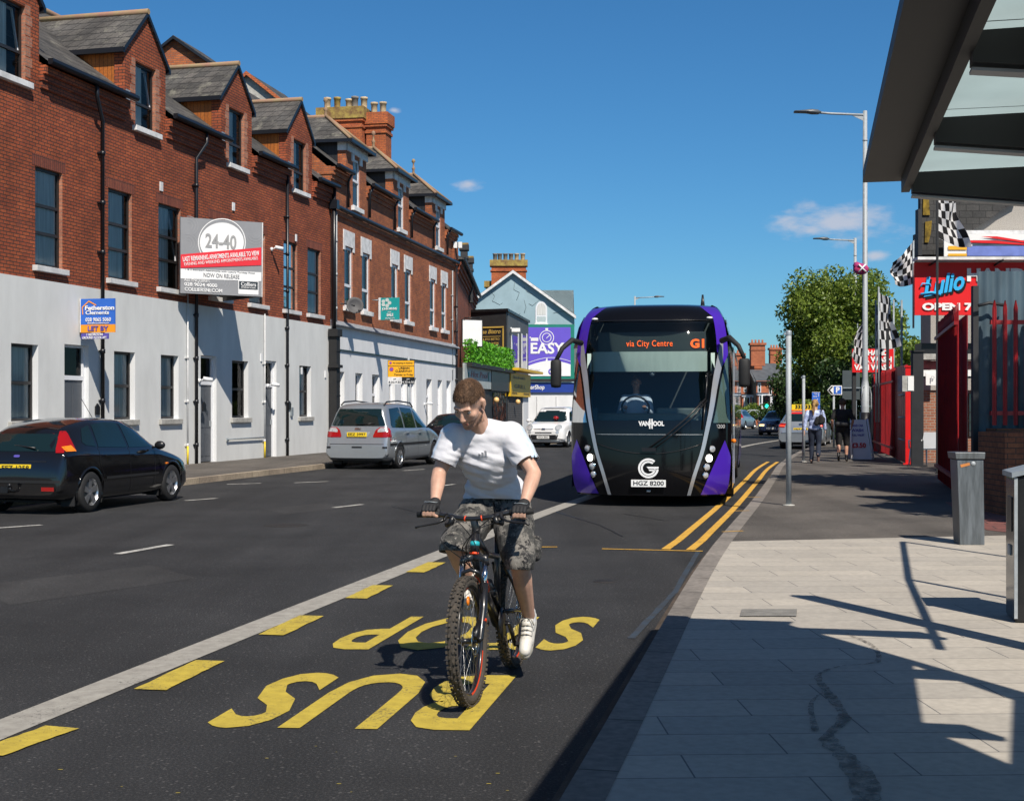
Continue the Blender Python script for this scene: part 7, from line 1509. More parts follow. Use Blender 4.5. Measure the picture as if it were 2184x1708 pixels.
for s in (-1,1):
    g=(lambda f:(lambda z:s*f(z)))
    strip('silver_stripe',m_bsil,.19,2.72,g(se),g(lambda z:se(z)+sw(z)),.016,30,3)
    # purple shoulder above, side pane between stripe and corner, purple foot below
    strip('purple_shoulder',m_bpur,2.28,3.3,g(lambda z:min(hw(z)*.86+ .0,max(se(z)+sw(z)-.01 if z<2.75 else 0,1.10-.0*z) if z<3.0 else 1.10-(z-3.0)*1.15) if z>2.5 else se(z)+sw(z)+.0),g(lambda z:hw(z)*.997 if z>2.5 else se(z)+sw(z)+(hw(z)-se(z)-sw(z))*max(0,(z-2.28)/.22)),.010,22,6)
    strip('corner_window',m_bsg,1.36,2.42,g(lambda z:se(z)+sw(z)+.035),g(lambda z:min(hw(z)*.985,se(z)+sw(z)+.04+max(0,(1.9-abs(z-1.9)*.5-.9))*.35)),.008,16,5)
    strip('purple_foot',m_bpur,.2,1.08,g(lambda z:.80+(z-.2)/.88*.37),g(lambda z:hw(z)*.995 if z<.85 else .80+(z-.2)/.88*.37+(1.08-z)/.23*(hw(.85)-1.09)),.010,16,6)
    for z,y,rr,lit in ((.94,.975,.05,.6),(.79,.925,.062,9),(.65,.895,.05,0),(.52,.875,.045,.0)):
        o=MB(); x=fx(y,z); o.M=Matrix.Translation((x+.012,s*y,z))@Vector((1,s*.7,0)).to_track_quat('Z','Y').to_matrix().to_4x4()
        o.mat(m_chrome if not lit else m_black); o.lathe([(rr*1.25,0),(rr*1.2,.012),(rr,.014)],18); o.mat(m_clear if lit<5 else mat('lit headlamp',(1,.97,.85),.3,var=0,emit=3)); o.lathe([(rr,.014),(rr*.6,.024),(0,.028)],18); o.build('headlight',None,bus)
# roof fairing band, upper header and dark line details
MB().tube([(fx(0,3.03)+.03+(-.42*abs(y/1.1)**3.2),y,3.045) for y in [-1.05+.15*k for k in range(15)]],.008,5).build('header_joint',m_black,bus)
q=MB(); q.tube([Vector((fx(y,.86+.17*(y/.84)**2)+.008,y,.86+.17*(y/.84)**2)) for y in [-.82+.082*k for k in range(21)]],.009,5); q.build('bumper_joint',m_black,bus)
q=MB(); q.tube([Vector((fx(y,1.17)+.006,y,1.17)) for y in [-.83+.083*k for k in range(21)]],.006,5); q.build('panel_joint',m_steelpaint,bus)
# destination display
db=MB(); db.box(-1.05,-.62,-.86,.86,2.47,2.86); dbo=db.build('display_box',m_bint,bus)
def ft(txt,y,z,h,m,par,x,fit,**k): return lettering(txt,h/.70,m,par,(x,y,z),(R(90),0,R(90)),fit=fit,**k)
db=MB(); db.box(-.62,-.615,-.84,.84,2.49,2.84); db.build('display_panel',mat('display grey',(.03,.045,.045),.5,var=0),dbo)
ft('via City Centre',-.03,2.665,.10,m_led,dbo,-.605,.74,bold=.004,spacing=1.1); ft('G1',.745,2.655,.135,m_led,dbo,-.605,.22,bold=.04)
# blind, visors and cab
MB().box(-.50,-.485,-.93,.89,2.20,2.53).build('sun_blind',m_blind,bus)
for s in (-1,1): MB().box(-.62,-.42,s*.98-.03,s*.98+.03,1.45,2.5).build('pillar_lining',mat('pale lining',(.55,.68,.60),.7,var=.05),bus)
q=MB(); q.grid([[Vector((fx(y,1.5)-.10-.06*j,y,1.38+.14*math.sin(j*.9))) for y in [-.9+.1*k for k in range(19)]] for j in range(5)],True); q.build('dashboard',m_dash,bus,fix=False)
q=MB(); q.box(-.75,-.36,.1,.85,1.35,1.60); q.build('dash_console',m_dash,bus,bevel=.03)
q=MB(); q.box(-3.0,-2.9,-1.15,1.15,.4,3.2); q.build('cab_bulkhead',m_bint,bus); q=MB(); q.box(-3,-.5,-1.15,1.15,.9,.95); q.build('cab_floor',m_bint,bus)
q=MB(); q.M=Matrix.Translation((-.80,-.27,1.60))@Matrix.Rotation(R(-62),4,'Y')
q.grid([[Vector(((.22+.018*math.cos(b))*math.cos(a),(.22+.018*math.cos(b))*math.sin(a),.018*math.sin(b))) for b in [k*math.pi/4 for k in range(8)]] for a in [j*math.pi/14 for j in range(29)]],True,True); q.M=None; q.build('steering_wheel',m_black,bus)
MB().ball((-.55,.02,2.17),.05,10).build('cab_camera',m_steelpaint,bus)
# logos, plate, fleet number
ft('VANHOOL',.045,1.345,.07,m_lettwhite,body,fx(0,1.33)+.02,.40,bold=.05); q=MB(); 
for y in (.02,.055): q.box(fx(0,1.33)+.012,fx(0,1.33)+.03,y-.01,y+.01,1.265,1.425)
q.build('logo_bars',m_lettwhite,body)
lg=MB(); gx=fx(0,.63)+.014
for (ro,ri) in ((.16,.128),(.118,.088)):
    n=40
    for k in range(n):
        a,b=R(48+(312-0)*k/n),R(48+(312)*(k+1)/n); 
        if a>R(350): break
        lg.add([(gx,ro*math.cos(a),.63+ro*math.sin(a)),(gx,ro*math.cos(b),.63+ro*math.sin(b)),(gx,ri*math.cos(b),.63+ri*math.sin(b)),(gx,ri*math.cos(a),.63+ri*math.sin(a))],[(0,1,2,3)])
lg.add([(gx,-.03,.655),(gx,.16,.655),(gx,.155,.62),(gx,.0,.62)],[(0,1,2,3)]); lg.add([(gx,.0,.608),(gx,.118,.608),(gx,.112,.585),(gx,.02,.585)],[(0,1,2,3)]); lg.build('operator_emblem',m_lettwhite,bus,fix=False)
plate(bus,'HGZ 8200',fx(0,.38)+.03,0,.385,R(90),m_plate_w,.54,.115); ft('3200',1.10,1.30,.06,m_sill,bus,fx(1.1,1.3)+.03,.14)
MB().box(fx(0,.26)+.005,fx(0,.26)+.015,-.03,.03,.25,.275).build('sensor_plate',m_steel,bus)
for s in (-1,1): 
    MB().ball((fx(.92,3.08)+.02,s*.92,3.09),.035,8,(1,1.6,.6)).build('marker_lamp',m_lettwhite,bus)
# wiper
q=MB(); W0=Vector((fx(0,.95)+.05,.0,.93)); pt=lambda y,z,o=.05:Vector((fx(y,z)+o,y,z))
q.tube([pt(-.02,.93),pt(.3,1.18),pt(.6,1.45),pt(.88,1.75,.06)],.016,6); q.tube([pt(.07,.93),pt(.37,1.17),pt(.66,1.43),pt(.90,1.72,.06)],.012,6); q.tube([pt(.87,1.68,.03),pt(.885,1.9,.03),pt(.9,2.17,.025)],.014,6); q.tube([pt(.87,1.7,.03),pt(.85,1.45,.03),pt(.83,1.25,.02)],.014,6); q.box(W0.x-.03,W0.x+.02,-.1,.12,.9,.96); q.build('wiper',m_black,bus)
# mirrors on curved arms
for s,z0 in ((-1,2.70),(1,2.72)):
    q=MB(); q.tube([(-.52,s*1.12,z0-.02),(-.30,s*1.24,z0+.02),(-.18,s*1.38,z0-.12),(-.12,s*1.47,z0-.32)],[.05,.045,.038,.034],10); arm=q.build('mirror_arm',m_blackmatt,bus)
    q=MB(); rows=[]
    for k,(zz,w,d) in enumerate(((.0,.02,.02),(.01,.075,.07),(.06,.085,.08),(.30,.088,.085),(.42,.085,.08),(.46,.07,.06),(.465,.02,.02))):
        rows.append([Vector((-.10+d*math.sin(a),s*1.47+w*math.copysign(abs(math.cos(a))**.6,math.cos(a)),1.93+zz)) for a in [j*math.pi/8 for j in range(16)]])
    q.grid(rows,True,True); q.add(rows[0],[tuple(range(16))]); q.add(rows[-1],[tuple(range(16))]); q.build('mirror_head',m_blackmatt,arm)
# side glazing, purple flank waves, doors, wheels
for s in (-1,1):
    q=MB(); y=s*1.282
    for a,b in ((1.1,2.3),(2.4,4.9),(5.0,7.5),(7.6,9.4),(10.0,12.4),(12.5,15),(15.1,17.2)): q.quad((-a,y,1.15),(-b,y,1.15),(-b,y,2.55),(-a,y,2.55))
    q.build('side_glazing',m_carglass,bus,fix=False)
    q=MB(); q.add([(-.75,s*1.278,2.6),(-3.2,s*1.278,2.75),(-17.4,s*1.278,2.78),(-17.4,s*1.15,3.2),(-1.2,s*1.16,3.16),(-.8,s*1.2,2.95)],[(0,1,2,3,4,5)]); q.build('purple_cantrail',m_bpur,bus,fix=False)
    q=MB(); q.add([(-.55,s*1.282,.28),(-3.8,s*1.282,.28),(-2.4,s*1.282,.75),(-.95,s*1.282,.98)],[(0,1,2,3)]); q.add([(-8.6,s*1.283,.28),(-17.4,s*1.283,.28),(-17.4,s*1.283,1.1),(-12,s*1.283,.8)],[(0,1,2,3)]); q.build('purple_skirt',m_bpur,bus,fix=False)
    for wx in (2.9,9.2,14.6):
        q=MB(); q.lathe([(.3,-.14),(.46,-.14),(.48,-.1),(.48,.1),(.46,.14),(.3,.14),(.28,.06),(0,.05)],26,(-wx,s*1.13,.48),'y'); q.build('wheel',m_rubber,bus)
    q=MB(); q.box(-1.9,-1.8,s*1.285,s*1.30,.3,2.6); q.build('door_edge',m_bsil,bus)
    MB().ball((-1.0,s*1.30,1.05),.04,8).build('side_marker',m_amberl,bus)
MB().box(-LB+.3,-.6,-1.1,1.1,.16,.5).build('chassis',m_blackmatt,bus)
q=MB(); q.tube([(-2.4,.75,3.3),(-2.4,.75,3.62)],[.05,.015],8); q.build('roof_aerial',m_black,bus)
bc=P(1387,870,21.55); bus.location=(bc.x,bc.y,0); bus.rotation_euler=(0,0,math.atan2(-math.cos(R(10.2)),-math.sin(R(10.2))))
bus.location.x-=.03; bus.scale=(1.03,1.035,1.0)
# ================= people =================
from mathutils import noise
def cap_mesh(mb,p0,r0,p1,r1,n=12):
    p0=Vector(p0);p1=Vector(p1); d=p1-p0; L=d.length
    if L<1e-5: d=Vector((0,0,1))
    q=d.to_track_quat('Z','Y').to_matrix(); prof=[]
    for k in range(0,5): a=math.pi/2*(1-k/4.); prof.append((r0*math.cos(a),-r0*math.sin(a)))
    for k in range(0,5): a=math.pi/2*(k/4.); prof.append((r1*math.cos(a),L+r1*math.sin(a)))
    vs=[];fs=[]
    for r,h in prof[1:-1]:
        for k in range(n): w=2*math.pi*k/n; vs.append(p0+q@Vector((r*math.cos(w),r*math.sin(w),h)))
    m=len(prof)-2
    for i in range(m-1):
        for k in range(n): fs.append((i*n+k,i*n+(k+1)%n,(i+1)*n+(k+1)%n,(i+1)*n+k))
    vs+=[p0+q@Vector((0,0,-r0)),p0+q@Vector((0,0,L+r1))]; a=m*n
    for k in range(n): fs.append((a,(k+1)%n,k)); fs.append((a+1,(m-1)*n+k,(m-1)*n+(k+1)%n))
    mb.add(vs,fs,True)
def blob(name,caps,m,parent,vox=.008,smooth=3,disp=None,cuts=(),solid=0):
    mb=MB()
    for c in caps:
        if c[0]=='e':
            M=c[3] if len(c)>3 else Matrix.Identity(3); C=Vector(c[1]); b=MB(); b.ball((0,0,0),1,16); i=len(mb.v)
            mb.add([C+M@Vector((v.x*c[2][0],v.y*c[2][1],v.z*c[2][2])) for v in b.v],b.f,True)
        else: cap_mesh(mb,*c)
    o=mb.build('tmp',None,None); md=o.modifiers.new('r','REMESH'); md.mode='VOXEL'; md.voxel_size=vox
    bpy.context.view_layer.update(); me=bpy.data.meshes.new_from_object(o.evaluated_get(bpy.context.evaluated_depsgraph_get())); bpy.data.objects.remove(o)
    bm=bmesh.new(); bm.from_mesh(me)
    for _ in range(smooth): bmesh.ops.smooth_vert(bm,verts=bm.verts,factor=.5,use_axis_x=True,use_axis_y=True,use_axis_z=True)
    bm.normal_update()
    if disp:
        mv=[(v,v.normal*disp(v.co,v.normal)) for v in bm.verts]
        for v,d in mv: v.co+=d
    for (c,nm,rad) in cuts:
        c=Vector(c);nm=Vector(nm).normalized()
        fs=[f for f in bm.faces if (f.calc_center_median()-c).length<rad]
        geom=set(fs)|{e for f in fs for e in f.edges}|{v for f in fs for v in f.verts}
        bmesh.ops.bisect_plane(bm,geom=list(geom),plane_co=c,plane_no=nm,clear_outer=True)
    for f in bm.faces: f.smooth=True
    bm.to_mesh(me); bm.free(); me.name=name; me.materials.clear(); me.materials.append(m)
    q=bpy.data.objects.new(name,me); COL.objects.link(q); q.parent=parent
    if solid: s=q.modifiers.new('thickness','SOLIDIFY'); s.thickness=solid; s.offset=0
    return q
def skinmat(name,c):
    m=mat(name,c,.48,var=.12,vs=9,bump=.08,bs=90); b=m.node_tree.nodes['Principled BSDF']; b.inputs['Subsurface Weight'].default_value=.08; b.inputs['Subsurface Radius'].default_value=(.012,.005,.003); return m
m_skin=skinmat('skin',(.58,.345,.25)); m_skin2=skinmat('skin tanned',(.46,.24,.16)); m_hair=mat('short brown hair',(.12,.062,.030),.7,var=.35,vs=45,bump=.5,bs=150,stretch=(1,1,.4))
m_eye=mat('eye white',(.6,.58,.55),.2,var=0); m_iris=mat('iris',(.03,.03,.025),.1,var=0)
def headframe(f,up):
    f=Vector(f).normalized(); l=Vector(up).cross(f).normalized(); u=f.cross(l).normalized()
    return Matrix((f,l,u)).transposed()
def head_caps(C,M,s=1.):
    C=Vector(C); w=lambda x,y,z:C+M@(Vector((x,y,z))*s); S_=lambda *a:tuple(v*s for v in a); c=[]
    c+=[('e',w(-.012,0,.035),S_(.098,.076,.094),M),('e',w(.035,0,-.02),S_(.062,.062,.085),M),('e',w(.03,0,-.062),S_(.062,.054,.052),M)]
    c+=[(w(.078,-.006,-.098),.020*s,w(.078,.006,-.098),.020*s),(w(.0,-.055,-.055),.016*s,w(.065,-.02,-.095),.018*s),(w(.0,.055,-.055),.016*s,w(.065,.02,-.095),.018*s)]
    c+=[(w(.088,0,.020),.009*s,w(.114,0,-.026),.0125*s),(w(.104,-.012,-.032),.008*s,w(.104,.012,-.032),.008*s)]
    c+=[(w(.078,-.042,.030),.011*s,w(.088,0,.026),.011*s),(w(.078,.042,.030),.011*s,w(.088,0,.026),.011*s)]
    c+=[(w(.06,-.042,-.018),.024*s,w(.062,-.036,-.03),.022*s),(w(.06,.042,-.018),.024*s,w(.062,.036,-.03),.022*s)]
    c+=[(w(.088,-.02,-.060),.006*s,w(.096,0,-.058),.008*s),(w(.088,.02,-.060),.006*s,w(.096,0,-.058),.008*s),(w(.088,-.016,-.072),.007*s,w(.093,.016,-.072),.007*s)]
    for y in (-1,1): c+=[(w(-.012,y*.079,.018),.010*s,w(-.002,y*.080,-.028),.008*s),(w(-.02,y*.085,.022),.008*s,w(-.018,y*.085,-.01),.008*s)]
    return c
def shell(src,name,m,parent,C,M,test,off,nz=0,s=1.):
    """copy of the body's own surface where test(local) holds, lifted by off"""
    C=Vector(C);Mi=M.inverted(); bm=bmesh.new(); bm.from_mesh(src.data); bm.normal_update()
    loc={v.index:(Mi@(v.co-C))/s for v in bm.verts}
    kill=[f for f in bm.faces if not all(test(loc[v.index]) for v in f.verts)]; bmesh.ops.delete(bm,geom=kill,context='FACES')
    bm.normal_update()
    for v in bm.verts:
        e=1 if not any(x.is_boundary for x in v.link_edges) else .25
        v.co+=v.normal*(off*e+(nz*e*noise.noise(v.co*70) if nz else 0))
    me=bpy.data.meshes.new(name); bm.to_mesh(me); bm.free(); me.materials.clear(); me.materials.append(m); o=bpy.data.objects.new(name,me); COL.objects.link(o); o.parent=parent; return o
def eyes(par,C,M,s=1.):
    C=Vector(C)
    for y in (-1,1):
        MBb=MB(); MBb.ball(C+M@(Vector((.072,y*.031,.010))*s),.0135*s,10); MBb.build('eye',m_eye,par); b=MB(); b.ball(C+M@(Vector((.081,y*.0305,.007))*s),.0065*s,8); b.build('iris',m_iris,par)
def sub(c,a,b,t): return Vector(a).lerp(Vector(b),t)
def finger(pts,r): return [(pts[i],r*(1-.07*i),pts[i+1],r*(1-.07*(i+1))) for i in range(len(pts)-1)]
def relaxed_hand(wr,d,n,side,s=1.):
    """open relaxed hand hanging along d, palm normal n"""
    d=Vector(d).normalized(); n=Vector(n).normalized(); a=d.cross(n).normalized()*side; wr=Vector(wr); c=[]
    for k,(o,L) in enumerate(((-.028,.062),(-.009,.072),(.010,.068),(.028,.054))):
        b=wr+d*.085*s+a*o*s; c.append((wr+a*o*.5*s,.014*s,b,.011*s)); c+=finger([b,b+(d*.5+n*.12).normalized()*L*.45*s,b+(d*.75+n*.45).normalized()*L*.95*s],.0085*s)
    t=wr+d*.03*s-a*.03*s; c+=[(wr,.016*s,t,.013*s)]+finger([t,t+(d*.7-a*.6+n*.4).normalized()*.03*s,t+(d*.95-a*.35+n*.5).normalized()*.058*s],.010*s); return c
def limb(a,b,c,r): return [(a,r[0],sub(0,a,b,.5),r[1]),(sub(0,a,b,.5),r[1],b,r[2]),(b,r[2],sub(0,b,c,.35),r[3]),(sub(0,b,c,.35),r[3],c,r[4])]
# ---- the bicycle ----
hx=math.atan2(-math.cos(R(12.6)),-math.sin(R(12.6))); WR=.345
m_fr=mat('bike frame black',(.014,.014,.016),.3,var=.1,coat=.5); m_or=mat('bike orange red',(.75,.06,.01),.4,var=0); m_tyre=mat('knobbly tyre',(.030,.027,.024),.9,var=.5,vs=40,dark=(.075,.06,.045,1)); m_spoke=mat('spoke steel',(.4,.4,.4),.3,.9,var=0); m_stan=mat('fork stanchion',(.62,.64,.66),.12,1,var=0)
bk=T('bicycle','black mountain bike with orange rim decals ridden over the painted bus stop lettering','bicycle',(-.222,7.2,0),0); bk.rotation_euler=Matrix.Rotation(hx,4,'Z').to_3x3().to_euler(); 
bk.rotation_euler=(Matrix.Rotation(hx,3,'Z')@Matrix.Rotation(R(2.6),3,'X')).to_euler()
def wheelset(cx,front,nm):
    w=MB(); c=Vector((cx,0,WR)); rows=[]
    N=96
    for j in range(N+1):
        a=2*math.pi*j/N; row=[]
        for k in range(12):
            b=2*math.pi*k/12; kn=.0025*(1 if (j+k)%2 else -1) if math.cos(b)>.05 else 0; rr=.029+kn; row.append(c+Vector((math.cos(a)*(WR-.030+rr*math.cos(b)),rr*math.sin(b)*.98,math.sin(a)*(WR-.030+rr*math.cos(b)))))
        rows.append(row)
    w.grid(rows,False,True); to=w.build(nm,m_tyre,bk)
    # tread knobs
    q=MB()
    for j in range(78):
        a=2*math.pi*j/78
        for y,t in ((-.026,.35),(-.010,.0),(.010,.0),(.026,.35)):
            if t==0 and (j%2)==(y>0): continue
            rr=WR+.001-.010*t*1.2; ca,sa=math.cos(a),math.sin(a); M=Matrix(((ca,0,-sa),(0,1,0),(sa,0,ca))); o_=c+Vector((ca*rr,y,sa*rr)); h=Vector((.004,.005,.0075))
            vs=[o_+M@Vector((sx*h.x,sy*h.y,sz*h.z)) for sz in(-1,1) for sx,sy in((-1,-1),(1,-1),(1,1),(-1,1))]; q.add(vs,[(0,3,2,1),(4,5,6,7),(0,1,5,4),(1,2,6,5),(2,3,7,6),(3,0,4,7)])
    q.build('tread_knobs',m_tyre,to)
    r=MB(); r.mat(m_fr); r.lathe([(WR-.052,-.013),(WR-.068,-.009),(WR-.070,0),(WR-.068,.009),(WR-.052,.013),(WR-.048,0),(WR-.052,-.013)],64,c,'y'); r.build('rim',None,to)
    for a0 in (200,20):
        r=MB()
        for sy in (-1,1):
            rows=[[c+Vector((math.cos(R(a))*rr,sy*(.0135 if rr>WR-.06 else .0105),math.sin(R(a))*rr)) for rr in (WR-.053,WR-.067)] for a in range(a0,a0+76,4)]; r.grid(rows,False)
        r.build('rim_decal',m_or,to,fix=False)
    s=MB()
    for j in range(32):
        a=2*math.pi*j/32; b=a+(.9 if j%4<2 else -.9); y=.03*(1 if j%2 else -1); s.tube([c+Vector((math.cos(b)*.022,y,math.sin(b)*.022)),c+Vector((math.cos(a)*(WR-.066),0,math.sin(a)*(WR-.066)))],.0011,4,caps=False)
    s.build('spokes',m_spoke,to); h=MB(); h.lathe([(.0,-.05),(.012,-.05),(.014,-.036),(.026,-.034),(.026,-.028),(.015,-.024),(.015,.024),(.026,.028),(.026,.034),(.014,.036),(.012,.05),(0,.05)],16,c,'y'); h.build('hub',m_fr,to)
    d=MB(); d.lathe([(.082,.040),(.082,.042),(.066,.042),(.066,.040),(.082,.040)],36,c,'y'); 
    for j in range(6): a=j*math.pi/3; d.tube([c+Vector((0.02*math.cos(a),.041,.02*math.sin(a))),c+Vector((.07*math.cos(a+.5),.041,.07*math.sin(a+.5)))],.003,4)
    d.build('brake_disc',m_stan,to)
wheelset(0,True,'front_wheel'); wheelset(-1.10,False,'rear_wheel')
CR=Vector((-.215,0,.775)); HT=Vector((-.262,0,.895)); BB=Vector((-.68,0,.335)); ax=(HT-CR).normalized()
q=MB(); q.tube([CR+ax*.015,HT],.026,14); q.build('head_tube',m_fr,bk); q=MB(); q.tube([CR+ax*.01,CR+ax*.022],.0275,14); q.build('orange_band',m_or,bk); q=MB(); q.tube([CR+ax*.06,CR+ax*.085],.0268,14); q.build('teal_band',mat('teal decal',(.02,.35,.40),.4,var=0),bk)
q=MB(); q.tube([CR+ax*.03,(-.45,0,.52),BB],[.030,.027,.03],12); q.build('down_tube',m_fr,bk); q=MB(); q.tube([HT-ax*.02,(-.5,0,.76),(-.76,0,.72)],[.024,.02,.019],10); q.build('top_tube',m_fr,bk); q=MB(); q.tube([BB,(-.76,0,.72),(-.80,0,.93)],[.022,.019,.015],10); q.build('seat_tube',m_fr,bk)
q=MB(); q.tube([(-.33,0,.665),(-.42,0,.565)],.0315,12); q.build('orange_decal',m_or,bk)
for s in (-1,1):
    q=MB(); q.tube([(-.70,s*.03,.40),(-.9,s*.05,.38),(-1.10,s*.062,WR)],.012,8); q.build('chain_stay',m_fr,bk); q=MB(); q.tube([(-.77,s*.03,.68),(-.95,s*.052,.52),(-1.10,s*.062,WR)],.010,8); q.build('seat_stay',m_fr,bk)
    q=MB(); q.tube([CR+Vector((.005,s*.065,-.02)),Vector((-.14,s*.065,.60))],.0165,12); q.build('fork_stanchion',m_stan,bk)
    q=MB(); q.tube([Vector((-.155,s*.066,.635)),Vector((-.10,s*.068,.50)),Vector((-.02,s*.064,.355)),Vector((0,s*.056,WR))],[.0235,.0225,.018,.016],12); fl=q.build('fork_leg',m_fr,bk); q=MB(); q.tube([Vector((-.078,s*.0675,.452)),Vector((-.071,s*.0675,.438))],.0232,12); q.build('orange_ring',m_or,fl)
    q=MB(); q.tube([CR+Vector((.0,s*.0,.0)),CR+Vector((.0,s*.065,-.01)),CR+Vector((.01,s*.066,-.045))],[.024,.022,.022],10); q.build('fork_crown',m_fr,bk)
q=MB(); q.tube([(-.15,-.066,.615),(-.125,-.045,.70),(-.118,0,.715),(-.125,.045,.70),(-.15,.066,.615)],.012,8); q.build('fork_brace',m_fr,bk)
q=MB(); q.tube([(-.52,0,.60),(-.66,0,.46)],.022,12); q.tube([(-.56,0,.56),(-.63,0,.49)],.030,10); q.build('rear_shock',m_fr,bk)
BAR=Vector((-.235,0,.985)); q=MB(); q.tube([HT,HT+ax*.035,BAR],.022,10); q.build('stem',m_fr,bk)
bar=[(-.275,.335,1.015),(-.262,.20,1.012),(-.240,.09,.992),(-.235,0,.985),(-.240,-.09,.992),(-.262,-.20,1.012),(-.275,-.335,1.015)]; q=MB(); q.tube(catmull(bar,4),.0145,10); hbo=q.build('handlebar',m_fr,bk)
for s in (-1,1):
    q=MB(); q.tube([(-.236,s*.043,.986),(-.237,s*.050,.987)],.0165,12); q.build('orange_ring',m_or,hbo); q=MB(); q.tube([(-.262,s*.20,1.012),(-.276,s*.335,1.015)],.0175,10); q.build('grip',m_rubber,hbo)
    q=MB(); q.tube([(-.255,s*.155,1.01),(-.215,s*.165,.985),(-.195,s*.20,.97),(-.20,s*.30,.955),(-.185,s*.325,.948)],[.014,.010,.007,.006,.007],8); q.build('brake_lever',m_black,hbo); q=MB(); q.tube([(-.25,s*.12,1.005),(-.23,s*.13,.965),(-.26,s*.16,.955)],.018,8); q.build('shifter',m_black,hbo)
for k,(a,b,c,d) in enumerate((((-.21,-.17,.98),(-.10,-.10,1.02),(-.12,.03,.86),(-.10,.07,.60)),((-.21,.17,.98),(-.09,.14,1.0),(-.16,-.03,.84),(-.4,-.03,.60)),((-.22,-.12,.96),(-.12,-.16,.88),(-.2,-.06,.76),(-.38,.03,.62)),((-.22,.12,.96),(-.08,.05,.93),(-.14,-.05,.82),(-.3,-.04,.70)))):
    q=MB(); q.tube(catmull([a,b,c,d],6),.003,5); q.build('brake_cable',m_black,bk)
q=MB(); q.lathe([(.0,.028),(.09,.030),(.092,.034),(.0,.036)],32,BB,'y'); q.build('chainring',m_black,bk)
PL,PR_=Vector((-.765,0,.19)),Vector((-.595,0,.48))
for s,pp in ((1,PL),(-1,PR_)):
    q=MB(); q.tube([BB+Vector((0,s*.05,0)),BB+Vector((0,s*.075,0)),pp+Vector((0,s*.085,0))],[.016,.015,.012],8); cr_=q.build('crank_arm',m_fr,bk); q=MB(); q.obox(pp+Vector((0,s*.145,0)),(.09,.095,.018),(0,R(-25 if s>0 else 0),0)); q.build('pedal',m_black,cr_)
q=MB(); q.grid([[Vector((-.95+.27*j/8,(.075*(1-(j/8))**1.3+.018)*math.cos(a),.955+.02*math.sin(a)+.01*(j/8-.5)**2)) for a in [k*math.pi/5 for k in range(10)]] for j in range(9)],True,True); q.build('saddle',m_black,bk)
q=MB(); q.lathe([(0,-.006),(.025,-.005),(.027,0),(.025,.005),(0,.006)],12,(.0,.012,.56),'y'); q.build('orange_reflector',m_amberl,bk)
q=MB(); q.tube([(.0+.05,.05,.37),(-.05,.055,.44)],.016,8); q.build('brake_caliper',m_black,bk)
# ---- the rider ----
cy=T('person','man in white T-shirt and camouflage shorts leaning over the mountain bike handlebars','person',(-.222,7.2,0),hx)
HC=Vector((-.415,-.115,1.625)); HM=headframe((.74,-.23,-.68),(.6,-.05,.75))
shR,elR,wrR=(-.535,-.24,1.43),(-.49,-.315,1.225),(-.315,-.29,1.065); shL,elL,wrL=(-.61,.085,1.44),(-.50,.245,1.225),(-.325,.225,1.065)
hiR,knR,anR=(-.86,-.145,1.0),(-.45,-.215,.80),(-.69,-.165,.53); hiL,knL,anL=(-.87,.03,1.0),(-.515,.155,.715),(-.80,.155,.345)
caps=head_caps(HC,HM,1.06)+[(HC+HM@Vector((-.02,0,-.06)),.058,(-.56,-.085,1.475),.062),((-.57,-.2,1.425),.066,(-.60,.04,1.43),.066)]
caps+=[('e',(-.65,-.07,1.37),(.115,.165,.13)),('e',(-.76,-.065,1.2),(.105,.14,.12)),('e',(-.86,-.06,1.05),(.12,.155,.11))]
caps+=limb(shR,elR,wrR,(.060,.052,.042,.044,.027))+limb(shL,elL,wrL,(.060,.052,.042,.044,.027))+limb(hiR,knR,anR,(.09,.078,.056,.056,.036))+limb(hiL,knL,anL,(.09,.078,.056,.056,.036))
caps+=[(knR,.052,Vector(knR).lerp(Vector(anR),.3)+Vector((-.02,0,0)),.055),(knL,.052,Vector(knL).lerp(Vector(anL),.3)+Vector((-.02,0,0)),.055)]
gl={}
for s,wr,yc in ((-1,wrR,-.305),(1,wrL,.215)):
    g=[(wr,.033,Vector((-.295,yc,1.045)),.032)]
    for k,(dy,L) in enumerate(((-.030,.9),(-.010,1.),(.010,.97),(.030,.8))):
        y=yc+dy*s*-1; kn=Vector((-.252,y,1.048)); p1=Vector((-.228,y,1.026)); p2=Vector((-.232,y,.998)); p3=Vector((-.258,y,.990+.004*k))
        g+=[(Vector((-.30,y,1.045)),.018,kn,.0135),(kn,.0135,p1,.012)]; caps+=[(Vector((-.30,y,1.045)),.014,kn,.011),(kn,.0105,p1,.0098),(p1,.0098,p2,.0092),(p2,.009,p3,.0085)]
    ti=yc-s*.045; tp=[Vector((-.30,yc-s*.03,1.035)),Vector((-.285,ti,1.012)),Vector((-.262,ti-s*.006,.995)),Vector((-.243,ti+s*.004,.992))]
    caps+=[(tp[0],.016,tp[1],.0115),(tp[1],.0115,tp[2],.0105),(tp[2],.0105,tp[3],.0095)]; g+=[(tp[0],.019,tp[1],.0145)]; gl[s]=g
fd=Vector((.115,0,-.115)); 
for an,tl in ((anR,.0),(anL,.0)):
    a=Vector(an); caps+=[(a,.034,a+Vector((.03,0,-.045)),.028)]
rb=blob('body',caps,m_skin,cy,.0055,3)
hr_=shell(rb,'hair',m_hair,cy,HC,HM,lambda p:(p.z>.052-.25*max(0,-p.x) and (p.x<.062 or p.z>.076) and p.length<.17) or (p.x<-.028 and p.z>-.045 and p.length<.16),.006,.002)
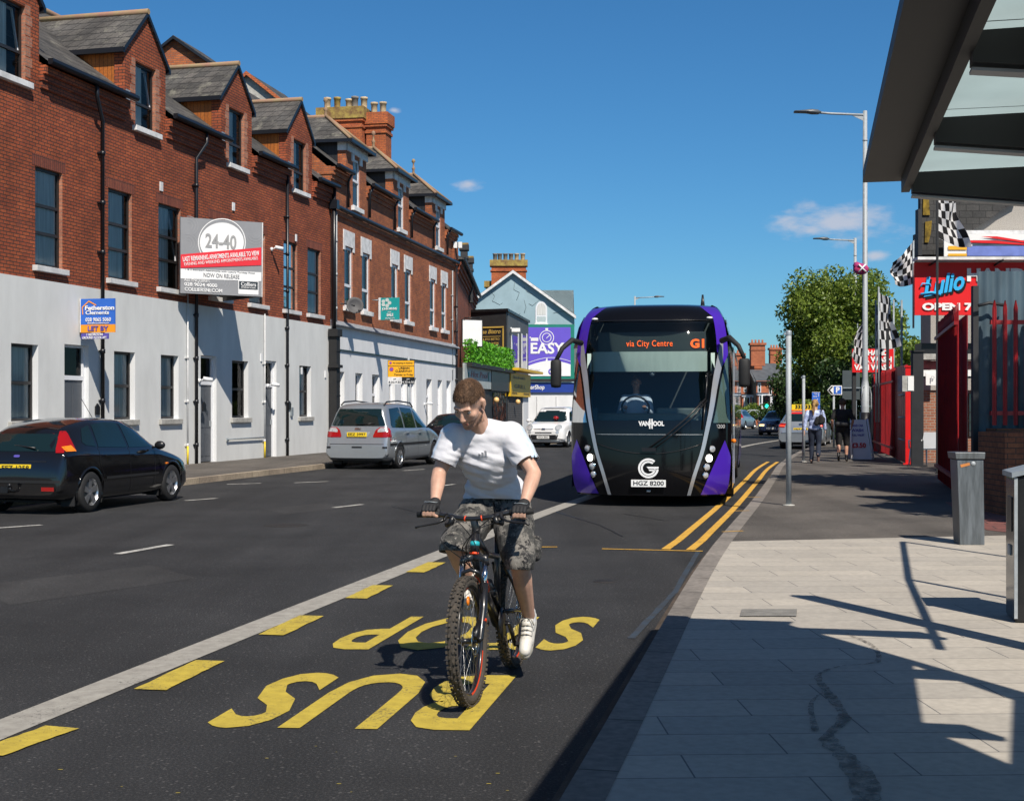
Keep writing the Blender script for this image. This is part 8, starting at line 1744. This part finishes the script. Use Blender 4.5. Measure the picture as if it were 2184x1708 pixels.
def strands(o,n,L,w,C,M,sd=3):
    me=o.data; r=random.Random(sd); vs=[v.co.copy() for v in me.vertices]; ns=[v.normal.copy() for v in me.vertices]; bm=bmesh.new(); bm.from_mesh(me); F=M@Vector((.9,0,-.15)); Cc=Vector(C)+M@Vector((-.03,0,.11))
    for _ in range(n):
        i=r.randrange(len(vs)); p=vs[i]+Vector((r.uniform(-1,1),r.uniform(-1,1),r.uniform(-1,1)))*.002; d=(vs[i]-Cc); d=(d-ns[i]*d.dot(ns[i])); d=(d.normalized()*.8+F*.35+ns[i]*r.uniform(.25,.6)+Vector((r.gauss(0,.15),r.gauss(0,.15),r.gauss(0,.15)))).normalized()*L*r.uniform(.6,1.2); s=d.cross(ns[i]).normalized()*w
        q=[bm.verts.new(p-s-ns[i]*.001),bm.verts.new(p+s-ns[i]*.001),bm.verts.new(p+d)]; bm.faces.new(q)
    bm.to_mesh(me); bm.free()
strands(hr_,9000,.014,.0009,HC,HM)
shell(rb,'beard',mat('stubble',(.42,.24,.165),.8,var=.3,vs=80),cy,HC,HM,lambda p:p.length<.16 and p.z<-.05-.35*(p.x-.09 if p.x>.05 else -.04)*.5 and p.z>-.13 and p.x>-.01 and not(abs(p.y)<.021 and -.078<p.z<-.052),.0006,.0005)
shell(rb,'eyebrows',m_hair,cy,HC,HM,lambda p:.026<p.z<.038 and .012<abs(p.y)<.048 and p.x>.06,.002); shell(rb,'lips',mat('lip',(.36,.13,.10),.4,var=0),cy,HC,HM,lambda p:-.077<p.z<-.056 and abs(p.y)<.022 and p.x>.08 and p.x<.2,.0008)
eyes(cy,HC,HM,1.06)
m_tee=mat('white tee cotton',(.64,.64,.68),.85,var=.03,vs=3,bump=.15,bs=200); 
def wr_(co,n):
    a=Vector((co.x*5,co.y*5,co.z*20+co.x*9)); w=noise.noise(Vector((co.x*6,co.y*7+co.z*5,co.z*24+co.y*6)))*.008+noise.noise(Vector((co.x*12,co.y*18,co.z*44+co.y*10)))*.004; t=max(0,min(1,(1.44-co.z)/.14)); 
    for c_,rr in ((Vector(shR),.16),(Vector(shL),.16)): t=max(t,0)
    return w*(.35+.9*t)
tee=[('e',(-.65,-.07,1.34),(.145,.182,.175)),((-.575,-.215,1.425),.082,(-.60,.055,1.432),.082),((-.57,-.12,1.462),.07,(-.60,-.05,1.466),.072),((-.575,-.18,1.44),.075,(-.58,-.09,1.47),.07),((-.60,.03,1.445),.075,(-.58,-.06,1.472),.07),('e',(-.69,-.068,1.29),(.14,.172,.17)),('e',(-.73,-.065,1.25),(.138,.17,.14)),('e',(-.82,-.06,1.12),(.145,.185,.12)),((-.83,-.14,1.06),.11,(-.83,.02,1.06),.11)]
for a,b in ((shR,elR),(shL,elL)): tee+=[(a,.085,Vector(a).lerp(Vector(b),.45),.080),(Vector(a).lerp(Vector(b),.45),.080,Vector(a).lerp(Vector(b),.70),.076)]
sl=lambda a,b,t:(Vector(a).lerp(Vector(b),t),Vector(b)-Vector(a),.14)
NK=Vector((-.545,-.09,1.50))
to_=blob('t_shirt',tee,m_tee,cy,.0065,11,wr_,[sl(shR,elR,.72),sl(shL,elL,.72),((-.84,-.06,1.045),(.15,0,-1),.30),(HC.lerp(NK,.72),HC-NK,.085)],.004)
tb=bvh_of(to_)
def onshirt(poly,name,m,par=None,off=.004):
    """poly in (y,z) seen from the front"""
    return decal(tb,poly,lambda a,b:(1,a,b),(-1,0,0),off,m,name,par or to_,3,dist=3)
m_logo=mat('shirt logo grey',(.16,.17,.19),.7,var=0); m_str=mat('sleeve stripe blue',(.33,.46,.60),.85,var=.5,vs=22,dark=(.60,.65,.72,1))
for k in range(3): y=-.075+.017*k; onshirt([(y-.006,1.323),(y+.007,1.323),(y+.004,1.334+.009*k),(y-.008,1.337+.009*k)],'chest_logo',m_logo,None,.006)
onshirt([(-.085,1.318),(-.03,1.318),(-.03,1.313),(-.085,1.313)],'chest_logo',m_logo,None,.006)
# three pale stripes over each shoulder and sleeve
for (a,b,s) in ((shR,elR,-1),(shL,elL,1)):
    A=Vector(a);B=Vector(b)
    for k in (-1,0,1):
        rows=[]
        for j in range(15):
            t=-.12+.70*j/14; c=A.lerp(B,t)+Vector((0,-s*.05 if t<0 else 0,.0)); row=[]
            for e in (-.009,0,.009):
                u=R(62+k*17)+e/.09; d=Vector((math.cos(u)*.9,s*math.sin(u),.25 if t<.1 else .05)).normalized()
                h=tb.ray_cast(c+d*.3,-d,.4); p=h[0]+d*.0035 if h[0] else c+d*.085; row.append(p)
            rows.append(row)
        q=MB(); q.grid(rows,True); q.build('sleeve_stripe',m_str,to_,fix=False)
# camouflage shorts
m_camo=bpy.data.materials.new('grey camouflage'); m_camo.use_nodes=True; _t=m_camo.node_tree; _b=_t.nodes['Principled BSDF']; _b.inputs['Roughness'].default_value=.9
_tc=_n(_t,'ShaderNodeTexCoord'); prev=None
for sc,lo,hi,cc,base in ((9,.46,.52,(.045,.045,.043,1),(.16,.15,.135,1)),(22,.54,.58,(.010,.010,.012,1),None),(55,.60,.64,(.26,.24,.22,1),None)):
    n=_n(_t,'ShaderNodeTexNoise'); n.inputs['Scale'].default_value=sc; n.inputs['Detail'].default_value=6; n.inputs['Roughness'].default_value=.7; _t.links.new(_tc.outputs['Object'],n.inputs['Vector']); r=_n(_t,'ShaderNodeMapRange'); r.inputs['From Min'].default_value=lo; r.inputs['From Max'].default_value=hi; _t.links.new(n.outputs['Fac'],r.inputs['Value'])
    x=_n(_t,'ShaderNodeMix',data_type='RGBA'); x.inputs[7].default_value=cc; _t.links.new(r.outputs[0],x.inputs[0])
    if prev is None: x.inputs[6].default_value=base
    else: _t.links.new(prev,x.inputs[6])
    prev=x.outputs[2]
_t.links.new(prev,_b.inputs['Base Color'])
sh_=[((-.85,-.14,1.06),.115,(-.86,.02,1.06),.115),('e',(-.88,-.06,1.02),(.145,.19,.12))]
for h,k in ((hiR,knR),(hiL,knL)): H_=Vector(h);K_=Vector(k); sh_+=[(H_,.125,H_.lerp(K_,.5),.115),(H_.lerp(K_,.5),.115,K_,.088),(K_,.088,K_+Vector((-.03,0,-.09)),.080)]
def wrs(co,n): return noise.noise(Vector((co.x*7,co.y*16,co.z*7)))*.013+noise.noise(Vector((co.x*20,co.y*30,co.z*14)))*.005
def hemcut(k,a,t): K_=Vector(k);A_=Vector(a); return (K_.lerp(A_,t),(A_-K_).normalized()+Vector((.15,0,0)),.14)
so_=blob('shorts',sh_,m_camo,cy,.008,3,wrs,[((knR[0],knR[1],knR[2]-.03),(.25,0,-1),.16),((knL[0],knL[1],knL[2]-.04),(.1,0,-1),.16)],.005)
blob('cargo_pocket',[((-.69,.222,.82),.035,(-.62,.232,.79),.034),((-.69,.222,.77),.034,(-.62,.23,.74),.032)],m_camo,so_,.008,2); q=MB(); q.tube([(-.735,-.09,1.04),(-.72,-.10,.98),(-.73,-.085,.93)],.005,5); q.tube([(-.735,-.05,1.04),(-.715,-.03,.99),(-.725,-.05,.95)],.005,5); q.build('drawstring',m_black,so_)
for s in (-1,1):
    g_=blob('glove',gl[s],mat('glove black',(.014,.014,.016),.75,var=.2,vs=30),cy,.005,2); q=MB(); yc=-.305 if s<0 else .215
    q.tube([(-.30,yc-.034,1.072),(-.272,yc-.036,1.070),(-.268,yc,1.073),(-.272,yc+.036,1.068),(-.30,yc+.034,1.070)],.0022,5); q.build('glove_piping',m_steelpaint,g_)
# shoes and socks
m_shoe=mat('white shoe leather',(.66,.63,.57),.55,var=.1,vs=12); m_sole=mat('shoe sole',(.45,.42,.36),.7,var=.2,vs=20); m_sock=mat('white sock',(.72,.72,.72),.9,var=.05)
for an,px,pz,tilt,y in ((anL,-.765,.19,-38,.150),(anR,-.595,.48,-22,-.150)):
    ct,st=math.cos(R(tilt)),math.sin(R(tilt)); base=Vector((px,y,pz+.045)); f_=lambda x,yy,z,b=base:b+Vector((x*ct-(-z)*-0-z*st*-1*0+ (z*-st),yy,x*st+z*ct))
    up=[(f_(-.15,0,.035),.036,f_(-.05,0,.045),.040),(f_(-.14,0,.0),.034,f_(.03,0,.005),.042),(f_(.03,0,.012),.040,f_(.095,0,.0),.034),(f_(-.055,0,.065),.036,f_(.02,0,.028),.034),(f_(-.10,0,.085),.038,f_(-.05,0,.075),.034),(f_(-.13,0,.07),.036,Vector(an)+Vector((0,0,-.02)),.040)]
    s_=blob('shoe',up,m_shoe,cy,.005,3,None,[(f_(-.10,0,.112),f_(-.13,0,.30)-f_(-.10,0,.112),.10)],.003)
    so2=[(f_(-.155,0,-.030),.030,f_(-.05,0,-.032),.034),(f_(-.05,0,-.032),.034,f_(.06,0,-.030),.040),(f_(.06,0,-.03),.040,f_(.10,0,-.026),.032)]
    blob('sole',so2,m_sole,s_,.006,2); blob('sock',[(Vector(an)+Vector((.0,0,-.03)),.039,Vector(an)+Vector((.012,0,.045)),.040)],m_sock,cy,.006,2)
    q=MB()
    for k in range(4): x=-.055+.024*k; q.tube([f_(x,-.033,.080-.0125*k),f_(x+.012,-.01,.110-.0125*k),f_(x,.033,.080-.0125*k)],.0038,5); q.tube([f_(x,.033,.080-.0125*k),f_(x+.012,.01,.111-.0125*k),f_(x,-.033,.080-.0125*k)],.0038,5)
    q.tube([f_(-.06,0,.112),f_(-.045,.03,.118),f_(-.03,.045,.085)],.0035,4); q.tube([f_(-.06,0,.112),f_(-.045,-.03,.118),f_(-.03,-.045,.085)],.0035,4); q.tube([f_(.035,-.04,.01),f_(.045,-.02,.04),f_(.048,0,.047),f_(.045,.02,.04),f_(.035,.04,.01)],.003,4); q.build('laces',mat('lace grey',(.28,.26,.22),.8,var=0),s_)
# ---- bus driver ----
dv=T('person','bus driver in a pale blue shirt seated behind the windscreen with hands on the wheel','person',bus.location,0); dv.rotation_euler=bus.rotation_euler
HC2=Vector((-1.18,-.30,2.02)); HM2=headframe((1,0,-.05),(0,0,1)); cp=head_caps(HC2,HM2,.98)+[(HC2+Vector((-.02,0,-.08)),.055,(-1.2,-.3,1.8),.06),('e',(-1.2,-.3,1.58),(.12,.18,.24)),('e',(-1.2,-.3,1.32),(.14,.17,.12))]
for s in (-1,1):
    a,b,c=Vector((-1.2,-.3+s*.19,1.76)),Vector((-1.05,-.3+s*.26,1.52)),Vector((-.84,-.29+s*.16,1.60)); cp+=limb(a,b,c,(.055,.048,.04,.038,.027))+[(c,.03,c+Vector((.04,-s*.0,.02)),.03)]
    for k in range(4): kn=c+Vector((.055,(k-1.5)*.018,.035)); cp+=finger([c+Vector((.02,(k-1.5)*.018,.02)),kn,kn+Vector((.03,0,-.02)),kn+Vector((.012,0,-.042))],.009)
    cp+=finger([c,c+Vector((.03,-s*.035,.02)),c+Vector((.055,-s*.035,-.0))],.010)
    cp+=[((-1.2,-.3+s*.1,1.3),.08,(-.85,-.3+s*.12,1.35),.07),((-.85,-.3+s*.12,1.35),.065,(-.7,-.3+s*.12,1.05),.045)]
db_=blob('body',cp,m_skin2,dv,.009,2); shell(db_,'hair',m_hair,dv,HC2,HM2,lambda p:p.length<.17 and (p.z>.055 or (p.x<-.03 and p.z>-.04)),.01,.004,.98); eyes(dv,HC2,HM2,.98)
m_bsh=mat('pale blue shirt',(.50,.58,.72),.8,var=.06); tp_=[('e',(-1.2,-.3,1.58),(.145,.205,.26)),((-1.2,-.48,1.75),.08,(-1.2,-.12,1.75),.08),((-1.2,-.3,1.78),.075,(-1.2,-.3,1.80),.07)]
for s in (-1,1):
    a,b,c=Vector((-1.2,-.3+s*.19,1.76)),Vector((-1.05,-.3+s*.26,1.52)),Vector((-.84,-.29+s*.16,1.60)); tp_+=[(a,.075,b,.06),(b,.06,b.lerp(c,.8),.045)]
blob('shirt',tp_,m_bsh,dv,.012,2,lambda c,n:noise.noise(c*10)*.008)
blob('seat_back',[((-1.42,-.3,1.1),.1,(-1.45,-.3,1.85),.09),((-1.42,-.45,1.2),.09,(-1.45,-.45,1.7),.08),((-1.42,-.15,1.2),.09,(-1.45,-.15,1.7),.08)],m_bint,bus,.02,2)
# ---- the two walkers ----
def walker(label,px,Y,h,heading,hairm,top,bottom,J,hairtest,skin,fem=False,shorts=False,shoe=m_black,topm=None):
    p=P(px,870,Y); t=T('person',label,'person',(p.x,p.y,.12),heading); k=h/1.72; V=lambda a:Vector(a)*k
    HCw=V(J['head']); HMw=headframe(J['face'],(0,0,1)); hw_=.95 if fem else 1.05
    c=head_caps(HCw,HMw,k)+[(HCw+V((-.01,0,-.08)),.05*k,V((0,0,1.43)),.058*k),('e',V((0,0,1.27)),V((.11,.155*hw_,.18))),('e',V((0,0,1.06)),V((.105,.13*hw_,.15))),('e',V((0,0,.94)),V((.12,.165,.12)))]
    for s in ('R','L'):
        sg=-1 if s=='R' else 1; c+=limb(V(J['sh'+s]),V(J['el'+s]),V(J['wr'+s]),[v*k*hw_ for v in(.05,.045,.036,.036,.025)]); c+=relaxed_hand(V(J['wr'+s]),V(J['wr'+s])-V(J['el'+s])+Vector((.02,0,-.1)),(0,-sg,0),sg,k)
        c+=limb(V(J['hi'+s]),V(J['kn'+s]),V(J['an'+s]),[v*k for v in(.085,.072,.052,.054,.034)]); c+=[(V(J['an'+s]),.034*k,V(J['an'+s])+V((.02,0,-.04)),.034*k)]
    b=blob('body',c,skin,t,.011,2); hr=shell(b,'hair',hairm,t,HCw,HMw,hairtest,.014,.006,k); eyes(t,HCw,HMw,k)
    c=[('e',V((0,0,1.27)),V((.135,.185*hw_,.19))),(V((0,-.15*hw_,1.385)),.066*k,V((0,.15*hw_,1.385)),.066*k),('e',V((0,0,1.08)),V((.135,.17*hw_,.17))),('e',V((0,0,.95)),V((.15,.185*hw_,.10)))]
    for s in ('R','L'):
        a,e,w=V(J['sh'+s]),V(J['el'+s]),V(J['wr'+s]); c+=[(a,.068*k,a.lerp(e,.8),.058*k)]+([(a.lerp(e,.8),.058*k,e,.052*k),(e,.052*k,e.lerp(w,.85),.04*k)] if top=='long' else [])
    blob('top',c,topm,t,.013,2,lambda c_,n:noise.noise(c_*9)*.012)
    c=[('e',V((0,0,.93)),V((.135,.18,.12)))]
    for s in ('R','L'):
        a,e,w=V(J['hi'+s]),V(J['kn'+s]),V(J['an'+s]); c+=[(a,.105*k,e,(.085 if shorts else .07)*k)]+([] if shorts else [(e,.07*k,w,.058*k)])
        d=(V(J['to'+s])-w).normalized(); f0=w+Vector((0,0,-.035*k))-d*.05*k
        cs=[(f0,.036*k,V(J['to'+s]),.034*k),(w+Vector((0,0,-.01)),.036*k,w.lerp(V(J['to'+s]),.5),.036*k)]; blob('shoe',cs,shoe,t,.010,2)
        if shorts: blob('sock',[(w+V((0,0,.0)),.042*k,w.lerp(e,.22),.044*k)],m_black,t,.012,1)
    blob('bottoms',c,bottom,t,.013,2,lambda c_,n:noise.noise(c_*8)*.010); return t,k,V
m_den=mat('dark jeans',(.014,.022,.045),.85,var=.25,vs=12); m_blk=mat('black cloth',(.012,.012,.013),.85,var=.2,vs=9)
m_blouse=mat('patterned blouse',(.42,.48,.66),.8,var=.9,vs=14,dark=(.10,.14,.30,1),det=2); m_blond=mat('blond hair',(.42,.25,.09),.6,var=.5,vs=30,stretch=(1,1,.2),bump=.5); m_brnh=mat('dark brown hair',(.10,.055,.028),.7,var=.4,vs=30,bump=.5)
ang=math.atan2(.96,.28)
J=dict(head=(.02,0,1.60),face=(1,.05,-.05),shR=(0,-.19,1.38),elR=(-.05,-.25,1.12),wrR=(.0,-.27,.90),shL=(0,.19,1.38),elL=(-.08,.25,1.12),wrL=(-.12,.27,.88),hiR=(0,-.09,.90),knR=(.02,-.10,.50),anR=(-.26,-.10,.24),toR=(-.20,-.10,.08),hiL=(0,.09,.90),knL=(.08,.09,.48),anL=(.04,.09,.09),toL=(.22,.10,.03))
t,k,V=walker('woman with blond ponytail and patterned blouse walking away by the far steel post',1738,35.7,1.70,ang,m_blond,'long',m_den,J,lambda p:p.length<.19 and (p.z>.05 or (p.x<.015 and p.z>-.075)),m_skin,True,False,mat('tan shoe',(.35,.22,.17),.6,var=.1),m_blouse)
blob('ponytail',[(V((-.09,0,1.66)),.03,V((-.15,.02,1.58)),.045),(V((-.15,.02,1.58)),.045,V((-.16,.03,1.42)),.04),(V((-.16,.03,1.42)),.04,V((-.15,.03,1.30)),.014)],m_blond,t,.01,2,lambda c,n:noise.noise(Vector((c.x*40,c.y*40,c.z*8)))*.008)
bg_=T('shoulder_bag','black leather shoulder bag hanging from the walking woman\'s right shoulder','bag',t.location,ang)
blob('bag_body',[((-.17,-.16,1.10),.075,(-.19,-.17,1.25),.06),((-.17,-.05,1.08),.07,(-.18,-.08,1.2),.06),((-.17,-.22,1.12),.06,(-.17,-.23,1.2),.05)],m_blk,bg_,.012,2); q=MB(); q.tube(catmull([(-.17,-.20,1.27),(-.13,-.19,1.40),(-.01,-.17,1.475),(.09,-.16,1.38),(-.0,-.24,1.15),(-.15,-.22,1.16)],5),.012,6); q.build('strap',m_blk,bg_)
J=dict(head=(.04,0,1.61),face=(1,0,-.12),shR=(0,-.20,1.39),elR=(-.04,-.28,1.14),wrR=(.12,-.24,.98),shL=(0,.20,1.39),elL=(-.05,.28,1.14),wrL=(.10,.27,.94),hiR=(0,-.10,.90),knR=(.10,-.10,.49),anR=(.02,-.10,.09),toR=(.22,-.11,.03),hiL=(0,.10,.90),knL=(.0,.10,.49),anL=(-.20,.10,.17),toL=(-.06,.10,.04))
t,k,V=walker('person in a black T-shirt, black shorts and dark socks walking away beside the woman',1797,36.9,1.72,ang,m_brnh,'short',m_blk,J,lambda p:p.length<.19 and (p.z>.045 or (p.x<.01 and p.z>-.05)),m_skin2,False,True,m_black,m_blk)
wb=T('waist_bag','black bag worn across the lower back of the person in black','bag',t.location,ang); blob('bag_body',[((-.17,-.12,1.04),.07,(-.17,.12,1.04),.07)],mat('bag nylon',(.02,.02,.022),.6,var=.1),wb,.012,2); q=MB(); q.tube([(-.14,-.16,1.05),(.0,-.21,1.05),(.14,-.12,1.04),(.16,.0,1.04),(.14,.12,1.04),(.0,.21,1.05),(-.14,.16,1.05)],.016,6); q.build('strap',m_blk,wb)
# ================= distant backdrop: houses and trees added to cover the gap behind the bus =================
for k,(px,Y,w,h) in enumerate(((1255,150,5,9),(1330,165,6,8),(1415,160,5.5,7.5),(1495,172,6,8.5))):
    lb=['distant brick house directly behind the pale blue gable house','second distant brick house from the pale blue gable','third distant brick house from the pale blue gable','distant brick house nearest the far chimneys'][k]
    t=T('brick_house',lb,'house'); c=P(px,870,Y); mb=MB(); mb.box(c.x-w,c.x+w,Y,Y+8,0,h*.62); mb.mat(m_brF); mb.build('wall',None,t)
    mb=MB(); mb.prism([(Y-.3,h*.62),(Y+4,h),(Y+8.3,h*.62)],0,c.x-w-.2,c.x+w+.2); mb.build('roof',m_slF,t)
    mb=MB(); mb.box(c.x-.8,c.x+.8,Y+3.5,Y+4.5,h-.6,h+1.1); mb.build('chimney',m_brF,t)
    for i in (-1,0,1): MB().box(c.x+i*w*.6-.5,c.x+i*w*.6+.5,Y-.05,Y-.01,h*.36,h*.56).build('window',m_wframe,t)
for k,(px,Y) in enumerate(((1290,140),(1460,150),(1550,140))):
    c=P(px,870,Y); tree(['distant street tree behind the bus, left','distant street tree behind the bus, middle','distant street tree behind the bus, right'][k],(c.x,c.y,0),7,2.8,2.6,12,3500,.2,70+k,m_leaf)
# small litter of real-world detail on the road and kerb
def manhole(px,py,r,label=None):
    g=G(px,py,0); q=MB(); q.lathe([(r,0),(r*.96,.004),(r*.2,.004),(0,.004)],28,(g.x,g.y,.0005)); o=q.build('manhole_cover',mat('cast iron',(.045,.04,.036),.6,.4,var=.3,vs=30,bump=.8,bs=90)); return S(o)
manhole(610,1120,.30); manhole(1290,1240,.11)
m_patch=asphalt('older asphalt patch',(.030,.030,.031,1),(.09,.087,.083,1),.8,.25)
flatq('tarmac_patch',m_patch,[(-60,1250),(320,1205),(420,1232),(20,1290)],.0022); flatq('tarmac_patch',m_patch,[(560,1085),(690,1072),(740,1082),(610,1097)],.0022)
m_lit=mat('paint fleck',(.42,.33,.04),.7,var=.1)
mb=MB(); rr=random.Random(5)
for _ in range(12):
    x=rr.uniform(100,1100); y=rr.uniform(1590,1700); g=G(x,y,0); s=rr.uniform(.003,.008); mb.add([(g.x-s*1.6,g.y-s*.5,.003),(g.x+s*1.2,g.y-s*.6,.003),(g.x+s*1.5,g.y+s*.4,.003),(g.x-s,g.y+s*.5,.003)],[(0,1,2,3)])
o=mb.build('paint_flecks',m_lit,fix=False); o['kind']='stuff'
